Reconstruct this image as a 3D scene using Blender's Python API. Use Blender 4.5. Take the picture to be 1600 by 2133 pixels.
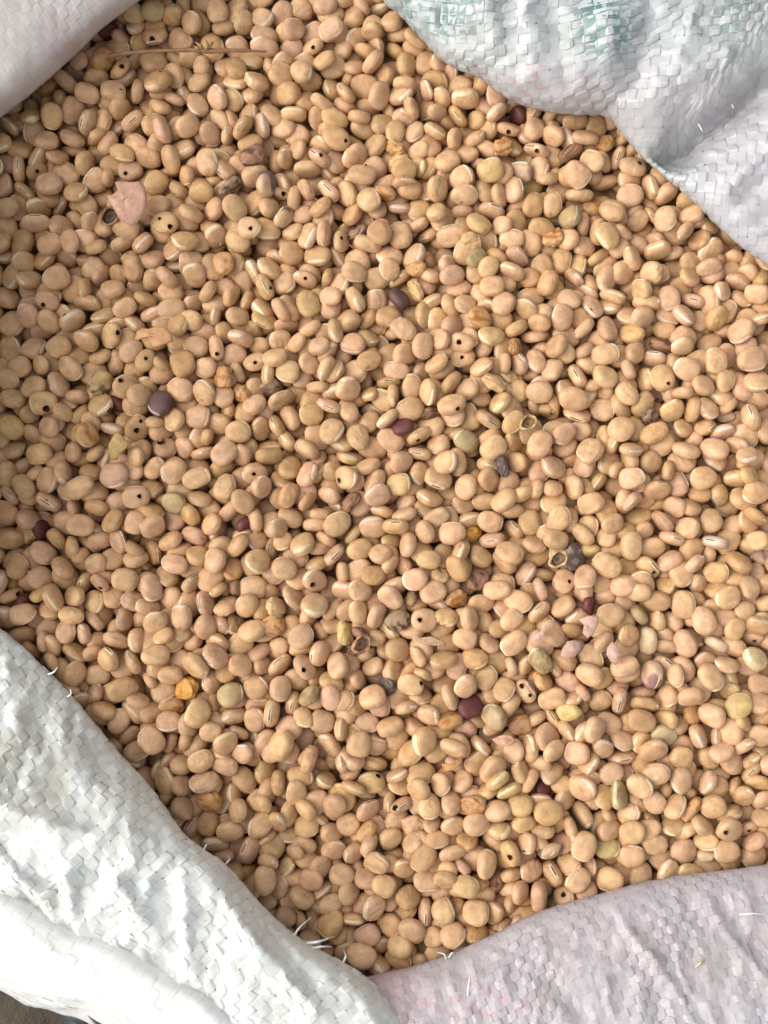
import bpy, bmesh, math
import numpy as np
from mathutils import Vector, Matrix, Euler
for o in list(bpy.data.objects): bpy.data.objects.remove(o)
scene = bpy.context.scene
col = scene.collection
R = math.radians

# ------------------------------------------------------------------ camera
CAM = np.array([0.0, -0.035, 0.40])
DIST = float(np.linalg.norm(CAM))
HALF = 0.144/DIST
FW = -CAM/DIST; RT = np.array([1., 0, 0]); UP = np.cross(RT, FW)
cam = bpy.data.cameras.new('camera')
camo = bpy.data.objects.new('camera', cam); col.objects.link(camo)
camo.matrix_world = Matrix(((RT[0], UP[0], -FW[0], CAM[0]), (RT[1], UP[1], -FW[1], CAM[1]), (RT[2], UP[2], -FW[2], CAM[2]), (0, 0, 0, 1)))
cam.sensor_fit = 'HORIZONTAL'; cam.sensor_width = 36; cam.lens = 18/HALF
cam.clip_start = 0.01; cam.clip_end = 300
scene.camera = camo

# ------------------------------------------------------------------ light: hazy bright sky, broad soft sun from the lower corner
SUN_EL, SUN_AZ = 40.0, 268.0      # azimuth clockwise from +y
world = bpy.data.worlds.new('World'); scene.world = world
world.use_nodes = True
wn = world.node_tree.nodes; wl = world.node_tree.links
bg = wn['Background']; bg.inputs['Strength'].default_value = 0.13
sky = wn.new('ShaderNodeTexSky'); sky.sky_type = 'NISHITA'; sky.sun_disc = False
sky.sun_elevation = R(SUN_EL); sky.sun_rotation = R(SUN_AZ)
sky.air_density = 1.0; sky.dust_density = 4.0; sky.ozone_density = 1.0
hs = wn.new('ShaderNodeHueSaturation'); hs.inputs['Saturation'].default_value = .18     # thin overcast: paler than the clear-sky blue
wl.new(sky.outputs[0], hs.inputs['Color']); wl.new(hs.outputs[0], bg.inputs[0])
sun = bpy.data.lights.new('sun', 'SUN'); sun.energy = 1.3; sun.angle = R(85); sun.color = (1, .92, .82)
suno = bpy.data.objects.new('sun', sun); col.objects.link(suno)
sd = Vector((math.sin(R(SUN_AZ))*math.cos(R(SUN_EL)), math.cos(R(SUN_AZ))*math.cos(R(SUN_EL)), math.sin(R(SUN_EL))))
suno.rotation_euler = sd.to_track_quat('Z', 'Y').to_euler(); suno.location = (-1, -1, 2)
scene.view_settings.view_transform = 'Standard'; scene.view_settings.look = 'None'
scene.view_settings.exposure = 0.78; scene.view_settings.gamma = 1

# ------------------------------------------------------------------ helpers
def ray(px, py, z):
    """point of the place seen at a pixel of the photograph, at height z (m)"""
    px = np.asarray(px, float); py = np.asarray(py, float); z = np.asarray(z, float)
    a = (px-800)/800*HALF; b = (1066.5-py)/800*HALF
    d = FW+a[..., None]*RT+b[..., None]*UP
    return CAM+d*((z-CAM[2])/d[..., 2])[..., None]
def proj(P):
    v = P-CAM; w = v@FW
    return 800+800*(v@RT)/w/HALF, 1066.5-800*(v@UP)/w/HALF
def mesh(name, V, F, mats, cols=None, uv=None, mi=None, smooth=True):
    V = np.asarray(V, np.float32); F = np.asarray(F, np.int32)
    me = bpy.data.meshes.new(name)
    n, k = F.shape
    me.vertices.add(len(V)); me.vertices.foreach_set('co', V.ravel())
    me.loops.add(n*k); me.loops.foreach_set('vertex_index', F.ravel())
    me.polygons.add(n); me.polygons.foreach_set('loop_start', np.arange(0, n*k, k, dtype=np.int32))
    for m in (mats if isinstance(mats, (list, tuple)) else [mats]): me.materials.append(m)
    if mi is not None: me.polygons.foreach_set('material_index', np.asarray(mi, np.int32))
    if smooth: me.polygons.foreach_set('use_smooth', np.ones(n, bool))
    if cols is not None:
        a = me.color_attributes.new('col', 'FLOAT_COLOR', 'POINT')
        c = np.ones((len(V), 4), np.float32); c[:, :3] = cols
        a.data.foreach_set('color', c.ravel())
    if uv is not None:
        l = me.uv_layers.new(name='UVMap')
        l.data.foreach_set('uv', np.asarray(uv, np.float32)[F.ravel()].ravel())
    me.update(calc_edges=True); me.validate()
    return me
def link(name, me, parent=None, loc=None, rot=None):
    o = bpy.data.objects.new(name, me); col.objects.link(o)
    if loc is not None: o.location = loc
    if rot is not None: o.rotation_mode = 'QUATERNION'; o.rotation_quaternion = rot
    if parent is not None: o.parent = parent
    return o
def tag(o, label=None, cat=None, group=None, kind=None):
    if label: o['label'] = label
    if cat: o['category'] = cat
    if group: o['group'] = group
    if kind: o['kind'] = kind
    return o

# ------------------------------------------------------------------ materials
class NT:
    def __init__(s, name):
        s.m = bpy.data.materials.new(name); s.m.use_nodes = True
        s.n = s.m.node_tree.nodes; s.l = s.m.node_tree.links
        s.b = s.n['Principled BSDF']
    def node(s, t, **k):
        x = s.n.new(t)
        for a, v in k.items():
            if a[0] == '_': x.inputs[int(a[1:])].default_value = v
            else: setattr(x, a, v)
        return x
    def noise(s, vec, scale, detail=3, rough=.55):
        x = s.n.new('ShaderNodeTexNoise'); x.inputs['Scale'].default_value = scale
        x.inputs['Detail'].default_value = detail; x.inputs['Roughness'].default_value = rough
        s.l.new(vec, x.inputs['Vector']); return x.outputs['Fac']
    def ramp(s, fac, stops):
        x = s.n.new('ShaderNodeValToRGB'); e = x.color_ramp.elements
        while len(e) < len(stops): e.new(.5)
        for q, (p, c) in zip(e, stops): q.position = p; q.color = (*c, 1) if len(c) == 3 else c
        s.l.new(fac, x.inputs[0]); return x.outputs[0]
    def mul(s, a, b, fac=1, mode='MULTIPLY'):
        x = s.n.new('ShaderNodeMix'); x.data_type = 'RGBA'; x.blend_type = mode
        if hasattr(fac, 'node'): s.l.new(fac, x.inputs[0])
        else: x.inputs[0].default_value = fac
        for v, i in ((a, 6), (b, 7)):
            if hasattr(v, 'node'): s.l.new(v, x.inputs[i])
            else: x.inputs[i].default_value = (*v, 1)
        return x.outputs[2]
    def bump(s, h, strength, dist):
        x = s.n.new('ShaderNodeBump'); x.inputs['Strength'].default_value = strength; x.inputs['Distance'].default_value = dist
        s.l.new(h, x.inputs['Height']); s.l.new(x.outputs[0], s.b.inputs['Normal'])
    def pos(s): return s.n.new('ShaderNodeNewGeometry').outputs['Position']
    def attr(s, name='col'):
        x = s.n.new('ShaderNodeAttribute'); x.attribute_name = name; return x.outputs['Color']

def bean_mat():
    t = NT('bean_skin'); p = t.pos()
    c = t.attr()
    n1 = t.ramp(t.noise(p, 330, 3), [(.3, (.80, .76, .70)), (.7, (1.12, 1.12, 1.12))])
    c = t.mul(c, n1)
    n2 = t.ramp(t.noise(p, 1500, 2, .6), [(.3, (.93, .92, .9)), (.55, (1, 1, 1))])
    c = t.mul(c, n2)
    n3 = t.ramp(t.noise(p, 620, 4, .7), [(.60, (1, 1, 1)), (.72, (.70, .57, .46))])
    c = t.mul(c, n3, .6)
    t.l.new(c, t.b.inputs['Base Color'])
    rr = t.ramp(t.noise(p, 500, 3), [(.3, (.4,)*3), (.7, (.62,)*3)])
    t.l.new(rr, t.b.inputs['Roughness']); t.b.inputs['Specular IOR Level'].default_value = .38
    t.bump(t.noise(p, 900, 4, .6), .38, .0007)
    return t.m
def dark_mat(name, c):
    t = NT(name); p = t.pos()
    t.l.new(t.mul(c, t.ramp(t.noise(p, 1800, 3), [(.3, (.6, .6, .6)), (.7, (1.3, 1.2, 1.1))])), t.b.inputs['Base Color'])
    t.b.inputs['Roughness'].default_value = .9
    return t.m
def tape_mat(name='woven_plastic'):
    t = NT(name); p = t.pos()
    uv = t.n.new('ShaderNodeUVMap'); uv.uv_map = 'UVMap'
    mp = t.n.new('ShaderNodeMapping'); mp.inputs['Scale'].default_value = (25, 1400, 1)
    t.l.new(uv.outputs[0], mp.inputs[0])
    st = t.noise(mp.outputs[0], 1, 3, .6)
    c = t.mul(t.attr(), t.ramp(st, [(.3, (.9, .9, .9)), (.7, (1.04, 1.04, 1.04))]))
    dirt = t.ramp(t.noise(p, 42, 5, .65), [(.42, (1, 1, 1)), (.75, (.84, .81, .75))])
    c = t.mul(c, dirt, .8)
    sp = t.ramp(t.noise(p, 900, 2, .5), [(.70, (1, 1, 1)), (.76, (.55, .5, .45))])
    c = t.mul(c, sp, .6)
    t.l.new(c, t.b.inputs['Base Color'])
    t.b.inputs['Roughness'].default_value = .38; t.b.inputs['Specular IOR Level'].default_value = .5
    t.bump(st, .35, .00025)
    return t.m
def cloth_mat():
    t = NT('sack_backing'); p = t.pos()
    c = t.mul(t.attr(), t.ramp(t.noise(p, 60, 4), [(.3, (.85, .85, .84)), (.7, (1, 1, 1))]))
    t.l.new(c, t.b.inputs['Base Color']); t.b.inputs['Roughness'].default_value = .55
    t.bump(t.noise(p, 700, 4, .6), .4, .0006)
    return t.m
def soil_mat():
    t = NT('dry_soil'); p = t.pos()
    c = t.ramp(t.noise(p, 35, 6, .65), [(.25, (.04, .030, .02)), (.5, (.075, .06, .041)), (.75, (.125, .10, .072))])
    t.l.new(c, t.b.inputs['Base Color']); t.b.inputs['Roughness'].default_value = .95
    t.bump(t.noise(p, 160, 6, .7), .8, .006)
    return t.m
BEAN = bean_mat(); HOLE = dark_mat('hole_inside', (.065, .03, .014)); SLIT = dark_mat('hilum_slit', (.11, .05, .03))  # HOLE: frass brown, darkened to paint in the shade of the pit
TAPE = tape_mat(); BACK = cloth_mat(); SOIL = soil_mat()

# ------------------------------------------------------------------ ground
bm = bmesh.new(); bmesh.ops.create_grid(bm, x_segments=60, y_segments=60, size=20)
me = bpy.data.meshes.new('ground'); bm.to_mesh(me); bm.free(); me.materials.append(SOIL)
tag(link('ground', me, loc=(0, 0, -.28)), kind='structure', label='bare brown soil under the sack')
rg = np.random.default_rng(5)

# ------------------------------------------------------------------ the sack
sack = tag(link('grain_sack', None, loc=(0, 0, -.28)), 'open white woven plastic sack with its mouth rolled down around the beans', 'sack')
def child(name, me, parent):
    o = link(name, me, parent); o.matrix_parent_inverse = Matrix.Translation((0, 0, .28)); return o
def subchild(name, me, parent): return link(name, me, parent)

def vnoise(P, freq, seed, octs=3):
    """cheap smooth noise from sums of sines"""
    r = np.random.default_rng(seed); out = np.zeros(P.shape[:-1]); amp = 1.; tot = 0
    for o in range(octs):
        for k in range(4):
            w = r.normal(size=P.shape[-1]); w *= freq*2**o*2*math.pi/np.linalg.norm(w)*r.uniform(.6, 1.4)
            out += amp*np.sin(P@w+r.uniform(0, 6.28))
        tot += amp*2; amp *= .5
    return out/tot
def resample(E, n):
    E = np.array(E, float); s = np.r_[0, np.cumsum(np.linalg.norm(np.diff(E, axis=0), axis=1))]
    q = np.linspace(0, s[-1], n); P = np.stack([np.interp(q, s, E[:, k]) for k in (0, 1)], 1)
    for _ in range(2): P[1:-1] = (P[:-2]+2*P[1:-1]+P[2:])/4
    return P, q/s[-1]
def catmull(P, m):
    """P: (..., k, c) control points -> dense"""
    P = np.concatenate([2*P[..., :1, :]-P[..., 1:2, :], P, 2*P[..., -1:, :]-P[..., -2:-1, :]], -2)
    out = []; k = P.shape[-2]-3
    for i in range(k):
        t = np.linspace(0, 1, m, endpoint=(i == k-1))[:, None]
        a, b, c, d = (P[..., i+j:i+j+1, :] for j in range(4))
        out.append(.5*(2*b+(c-a)*t+(2*a-5*b+4*c-d)*t*t+(3*b-3*c+d-a)*t**3))
    return np.concatenate(out, -2)
def segdist(X, Y, L):
    """distance (px) to a polyline, signed side"""
    best = np.full(X.shape, 1e9); sgn = np.zeros(X.shape); par = np.zeros(X.shape); n = len(L)-1
    for i, ((x1, y1), (x2, y2)) in enumerate(zip(L, L[1:])):
        dx, dy = x2-x1, y2-y1; l2 = dx*dx+dy*dy
        t = np.clip(((X-x1)*dx+(Y-y1)*dy)/l2, 0, 1)
        d = np.hypot(X-x1-t*dx, Y-y1-t*dy); u = d < best
        best = np.where(u, d, best); sgn = np.where(u, np.sign((X-x1)*dy-(Y-y1)*dx), sgn); par = np.where(u, (i+t)/n, par)
    return best, sgn, par

CREASE = 1.25
def build_fold(name, label, edge, out, profs, creases, unused_, pitch, theta, relief, amp, colour_fn, seed, tapes_as_parts, ns=190, m=12, wear=1.0, fill=.945):
    E, s = resample(edge, ns)
    keys = sorted(profs); prof = np.zeros((ns, len(profs[keys[0]]), 2))
    for k in range(prof.shape[1]):
        for c in (0, 1): prof[:, k, c] = np.interp(s, keys, [profs[q][k][c] for q in keys])
    D = catmull(prof, m)                                   # ns x nv x (off px, z cm)
    out = np.array(out, float); out /= np.linalg.norm(out)
    off, z = D[..., 0], D[..., 1]*.01
    PX = E[:, None, 0]+off*out[0]; PY = E[:, None, 1]+off*out[1]
    P = ray(PX, PY, z)
    far = np.clip((off-4)/45, 0, 1); far[np.arange(D.shape[1])[None, :].repeat(ns, 0) < m] *= 0
    dz = np.zeros_like(z)
    for L, h, w, skew in creases:
        d, sg, par = segdist(PX, PY, L)
        ww = np.where(sg > 0, w, w*skew); env = np.sin(np.clip(par, .03, .97)*math.pi)**.5
        dz += CREASE*h*.001*np.exp(-np.abs(d/ww)**1.5)*env
    for f, a, o in relief: dz += a*.001*(vnoise(P, f, seed+int(f), o) if o > 0 else 1-2*np.abs(vnoise(P, f*.6, seed+int(f), -o))**.7)
    P = P.copy(); P[..., 2] += dz*far
    P[..., :2] += far[..., None]*.0006*np.stack([vnoise(P, 60, seed+91, 2), vnoise(P, 55, seed+92, 2)], -1)
    nv = P.shape[1]
    # even spacing by true length along the profile
    V = np.concatenate([np.zeros((ns, 1)), np.cumsum(np.linalg.norm(np.diff(P, axis=1), axis=2), 1)], 1)
    mid = P[:, nv//2]; U = np.r_[0, np.cumsum(np.linalg.norm(np.diff(mid, axis=0), axis=1))]
    vmax = V[:, -1].max(); nk = int(vmax/.0008)+2; vv = np.linspace(0, vmax, nk)
    G = np.stack([np.stack([np.interp(vv, V[i], P[i, :, c]) for c in range(3)], -1) for i in range(ns)])
    ok = vv[None, :] <= V[:, -1:]
    gu = np.gradient(G, axis=0); gv = np.gradient(G, axis=1); N = np.cross(gu, gv)
    N /= np.linalg.norm(N, axis=2, keepdims=True)+1e-12
    if (N[ok][:, 2].sum()) < 0: N = -N
    def S(u, v):
        fi = np.clip(np.interp(u, U, np.arange(ns)), 0, ns-1.001); fk = np.clip(v/vmax*(nk-1), 0, nk-1.001)
        i = fi.astype(int); k = fk.astype(int); a = (fi-i)[..., None]; b = (fk-k)[..., None]
        f = lambda A: (A[i, k]*(1-a)+A[i+1, k]*a)*(1-b)+(A[i, k+1]*(1-a)+A[i+1, k+1]*a)*b
        good = (u >= 0) & (u <= U[-1]) & (v >= 0) & ok[i, k] & ok[i+1, k+1]
        return f(G), f(N), good
    # backing sheet
    idx = np.arange(ns*nv).reshape(ns, nv)
    gu = np.gradient(P, axis=0); gv = np.gradient(P, axis=1); PN = np.cross(gu, gv); PN /= np.linalg.norm(PN, axis=2, keepdims=True)+1e-12
    if PN[..., 2].sum() < 0: PN = -PN
    BP = (P-PN*(amp*1.0+.00015)).reshape(-1, 3)
    F = np.stack([idx[:-1, :-1], idx[1:, :-1], idx[1:, 1:], idx[:-1, 1:]], -1).reshape(-1, 4)
    bx, by = proj(BP)
    fold = child(name, mesh(name, BP, F, BACK, cols=colour_fn(bx, by, np.zeros(len(bx), bool), np.zeros(len(bx)), BP)), sack)
    tag(fold, label)
    # woven tapes, over and under
    r = np.random.default_rng(seed); th = R(theta)
    tapes = []
    diag = math.hypot(U[-1], vmax)
    for warp in (0, 1):
        e2 = np.array([math.cos(th), math.sin(th)]) if warp else np.array([-math.sin(th), math.cos(th)])
        e1 = np.array([-e2[1], e2[0]])
        nmax = int(diag/pitch)+2
        for i in range(-nmax, nmax):
            b = np.arange(-diag, diag, pitch/7)
            ph = r.uniform(0, 6.28, 4)
            a = (i+.5)*pitch+pitch*.04*np.sin(b/pitch*.37+ph[0])*wear+pitch*.025*np.sin(b/pitch*.9+ph[1])*wear
            wd = pitch*(fill+.05*np.sin(b/pitch*.5+ph[2])+.025*np.sin(b/pitch*1.7+ph[3])*wear)*r.uniform(.93, 1.04)
            j = np.floor((b+.0)/pitch+1e-6)
            cs = np.cos(math.pi*b/pitch-math.pi/2)*(1 if warp else -1)*(1 if i % 2 == 0 else -1)
            h = amp*np.tanh(3.6*cs)+amp*.12*(np.abs(cs)-.6)
            cell = np.floor(b/pitch).astype(int)
            cr = r.normal(size=4000)[(cell+2000) % 4000]
            tw = cr*.12*amp*np.abs(cs)*wear
            rows = []; good = None
            for t in (-1, 0, 1):
                uu = e2[0]*b+e1[0]*(a+t*wd/2); vw = e2[1]*b+e1[1]*(a+t*wd/2)
                p, n, g = S(uu, vw)
                if t == -1: mod = np.clip(.62+.75*vnoise(p, 38, seed+5, 2), .35, 1.15)
                rows.append(p+n*((h+(amp*.22 if t == 0 else 0)+tw*t)*mod)[:, None]); good = g if good is None else good & g
            k = 0; n_ = len(b)
            while k < n_:
                if not good[k]: k += 1; continue
                e = k
                while e < n_ and good[e]: e += 1
                if e-k > 9:
                    pts = np.stack([q[k:e] for q in rows], 1)       # n x 3 x 3
                    uvs = np.stack([np.stack([b[k:e]+i*.37, np.full(e-k, t*pitch*.45+i*.13)], -1) for t in (-1, 0, 1)], 1)
                    tapes.append((e-k, pts, uvs, warp, r.uniform(-1, 1), 1+.03*wear*cr[k:e]))
                k = e
    made = []
    for n_, pts, uvs, warp, rnd, cv in tapes:
        Vt = pts.reshape(-1, 3); id_ = np.arange(n_*3).reshape(n_, 3)
        Ft = np.stack([id_[:-1, :-1], id_[1:, :-1], id_[1:, 1:], id_[:-1, 1:]], -1).reshape(-1, 4)
        x, y = proj(Vt)
        vis = ((x > 0) & (x < 1600) & (y > 0) & (y < 2133)).sum()
        c = colour_fn(x, y, np.full(len(x), bool(warp)), np.full(len(x), rnd), Vt)*np.repeat(cv, 3)[:, None]
        made.append((vis, Vt, Ft, c, uvs.reshape(-1, 2)))
    made.sort(key=lambda q: -q[0])
    lim = tapes_as_parts
    for vis, Vt, Ft, c, uv in made[:lim]: subchild('woven_tape', mesh('woven_tape', Vt, Ft, TAPE, cols=c, uv=uv), fold)
    rest = made[lim:]
    if rest:
        o_ = 0; VV, FF, CC, UU = [], [], [], []
        for vis, Vt, Ft, c, uv in rest: VV.append(Vt); FF.append(Ft+o_); CC.append(c); UU.append(uv); o_ += len(Vt)
        tag(subchild('woven_tapes', mesh('woven_tapes', np.concatenate(VV), np.concatenate(FF), TAPE, cols=np.concatenate(CC), uv=np.concatenate(UU)), fold), kind='stuff')
    return fold

def blob_(x, y, cx, cy, rx, ry): return np.exp(-(((x-cx)/rx)**2+((y-cy)/ry)**2)**2)
def mixc(c, d, f): return c*(1-f[:, None])+np.array(d)*f[:, None]
def base(x, c, rnd): return np.tile(np.array(c, float), (len(x), 1))*(1+.07*rnd[:, None])

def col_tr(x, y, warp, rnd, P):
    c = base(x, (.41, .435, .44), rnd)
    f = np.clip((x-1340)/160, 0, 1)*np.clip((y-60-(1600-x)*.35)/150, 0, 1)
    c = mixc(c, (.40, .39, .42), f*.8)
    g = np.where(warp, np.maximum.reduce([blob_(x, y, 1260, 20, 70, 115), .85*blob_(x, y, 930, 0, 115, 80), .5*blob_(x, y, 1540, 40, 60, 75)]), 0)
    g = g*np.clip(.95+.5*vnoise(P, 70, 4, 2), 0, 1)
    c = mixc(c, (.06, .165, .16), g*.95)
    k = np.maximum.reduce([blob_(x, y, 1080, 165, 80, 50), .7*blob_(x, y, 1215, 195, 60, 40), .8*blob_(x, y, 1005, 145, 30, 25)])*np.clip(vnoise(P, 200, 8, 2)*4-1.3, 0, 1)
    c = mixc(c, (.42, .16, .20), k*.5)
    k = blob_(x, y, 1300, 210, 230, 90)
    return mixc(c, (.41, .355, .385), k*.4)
def col_br(x, y, warp, rnd, P):
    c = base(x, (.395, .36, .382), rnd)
    f = np.clip((y-1960-(1600-x)*.12)/150, 0, 1); c = mixc(c, (.43, .415, .44), f*.8)
    k = np.maximum(blob_(x, y, 1000, 2085, 130, 60), blob_(x, y, 880, 2120, 60, 80))*np.clip(vnoise(P, 160, 18, 2)*3-.6, 0, 1)
    c = mixc(c, (.42, .16, .20), k*.3)
    return mixc(c, (.42, .29, .30), .6*blob_(x, y, 790, 2060, 95, 70))
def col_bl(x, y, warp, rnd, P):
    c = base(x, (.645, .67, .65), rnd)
    k = blob_(x, y, 70, 1530, 190, 190)*np.clip(.7+vnoise(P, 90, 28, 3)*1.2, 0, 1)  # yellowish dirt; its grey also paints in the shade of the inner face
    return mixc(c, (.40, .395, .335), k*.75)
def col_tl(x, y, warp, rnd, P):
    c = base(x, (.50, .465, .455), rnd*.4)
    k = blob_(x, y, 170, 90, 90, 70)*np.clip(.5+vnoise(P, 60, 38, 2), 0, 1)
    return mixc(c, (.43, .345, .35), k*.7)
def col_white(x, y, warp, rnd, P): return base(x, (.80, .81, .80), rnd*.5)

TR_EDGE = [(700, -160), (770, -60), (795, -10), (803, 12), (825, 22), (855, 55), (885, 88), (910, 118), (930, 132), (960, 147), (1000, 162), (1030, 186), (1060, 206), (1100, 223), (1150, 235), (1200, 239), (1262, 240), (1287, 266), (1312, 300), (1342, 332), (1380, 365), (1420, 396), (1450, 422), (1490, 466), (1540, 512), (1600, 552), (1690, 610), (1780, 660)]
pT = [(55, -.9), (14, -.1), (0, 1.0), (22, 1.9), (70, 2.6), (160, 3.2), (300, 3.5), (480, 3.4), (700, 2.8)]
pT2 = [(50, -.9), (12, -.1), (0, .9), (18, 1.5), (55, 1.9), (130, 2.3), (240, 2.9), (420, 3.0), (640, 2.4)]
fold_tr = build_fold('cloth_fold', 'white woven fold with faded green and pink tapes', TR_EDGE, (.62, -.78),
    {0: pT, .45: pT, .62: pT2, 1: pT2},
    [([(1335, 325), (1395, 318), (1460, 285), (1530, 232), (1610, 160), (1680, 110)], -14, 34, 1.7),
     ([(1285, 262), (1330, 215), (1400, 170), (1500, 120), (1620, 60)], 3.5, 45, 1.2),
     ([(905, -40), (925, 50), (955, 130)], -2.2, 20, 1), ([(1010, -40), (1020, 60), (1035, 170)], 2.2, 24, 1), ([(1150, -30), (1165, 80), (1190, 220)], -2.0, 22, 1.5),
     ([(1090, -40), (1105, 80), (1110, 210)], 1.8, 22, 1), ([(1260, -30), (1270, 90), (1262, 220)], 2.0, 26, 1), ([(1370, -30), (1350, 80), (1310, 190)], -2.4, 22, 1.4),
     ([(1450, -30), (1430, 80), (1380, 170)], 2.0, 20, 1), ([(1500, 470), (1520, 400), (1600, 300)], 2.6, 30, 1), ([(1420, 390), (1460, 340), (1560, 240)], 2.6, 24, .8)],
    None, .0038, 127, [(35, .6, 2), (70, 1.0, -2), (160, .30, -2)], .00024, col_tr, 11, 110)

BR_EDGE = [(600, 2075), (690, 2052), (760, 2036), (800, 2026), (850, 2016), (900, 2000), (945, 1985), (985, 1965), (1040, 1940), (1090, 1911), (1150, 1890), (1200, 1876), (1260, 1859), (1330, 1839), (1400, 1826), (1500, 1815), (1600, 1800), (1700, 1780), (1800, 1765)]
pB = [(55, -.9), (14, -.1), (0, .8), (16, 1.35), (55, 1.8), (130, 2.2), (260, 2.5), (420, 2.4), (600, 1.6)]
fold_br = build_fold('cloth_fold', 'lavender tinted woven fold with pink stains', BR_EDGE, (.28, .96),
    {0: pB, 1: pB},
    [([(1275, 1880), (1320, 1945), (1400, 2050), (1455, 2150)], 1.6, 9, 1.5), ([(1470, 1850), (1500, 1930), (1560, 2000), (1620, 2060)], 1.2, 10, 1.3),
     ([(1050, 2000), (1150, 2050), (1250, 2150)], -1.6, 40, 1), ([(900, 2060), (1000, 2040), (1120, 1990)], 1.3, 40, 1), ([(1400, 1900), (1520, 1960), (1650, 1980)], -1.5, 40, 1)],
    None, .0029, -4, [(30, .7, 2), (80, .5, -2), (200, .26, -2)], .00017, col_br, 23, 80)

BL_EDGE = [(-150, 1190), (-60, 1262), (0, 1312), (50, 1352), (100, 1402), (150, 1452), (200, 1512), (250, 1572), (290, 1612), (322, 1652), (352, 1694), (385, 1740), (420, 1766), (460, 1792), (500, 1832), (540, 1880), (580, 1920), (622, 1952), (680, 1986), (730, 2012), (770, 2041), (812, 2077), (870, 2135), (930, 2200), (990, 2260)]
#      under      belly       silhouette  inner face .....................  ridge        behind the ridge ................  tucked under
profs_bl = {0:    [(45, -.9), (10, 0), (0, 1.0), (60, 1.7), (180, 2.4), (300, 3.2), (430, 4.2), (500, 4.3), (560, 4.0), (640, 3.5), (720, 2.6)],
            .14:  [(45, -.9), (10, 0), (0, 1.0), (60, 1.8), (170, 2.6), (280, 3.4), (390, 4.2), (430, 4.2), (480, 3.9), (540, 3.5), (620, 2.6)],
            .27:  [(45, -.9), (10, 0), (0, 1.0), (45, 1.9), (110, 2.8), (180, 3.5), (240, 4.1), (275, 4.2), (330, 4.0), (400, 3.6), (480, 2.6)],
            .38:  [(45, -.9), (10, 0), (0, 1.2), (25, 2.2), (60, 3.0), (110, 3.6), (165, 4.1), (210, 4.2), (280, 4.0), (370, 3.5), (440, 2.6)],
            .455: [(45, -.9), (10, .2), (0, 1.6), (14, 2.5), (34, 3.1), (70, 3.7), (112, 4.0), (160, 4.0), (240, 3.8), (350, 3.4), (420, 2.6)],
            .52:  [(45, -.9), (10, .4), (0, 1.8), (8, 2.5), (16, 2.9), (28, 3.3), (45, 3.6), (90, 3.8), (190, 3.7), (320, 3.3), (390, 2.6)],
            .75:  [(45, -.9), (10, .2), (0, 1.5), (10, 2.1), (22, 2.6), (40, 3.0), (70, 3.3), (120, 3.5), (190, 3.5), (270, 3.2), (340, 2.6)],
            1:    [(45, -.9), (10, 0), (0, 1.2), (10, 1.7), (25, 2.1), (45, 2.4), (80, 2.7), (130, 2.9), (180, 2.9), (240, 2.7), (310, 2.2)]}
profs_bl = {k_: [(o_, z_ if z_ < 1 else 1+(z_-1)*.82) for o_, z_ in v_] for k_, v_ in profs_bl.items()}
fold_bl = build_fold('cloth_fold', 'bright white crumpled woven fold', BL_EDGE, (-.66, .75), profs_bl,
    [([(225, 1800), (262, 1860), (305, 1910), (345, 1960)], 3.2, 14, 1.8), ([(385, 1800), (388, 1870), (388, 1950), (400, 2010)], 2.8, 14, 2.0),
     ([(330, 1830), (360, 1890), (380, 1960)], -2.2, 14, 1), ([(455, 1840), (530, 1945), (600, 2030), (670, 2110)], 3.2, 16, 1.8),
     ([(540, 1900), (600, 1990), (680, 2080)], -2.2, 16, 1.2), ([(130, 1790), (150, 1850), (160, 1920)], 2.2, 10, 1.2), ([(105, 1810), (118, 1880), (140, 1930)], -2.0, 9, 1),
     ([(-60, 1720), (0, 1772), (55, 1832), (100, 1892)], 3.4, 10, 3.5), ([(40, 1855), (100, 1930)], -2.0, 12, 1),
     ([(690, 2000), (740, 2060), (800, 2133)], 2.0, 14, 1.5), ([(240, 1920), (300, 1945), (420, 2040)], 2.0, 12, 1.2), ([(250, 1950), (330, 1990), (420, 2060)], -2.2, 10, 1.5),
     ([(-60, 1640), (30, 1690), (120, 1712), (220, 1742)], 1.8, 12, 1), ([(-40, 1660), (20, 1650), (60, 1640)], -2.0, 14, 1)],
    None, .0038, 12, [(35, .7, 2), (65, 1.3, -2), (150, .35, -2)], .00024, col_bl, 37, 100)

OUT_EDGE = [(-170, 1740), (-80, 1800), (0, 1857), (65, 1897), (150, 1946), (250, 1976), (325, 2026), (425, 2076), (482, 2135), (560, 2210), (640, 2280)]
pO0 = [(-40, 2.0), (-14, 2.9), (0, 3.2), (24, 3.45), (70, 3.5), (120, 3.15), (150, 2.3), (165, 1.0), (172, -2), (176, -8)]
pO1 = [(-40, 2.0), (-14, 2.8), (0, 3.1), (20, 3.35), (55, 3.4), (95, 3.1), (118, 2.3), (130, 1.0), (138, -2), (142, -8)]
fold_out = build_fold('cloth_fold', 'smooth bright outer hem of the sack', OUT_EDGE, (-.55, .83), {0: pO0, .4: pO0, .75: pO1, 1: pO1},
    [([(40, 1920), (120, 1990), (240, 2060), (380, 2120)], 1.0, 14, 1.5)], None, .0043, 5, [(25, .8, 2)], .00008, col_white, 51, 0, ns=120, wear=.3, fill=1.02)

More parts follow.
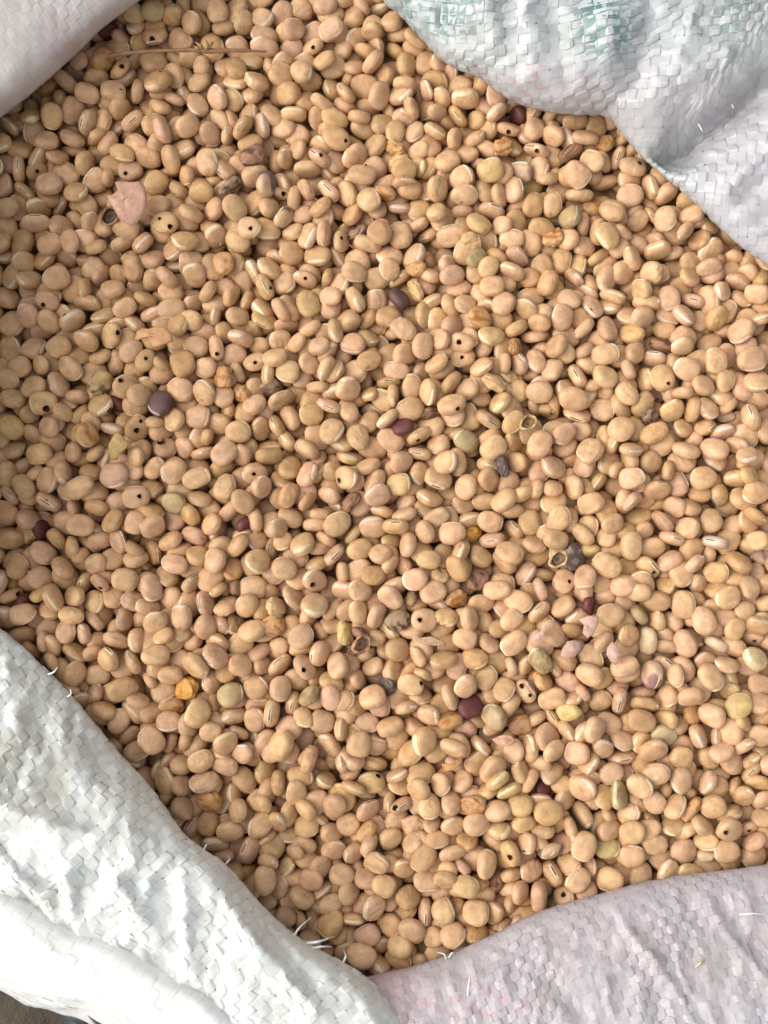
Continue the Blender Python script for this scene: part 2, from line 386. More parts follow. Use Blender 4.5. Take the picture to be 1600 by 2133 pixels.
TL_EDGE = [(-190, 395), (-90, 315), (0, 246), (17, 233), (65, 196), (150, 121), (210, 61), (290, 1), (350, -45), (450, -130)]
pL = [(50, -.9), (12, 0), (0, 1.2), (12, 2.0), (40, 2.6), (100, 3.0), (200, 3.3), (320, 3.2), (450, 2.6)]
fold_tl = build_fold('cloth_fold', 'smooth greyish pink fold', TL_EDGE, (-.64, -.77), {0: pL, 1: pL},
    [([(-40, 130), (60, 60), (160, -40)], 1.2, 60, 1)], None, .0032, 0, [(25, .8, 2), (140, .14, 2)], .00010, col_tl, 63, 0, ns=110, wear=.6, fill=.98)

# the rim goes on unseen on both sides; left one raised to shade the beans
LEFT_EDGE = [(-120, 250), (-125, 500), (-130, 760), (-125, 1000), (-110, 1260)]
pS = [(40, -.9), (8, .2), (0, 1.3), (8, 2.6), (30, 4.2), (80, 5.2), (160, 5.2), (230, 4.0)]
build_fold('cloth_fold', 'unseen rim fold raised for shade between the greyish pink and the bright white folds', LEFT_EDGE, (-1, 0), {0: pS, 1: pS}, [], None, .0042, 8, [(25, 1.2, 2)], .0001, col_white, 71, 0, ns=70, wear=.5, fill=1.0)
RIGHT_EDGE = [(1740, 560), (1760, 900), (1770, 1250), (1760, 1600), (1740, 1830)]
pS = [(40, -.9), (8, .1), (0, .9), (20, 1.6), (70, 2.1), (160, 2.2), (300, 1.4)]
build_fold('cloth_fold', 'low rolled fold of the rim between the green striped and the lavender folds', RIGHT_EDGE, (1, 0), {0: pS, 1: pS}, [], None, .0042, 8, [(25, 1.0, 2)], .0001, col_white, 72, 0, ns=70, wear=.5, fill=1.0)

# body of the sack: a bulging drum of cloth down to the ground
nu, nz = 96, 14; Vb = []
for k in range(nz):
    t = k/(nz-1); z = .012-.29*t; g = 1+.07*math.sin(math.pi*min(1, t*1.05))-.05*t
    for i in range(nu):
        a = 2*math.pi*i/nu; c_, s_ = math.cos(a), math.sin(a)
        e_ = 2.15 if c_ < 0 and s_ < 0 else 4; q = (abs(c_)**e_+abs(s_)**e_)**(-1/e_)
        w = 1+.012*math.sin(a*9+t*3)+.008*math.sin(a*17-t*5)
        Vb.append((.172*q*c_*g*w, .218*q*s_*g*w, z))
Fb = [(k*nu+i, k*nu+(i+1) % nu, (k+1)*nu+(i+1) % nu, (k+1)*nu+i) for k in range(nz-1) for i in range(nu)]
child('sack_body', mesh('sack_body', Vb, Fb, BACK, cols=np.tile((.68, .69, .67), (len(Vb), 1))), sack)

# loose threads at the folded edges
def thread(fold, pts, w=.0006, colr=(.8, .82, .82), z=1.6):
    P = np.array([ray(x, y, (zz if zz is not None else z)*.01) for x, y, zz in pts])
    P = catmull(P, 6); n = len(P); T = np.gradient(P, axis=0); T /= np.linalg.norm(T, axis=1)[:, None]
    sd_ = np.cross(T, (0, 0, 1)); sd_ /= np.linalg.norm(sd_, axis=1)[:, None]+1e-9; up = np.cross(sd_, T)
    tp = np.linspace(1, .5, n)[:, None]*w*.75
    ring = [P+sd_*tp*math.cos(a)+up*tp*.45*math.sin(a) for a in (0, 1.57, 3.14, 4.71)]
    Vt = np.stack(ring, 1).reshape(-1, 3); id_ = np.arange(n*4).reshape(n, 4)
    Ft = np.stack([id_[:-1], id_[1:], np.roll(id_, -1, 1)[1:], np.roll(id_, -1, 1)[:-1]], -1).reshape(-1, 4)
    subchild('loose_thread', mesh('loose_thread', Vt, Ft, TAPE, cols=np.tile(colr, (len(Vt), 1)), uv=np.zeros((len(Vt), 2))), fold)
thread(fold_bl, [(612, 1950, 1.8), (622, 1935, 1.9), (632, 1925, 1.7), (647, 1912, 1.2)])
thread(fold_bl, [(640, 1965, 1.8), (662, 1962, 2.0), (684, 1955, 1.6)], .0009)
thread(fold_bl, [(650, 1975, 1.8), (672, 1972, 1.9), (690, 1972, 1.4)], .0007)
thread(fold_bl, [(715, 2005, 1.7), (720, 1992, 1.8), (716, 1980, 1.3)])
thread(fold_bl, [(100, 1405, 1.2), (112, 1400, 1.3), (120, 1390, 1.2)], .0006)
thread(fold_bl, [(140, 1452, 1.2), (148, 1445, 1.4), (146, 1435, 1.3)], .0005)
thread(fold_bl, [(470, 1800, 1.6), (478, 1790, 1.6), (476, 1783, 1.2)], .0005)
thread(fold_bl, [(425, 1770, 2.0), (430, 1760, 2.0), (440, 1757, 1.5)], .0004)
thread(fold_bl, [(0, 1690, 4.6), (14, 1675, 5.0), (22, 1678, 4.8)], .0005)
thread(fold_br, [(930, 1998, 1.2), (925, 1988, 1.4), (912, 1984, 1.1)], .0005)
thread(fold_br, [(935, 1995, 1.2), (942, 1985, 1.4), (948, 1988, 1.1)], .0005)
thread(fold_br, [(975, 2075, 2.1), (976, 2055, 2.3), (979, 2035, 2.2), (978, 2030, 2.0)], .0005, (.75, .72, .75))
thread(fold_br, [(1450, 2015, 2.4), (1458, 2008, 2.7), (1466, 2003, 2.6), (1464, 1996, 2.4)], .0009, (.55, .48, .32))
thread(fold_br, [(1540, 1905, 2.2), (1570, 1903, 2.4), (1600, 1906, 2.2)], .0005, (.75, .72, .75))
thread(fold_tr, [(1290, 205, 3.3), (1293, 212, 3.5), (1291, 219, 3.4)], .0005)
thread(fold_tr, [(1455, 258, 2.9), (1462, 270, 3.2), (1465, 276, 2.9)], .0004)
thread(fold_tr, [(1525, 218, 3.0), (1528, 224, 3.3), (1530, 229, 3.0)], .0004)
thread(fold_tr, [(1090, 206, 1.6), (1094, 212, 1.5), (1096, 218, 1.2)], .0005)

# ------------------------------------------------------------------ beans
N_ALL, N_IND = 3238, 526
HOLES = {0:[(0.47,0.05,0.88,1.25)],1:[(0.62,0.1,0.78,1.25)],2:[(-0.12,-0.97,0.21,1.25)],3:[(-0.42,-0.41,0.81,1.25)],4:[(0.66,0.7,-0.27,1.25)],5:[(0.28,-0.16,0.95,1.25)],6:[(-0.28,0.07,0.96,1.25),(0.52,-0.53,0.67,1.25)],7:[(-0.62,0.2,0.76,1.25)],8:[(-0.03,0.24,0.97,1.25)],9:[(-0.12,0.85,-0.51,1.25)],20:[(0.29,-0.75,0.59,1.25)],22:[(0.27,0.94,0.22,1.25)],30:[(0.45,-0.87,-0.23,1.25)],33:[(0.49,0.69,0.54,1.25)],37:[(0.34,-0.04,0.94,1.25)],48:[(-0.13,-0.46,0.88,1.25)],50:[(-0.55,0.84,-0.01,1.25)],51:[(0.29,0.78,-0.55,1.25)],52:[(0.15,0.88,0.46,1.25)],56:[(0.54,0.66,0.53,1.25)],57:[(0.44,-0.84,0.33,1.25)],58:[(-0.14,0.63,0.76,1.25)],60:[(0.25,-0.68,0.69,1.25)],65:[(0.22,-0.37,0.9,1.9)],66:[(0.67,-0.74,0.02,1.25)],70:[(0.54,0.05,0.84,1.25),(-0.16,0.1,0.98,1.25)],71:[(-0.22,0.66,0.72,1.9)],72:[(-0.21,0.02,0.98,1.25)],73:[(-0.41,-0.12,0.9,1.25)],74:[(-0.01,0.99,-0.16,1.25)],76:[(0.29,0.13,0.95,1.25)],78:[(0.03,-0.14,0.99,1.25)],89:[(0.16,-0.95,0.25,1.9)],94:[(0.52,-0.41,-0.74,1.25)],97:[(-0.08,-0.12,0.99,1.25)],100:[(-0.69,-0.25,0.68,1.25)],101:[(0.31,-0.91,0.28,1.25)],104:[(-0.4,0.53,0.75,1.25)],115:[(-0.12,0.25,0.96,1.25)],117:[(-0.32,-0.83,-0.46,1.25)],124:[(-0.37,-0.43,0.82,1.25)],126:[(0.7,0.66,0.26,1.25)],127:[(0.71,0.14,0.69,1.25)],135:[(0.28,-0.62,0.74,1.25)],141:[(0.09,-0.1,0.99,1.25)],155:[(0.23,0.79,0.57,1.25)],159:[(0.03,-0.39,0.92,1.25)],161:[(-0.47,-0.11,0.88,1.25)],171:[(0.71,0.33,0.63,1.25)],172:[(-0.48,0.54,0.69,1.25),(0.34,0.68,0.64,1.25)],186:[(0.21,0.32,0.93,1.25)],190:[(0.47,-0.86,0.19,1.25)],194:[(-0.09,0.98,0.15,1.25),(0.6,0.75,0.26,1.25)],199:[(-0.54,0.76,-0.35,1.25)],208:[(0.23,-0.76,0.61,1.25)],210:[(0.13,-0.51,-0.85,1.25)],214:[(-0.65,-0.15,0.74,1.25)],215:[(-0.72,0.1,0.69,1.25)],217:[(0.03,-0.33,0.94,1.25)],225:[(0.41,0.56,0.72,1.25)]}
# where each bean came to rest: x y z (0.1 mm), three Euler angles (degrees), length width thickness (0.1 mm), colour, hilum direction (10 degrees), flags
TOP_BEANS = np.array([
-873,1663,32,-31,4,36,112,99,71,0,-1,8,
-182,1435,31,5,6,-25,126,90,72,0,-1,8,
-1023,1729,6,-57,6,59,94,68,57,0,-1,8,
-984,1333,-28,0,10,10,90,68,49,2,-1,8,
-248,1368,12,104,-33,-46,103,83,63,0,9,10,
-513,1087,21,6,-14,-3,86,81,54,0,-1,8,
-834,1105,33,-7,-8,-8,108,81,61,0,-1,8,
-163,1052,-26,29,56,26,76,72,46,0,-1,8,
-1345,1328,-22,52,15,23,76,68,46,0,-1,8,
-900,1880,-24,157,-5,6,99,79,56,0,9,10,
-755,1031,31,-25,26,18,103,81,60,1,-1,9,
-972,1941,26,23,25,-9,81,72,51,5,-1,8,
-896,1950,29,41,11,15,90,72,49,7,-1,8,
-1083,1898,-17,28,17,17,68,54,46,9,-1,8,
-1094,1759,10,59,-17,50,99,86,62,3,-1,8,
-1185,1759,6,9,-17,20,63,58,46,2,-1,8,
-506,1370,15,6,-1,19,103,81,64,12,-1,9,
-913,1380,-12,50,-6,-20,108,76,58,1,-1,9,
-452,1262,18,52,7,78,103,86,65,14,-1,8,
-592,1255,2,70,21,45,108,45,41,13,-1,9,
-277,1819,0,-31,-33,12,81,58,46,0,-1,8,
-678,1476,-22,-21,39,-64,99,76,54,2,-1,8,
-395,1239,-27,98,0,-15,76,63,46,0,-1,8,
-386,1134,-3,55,0,51,76,61,45,14,9,10,
-103,1085,-23,-53,-27,16,72,68,48,13,-1,9,
-700,1230,10,52,-4,13,90,72,55,1,-1,9,
-1319,1674,-30,-162,-12,-127,76,63,46,3,-1,8,
-30,1840,-35,149,71,178,72,72,47,2,-1,8,
-46,1879,5,69,-48,6,76,76,51,1,-1,9,
522,1551,-22,36,-64,-6,72,68,50,9,-1,8,
483,1490,-5,-55,-23,-31,90,72,56,0,-1,8,
45,1414,-4,56,-9,-33,68,49,46,3,-1,9,
459,1409,13,34,3,3,58,54,46,3,-1,9,
592,1404,-5,103,-39,-28,108,86,49,0,9,10,
722,1392,-2,65,-6,25,103,54,47,12,-1,9,
854,1431,-1,-6,9,33,63,54,46,3,-1,9,
407,1312,26,14,-15,16,103,94,68,5,7,8,
957,1333,12,-28,6,-11,108,72,58,0,-1,8,
529,1322,-20,46,-27,-16,103,83,63,19,9,10,
812,1186,-32,-37,8,7,68,68,46,3,-1,8,
714,1134,5,-45,46,88,126,94,73,7,25,8,
364,1110,4,-39,-11,-44,103,90,59,5,10,8,
646,1055,5,-32,-12,23,76,72,49,3,-1,9,
1173,1136,27,-23,-25,14,94,58,51,2,-1,8,
335,1034,15,-140,38,-37,81,58,46,5,-1,9,
6,1226,17,91,-19,-21,72,72,50,3,-1,8,
77,1261,26,-107,22,6,86,49,46,1,-1,9,
1254,1106,-13,-3,33,18,72,63,46,1,-1,9,
-1277,801,26,18,15,-20,86,63,48,0,-1,8,
-612,950,16,-1,15,100,90,76,51,3,-1,8,
-1182,728,16,67,29,33,103,86,63,0,-1,8,
-457,867,-13,89,10,-65,108,86,68,0,9,10,
-303,897,-14,80,-2,-22,90,72,56,0,-1,8,
-114,915,14,-3,11,-23,99,76,59,2,-1,8,
-288,798,-5,23,8,107,117,94,65,5,-1,8,
-713,628,3,13,-2,4,86,86,61,2,-1,8,
-636,623,7,60,2,-78,99,63,54,0,-1,8,
-1034,670,16,-20,-23,73,94,68,51,0,-1,8,
-975,477,20,22,21,48,103,76,54,0,-1,8,
-1070,485,18,27,6,38,99,76,60,16,-1,9,
-491,574,-13,-41,-17,8,86,81,58,0,-1,8,
-434,482,-31,50,11,4,81,76,53,13,-1,9,
-839,405,40,-9,17,80,103,86,59,10,15,8,
-607,506,20,-30,13,97,81,76,52,3,-1,9,
-538,451,-3,28,-20,-36,76,49,46,3,-1,9,
-1275,406,37,20,10,3,99,86,63,0,20,8,
-1069,403,11,-31,-10,18,94,90,57,0,31,8,
-1256,313,32,19,-39,-10,94,76,55,2,-1,8,
-1401,318,15,-27,1,-45,103,94,70,5,-1,8,
-1114,287,31,-29,24,-60,86,81,54,3,30,8,
-932,320,-2,28,-10,65,108,86,62,1,-1,8,
-826,244,-17,2,34,38,90,72,53,0,-1,8,
-484,145,8,15,23,-7,90,72,53,0,-1,8,
-138,126,23,21,-38,-8,94,86,58,0,-1,8,
-1261,41,-12,99,4,-33,103,83,63,0,9,10,
-785,34,18,32,-21,-11,99,81,57,7,-1,8,
-926,52,21,9,4,4,103,83,63,0,9,10,
-1018,414,-21,64,-24,-28,68,58,46,9,-1,8,
-906,576,7,4,11,65,86,63,47,0,-1,8,
-243,627,23,-31,-18,3,76,72,47,2,-1,8,
-1206,374,23,-52,34,-33,72,58,46,2,-1,8,
-55,452,-18,2,-60,-67,72,54,46,1,-1,9,
-126,38,2,-73,-8,46,86,68,49,12,-1,9,
259,904,15,30,14,15,99,68,55,2,-1,8,
557,900,-7,6,-19,-13,72,68,49,3,-1,8,
1239,935,13,-145,-14,13,99,58,48,2,-1,9,
123,853,-14,76,12,-63,86,58,46,5,-1,9,
59,822,-17,-51,5,-44,90,72,56,10,-1,8,
364,736,26,-16,19,-30,94,72,50,3,-1,8,
795,787,-6,-29,0,-52,94,63,53,2,-1,8,
1188,814,-23,100,-11,-16,94,76,63,2,9,10,
406,663,36,-32,15,4,103,81,60,5,-1,8,
947,681,-5,-15,-32,-16,94,68,53,1,-1,9,
499,628,0,6,70,1,94,49,46,3,-1,9,
650,626,33,-39,-55,22,108,94,62,0,-1,8,
1058,636,-7,94,2,-19,94,76,47,12,27,12,
1034,588,-24,66,-22,-12,86,68,56,2,9,10,
299,590,-2,-5,-5,19,86,68,49,0,-1,8,
513,571,-16,66,-24,-59,90,72,58,2,9,10,
488,521,-38,-35,20,-14,86,49,46,5,-1,9,
1051,506,21,-18,21,100,112,86,67,0,-1,8,
253,399,48,-37,-8,17,117,86,69,0,-1,8,
437,412,11,-37,-61,7,94,86,59,5,-1,8,
1009,362,-15,21,56,-27,81,63,50,13,-1,9,
134,288,8,84,11,29,99,72,51,0,-1,8,
310,267,4,-4,18,-30,103,76,55,7,-1,8,
137,222,-11,100,-19,-14,81,65,52,2,9,10,
1015,295,17,-16,-2,28,126,63,58,1,-1,9,
688,248,-30,-21,-6,25,94,68,55,2,-1,8,
54,102,18,-4,-26,5,90,81,55,5,-1,8,
69,319,19,-36,-12,20,72,63,46,9,-1,8,
174,370,0,112,-50,176,63,54,46,12,-1,8,
445,169,15,-83,24,-76,72,54,46,15,-1,9,
121,933,10,177,-21,-17,76,54,46,3,-1,8,
354,970,16,12,25,45,90,54,47,7,-1,8,
293,639,31,40,-11,-19,90,63,49,0,-1,8,
416,489,17,-54,8,-28,99,72,54,5,-1,9,
629,392,-46,-97,46,-19,72,58,49,0,9,10,
1303,374,-49,19,-22,-15,72,40,37,19,-1,8,
1449,178,-28,-77,11,-72,72,72,46,2,-1,8,
986,45,-37,11,-26,17,68,49,46,3,-1,8,
-1294,-64,-40,32,60,48,68,68,46,9,-1,8,
-523,-48,-6,-128,-76,81,65,63,46,9,-1,8,
-116,-81,-35,100,3,54,81,65,45,5,-1,12,
-258,-256,-7,0,45,-29,117,81,59,0,-1,8,
-567,-213,-9,9,21,98,86,68,53,3,-1,8,
-1392,-313,-12,94,1,24,86,68,53,0,-1,8,
-1059,-264,7,68,-35,-28,68,63,46,0,-1,8,
-401,-357,-4,-34,62,-20,112,72,57,5,-1,9,
-557,-423,-43,-21,46,-12,90,76,50,5,-1,9,
-936,-334,-9,-23,24,-19,99,63,55,2,-1,9,
-967,-399,-17,126,-20,-99,86,68,43,2,9,10,
-661,-429,9,154,23,-87,99,79,61,2,-1,12,
-143,-453,-4,50,26,92,90,68,51,6,-1,9,
-99,-500,-30,-53,35,37,86,68,52,12,-1,9,
-293,-575,9,-45,-13,-59,103,72,55,2,-1,8,
-733,-654,-8,-2,-34,-3,99,86,58,4,-1,9,
-966,-656,13,23,11,25,126,76,60,1,-1,9,
-790,-720,-27,15,15,-5,86,54,46,3,-1,9,
-563,-676,23,-15,0,27,103,90,65,7,-1,8,
-339,-708,-20,92,-12,76,76,72,63,2,9,10,
-249,-616,-39,36,24,68,81,65,56,0,9,10,
-277,-680,23,-70,-47,35,81,76,55,7,-1,8,
-1339,-336,-14,-163,-70,151,63,54,46,9,-1,8,
-1337,-380,22,-2,8,18,99,72,52,2,-1,8,
-1080,-405,-12,67,-12,-44,86,54,46,2,-1,8,
-547,-283,-20,-175,-65,176,76,49,46,12,-1,8,
-415,-424,10,-22,4,8,90,72,50,3,-1,9,
-1125,-699,-4,47,9,14,81,54,46,2,-1,8,
-1150,-520,-16,-56,20,-34,108,54,50,1,-1,9,
-88,-453,7,74,1,-30,54,45,41,12,-1,9,
491,-68,-47,71,-20,-48,86,68,56,2,9,10,
334,-83,-22,41,50,-8,58,45,41,4,-1,9,
1050,-35,-27,85,17,-44,103,83,52,2,-1,12,
713,-170,-6,-7,5,-77,108,63,53,15,-1,9,
986,-206,-15,69,26,-44,103,83,68,0,9,10,
210,-238,1,-34,17,-5,58,49,46,14,-1,9,
351,-253,-17,11,2,12,86,76,54,12,-1,9,
270,-325,-16,46,28,8,81,72,48,3,-1,9,
676,-259,-29,-5,15,63,94,81,61,0,-1,8,
762,-349,-5,-12,71,-24,68,58,46,9,-1,8,
149,-403,14,-10,13,-2,99,90,63,0,-1,8,
48,-405,19,9,0,21,86,72,49,13,-1,9,
230,-394,9,-37,7,-2,72,68,48,5,-1,9,
950,-380,-14,48,71,88,86,68,54,7,-1,8,
429,-435,-23,6,25,18,76,54,46,5,-1,8,
979,-479,-9,64,14,-91,103,83,65,17,27,12,
705,-505,-13,-95,37,17,81,63,46,18,-1,8,
575,-553,32,22,15,-49,117,68,55,7,-1,9,
589,-627,-3,-43,47,-15,76,76,49,3,-1,8,
988,-603,8,127,-42,74,117,94,76,19,9,10,
98,-639,26,-6,-9,-14,94,72,50,0,-1,8,
522,-666,-5,52,-1,-53,86,68,52,0,9,10,
1368,-546,23,-33,34,-2,108,99,71,8,-1,8,
318,-722,7,-14,17,30,86,76,49,9,-1,8,
404,-757,20,35,-24,-47,108,86,67,7,-1,8,
678,-741,12,17,-15,1,86,58,46,6,-1,9,
505,-789,-21,17,-10,16,76,72,51,3,-1,8,
1146,-750,-22,-2,39,14,81,68,51,3,-1,8,
1300,-717,28,-21,-3,36,103,94,62,6,-1,8,
243,-772,6,-55,16,21,99,68,54,3,-1,8,
165,-181,25,41,7,-9,86,72,52,5,-1,8,
26,-107,-44,-18,31,-7,68,49,46,5,-1,8,
772,-145,-20,70,-3,3,72,54,46,6,-1,8,
1240,-114,-8,88,-39,-13,90,72,54,17,9,10,
1420,-161,-42,1,-5,-43,63,49,46,19,-1,8,
1372,-467,-28,60,-10,-13,81,65,54,0,9,10,
1235,-491,-5,93,-9,-28,81,72,52,17,-1,8,
13,-649,-7,-5,-56,32,68,58,46,15,-1,9,
1028,-825,8,30,17,-23,99,76,53,8,-1,8,
-838,-954,-36,-88,-8,66,72,68,47,1,-1,8,
-637,-1060,10,22,-31,12,90,81,54,3,-1,8,
-701,-1164,-34,54,21,47,76,64,56,2,9,10,
-500,-1324,-23,-149,10,42,63,45,41,3,-1,9,
-46,-1000,-21,21,-16,4,99,76,60,5,-1,8,
-65,-1172,-8,-73,-7,43,81,63,49,1,-1,9,
-66,-1341,5,-26,-4,-6,72,63,46,2,-1,8,
410,-981,49,91,17,36,86,72,55,5,-1,8,
457,-1024,13,62,-20,33,99,63,50,5,10,8,
62,-1082,-17,90,14,28,81,65,56,0,9,10,
320,-1075,25,18,-18,10,108,63,51,3,-1,9,
497,-1075,25,-35,-14,-2,90,81,56,5,-1,8,
593,-1015,-27,10,31,43,72,54,46,9,-1,9,
854,-1035,34,-50,-16,-91,108,76,57,7,26,8,
334,-1139,29,-5,13,16,90,81,55,2,-1,8,
511,-1139,12,7,17,4,90,54,47,5,-1,8,
1129,-1093,-7,68,-9,53,99,79,54,3,27,12,
602,-1231,39,75,-13,26,81,76,55,14,-1,9,
518,-1209,23,-22,-63,12,81,68,46,0,-1,8,
814,-1229,5,-29,0,6,86,72,55,6,-1,8,
458,-1244,27,-124,-1,-73,90,68,55,1,-1,8,
284,-1297,2,66,-75,-21,72,68,46,2,-1,8,
407,-1357,-28,109,49,81,76,67,58,12,9,10,
932,-1326,6,-5,12,57,103,72,59,2,26,8,
1256,-1160,25,10,31,-19,108,86,63,0,-1,8,
1351,-1211,-3,-81,-50,34,94,76,56,0,-1,8,
1180,-1252,-13,-40,65,61,63,58,46,8,-1,8,
656,-1408,6,-24,39,123,90,72,57,0,-1,8,
331,-1526,20,-39,23,5,90,72,55,3,26,8,
213,-1448,31,-8,28,111,90,81,60,5,28,8,
88,-1406,0,-10,47,32,99,81,56,1,-1,9,
295,-1358,41,-25,-8,-13,90,72,55,5,-1,8,
342,-1356,-1,-50,13,6,72,58,46,3,-1,9,
110,-1150,-14,16,-7,12,81,63,50,2,-1,9,
303,-1202,5,-18,50,59,76,72,47,3,-1,8,
1341,-1173,-45,50,-39,38,90,72,45,0,9,10,
595,-1095,47,10,-2,9,112,103,66,1,-1,0,
722,-1214,45,-2,-2,68,112,94,64,0,18,0,
146,-844,32,30,8,74,112,103,77,0,13,0,
-81,-1602,39,-22,-8,-14,117,86,65,0,-1,0,
-1008,133,32,-9,-13,-8,112,108,68,0,30,0,
-849,-840,33,-11,1,-55,108,94,70,0,-1,0,
736,1293,32,3,11,-41,117,99,67,0,0,1,
1382,573,34,6,10,15,117,99,75,0,29,0,
712,422,34,28,15,-13,130,90,67,0,-1,0,
827,-201,24,9,-18,-29,126,86,71,0,-1,0,
889,309,33,-20,24,47,112,106,77,0,-1,0,
-681,-742,33,22,14,65,112,90,64,0,10,0,
1180,-404,32,10,-9,-74,117,86,68,0,-1,1,
330,-1452,32,-15,-8,-15,94,94,58,0,2,0,
-376,-859,32,-35,-12,63,117,97,72,0,7,0,
-256,-348,27,-15,47,51,117,103,70,0,21,0,
723,-1010,29,32,-26,-19,103,99,66,0,-1,0,
-175,-47,10,3,11,34,117,86,68,0,-1,0,
1201,-612,28,-21,-12,-57,112,86,67,0,2,0,
-758,559,31,-9,-16,-73,112,94,69,0,20,0,
-198,302,24,-13,21,65,117,94,67,0,-1,0,
1357,690,7,-34,-26,46,112,90,67,0,-1,0,
771,228,23,-27,13,50,108,99,68,0,16,0,
-191,-1495,9,-28,-3,48,112,86,67,1,-1,0,
1116,-490,4,31,10,-71,117,86,68,0,-1,0,
-1243,887,32,15,15,26,103,90,61,0,13,0,
465,-156,34,-28,-16,-23,112,90,65,0,-1,0,
943,-770,28,-17,4,-15,112,81,65,0,-1,0,
96,385,17,15,-16,24,117,94,56,0,9,2,
-653,-990,32,-47,3,11,117,81,63,0,19,0,
839,-385,21,-22,-4,10,103,90,59,0,10,0,
-766,462,16,4,-12,-22,112,99,70,0,14,1,
-468,-187,30,12,39,44,103,99,65,0,20,0,
102,-1519,14,17,9,-33,108,86,62,0,-1,0,
145,-1260,31,-21,7,54,117,76,61,0,18,0,
1095,-1244,-10,8,18,4,103,94,68,0,30,0,
-598,216,36,-12,17,46,112,86,63,0,-1,0,
982,-876,28,42,-9,22,112,86,67,0,2,0,
1111,-346,16,-15,-13,92,108,86,60,0,-1,0,
-691,-569,39,52,0,-44,117,94,67,0,34,0,
-1021,1187,-24,-169,3,-30,108,97,66,0,-1,1,
756,-602,26,42,-27,-25,112,86,70,0,-1,0,
-670,1820,-15,-6,-11,107,105,91,73,0,24,0,
-429,-1336,40,9,8,94,108,76,62,0,-1,0,
-373,1635,-11,34,-41,-12,130,90,75,1,-1,0,
255,-81,16,0,-6,9,108,86,59,0,-1,0,
1204,-751,17,46,-37,-23,103,94,66,0,27,0,
-43,-683,32,-42,-9,21,99,97,66,0,-1,1,
-305,-123,14,-25,53,88,121,99,74,0,19,0,
315,1604,15,80,-2,-3,112,99,74,0,-1,0,
1202,129,-6,1,4,20,103,90,60,0,-1,0,
819,-1336,28,9,-17,-18,94,90,62,0,28,0,
-1131,88,42,-8,-13,27,126,72,62,0,-1,0,
583,251,35,1,7,66,108,86,66,0,6,0,
921,-127,16,11,-6,88,117,76,61,0,-1,0,
482,-488,12,20,-3,38,117,76,60,0,17,0,
-570,1164,26,-13,26,-51,108,86,62,0,-1,0,
560,-1398,28,105,15,-86,117,94,68,0,-1,4,
-783,149,37,20,1,48,103,86,66,0,-1,0,
-489,-444,19,-35,-10,18,112,86,63,0,-1,0,
1251,569,26,10,4,88,103,90,60,0,-1,0,
1384,358,3,103,-32,-84,117,94,81,0,9,2,
1135,536,40,24,3,-18,99,88,66,0,-1,0,
875,1155,17,-15,-26,-52,117,90,67,0,-1,0,
849,1052,35,-14,8,-56,108,86,65,0,-1,0,
948,1223,-5,13,-16,7,103,90,66,0,6,0,
1268,-320,34,20,8,12,99,90,65,0,-1,0,
-16,1066,28,8,7,60,86,108,66,0,-1,1,
-620,-533,36,130,-5,-49,108,86,58,0,9,2,
-306,-464,30,-6,11,50,99,86,58,0,34,0,
1238,234,25,-23,-25,-25,112,81,64,0,-1,0,
1076,1121,23,-22,7,85,103,86,63,0,22,0,
307,1218,19,52,2,1,112,81,65,0,2,0,
409,240,22,15,-1,39,108,81,66,0,25,0,
-1274,-154,-4,-30,39,-37,117,81,67,0,-1,0,
586,453,13,33,-12,-5,103,86,58,0,-1,0,
-18,1617,12,-43,7,-108,112,84,60,0,12,0,
930,-1004,35,25,-6,-34,99,81,60,0,-1,0,
-1284,1262,19,-20,1,-1,99,94,66,0,-1,0,
449,43,14,-44,-3,41,112,81,64,0,-1,0,
-1212,1568,-11,41,-6,58,112,94,65,0,-1,0,
899,-1168,36,-7,-16,7,90,81,58,0,-1,0,
247,-1528,42,-18,7,35,90,86,56,0,-1,0,
-681,1350,11,-7,-10,100,103,81,61,0,29,0,
-965,-254,12,17,11,-3,94,86,61,0,33,0,
-840,-532,32,-27,12,10,108,72,61,0,-1,0,
-667,-915,32,3,10,25,99,76,61,0,9,0,
-355,1003,-18,168,-27,-115,107,99,64,1,8,0,
-1218,-320,47,-80,11,-65,108,90,65,0,30,0,
-1130,-51,21,-14,11,-9,99,81,55,0,-1,0,
836,595,26,18,-13,9,108,76,60,0,0,0,
1276,-809,7,-42,4,106,108,98,65,0,7,0,
371,-1284,21,38,6,82,112,72,56,0,33,0,
-204,1875,30,1,-18,24,103,81,61,0,17,0,
396,-944,33,-145,-6,57,114,91,74,0,11,0,
-760,1494,11,42,10,37,103,81,61,0,-1,0,
-91,-853,23,13,0,82,90,86,57,0,-1,0,
-135,463,27,21,42,-10,99,94,62,0,12,0,
-722,909,3,-9,-57,98,117,86,63,0,-1,0,
-40,-56,-13,-145,-4,3,107,90,66,0,25,0,
-702,358,15,-13,-14,-6,99,86,63,0,0,0,
1391,71,21,22,21,-8,117,86,62,0,-1,1,
-865,-282,13,-43,0,-78,108,76,64,0,-1,0,
63,1071,-14,175,11,96,117,93,69,0,30,0,
-58,1194,27,8,-17,-57,99,90,60,0,8,0,
-747,-391,24,-28,-24,78,103,86,66,0,3,0,
883,-572,32,-57,-14,19,108,76,63,0,-1,0,
496,-332,15,5,-5,-21,117,76,61,0,32,0,
705,-886,36,-3,-30,-7,86,86,59,0,-1,0,
-1184,542,17,36,2,-40,108,81,58,0,33,0,
-256,994,-21,18,21,165,117,94,61,0,11,0,
834,509,24,-27,17,-18,99,94,68,0,10,0,
-25,59,32,25,11,20,99,81,57,0,-1,0,
-1364,-206,13,2,-7,73,94,81,57,0,-1,0,
-880,1276,-14,10,4,58,102,83,58,1,11,0,
-899,1763,-17,-14,9,-27,118,94,73,0,11,0,
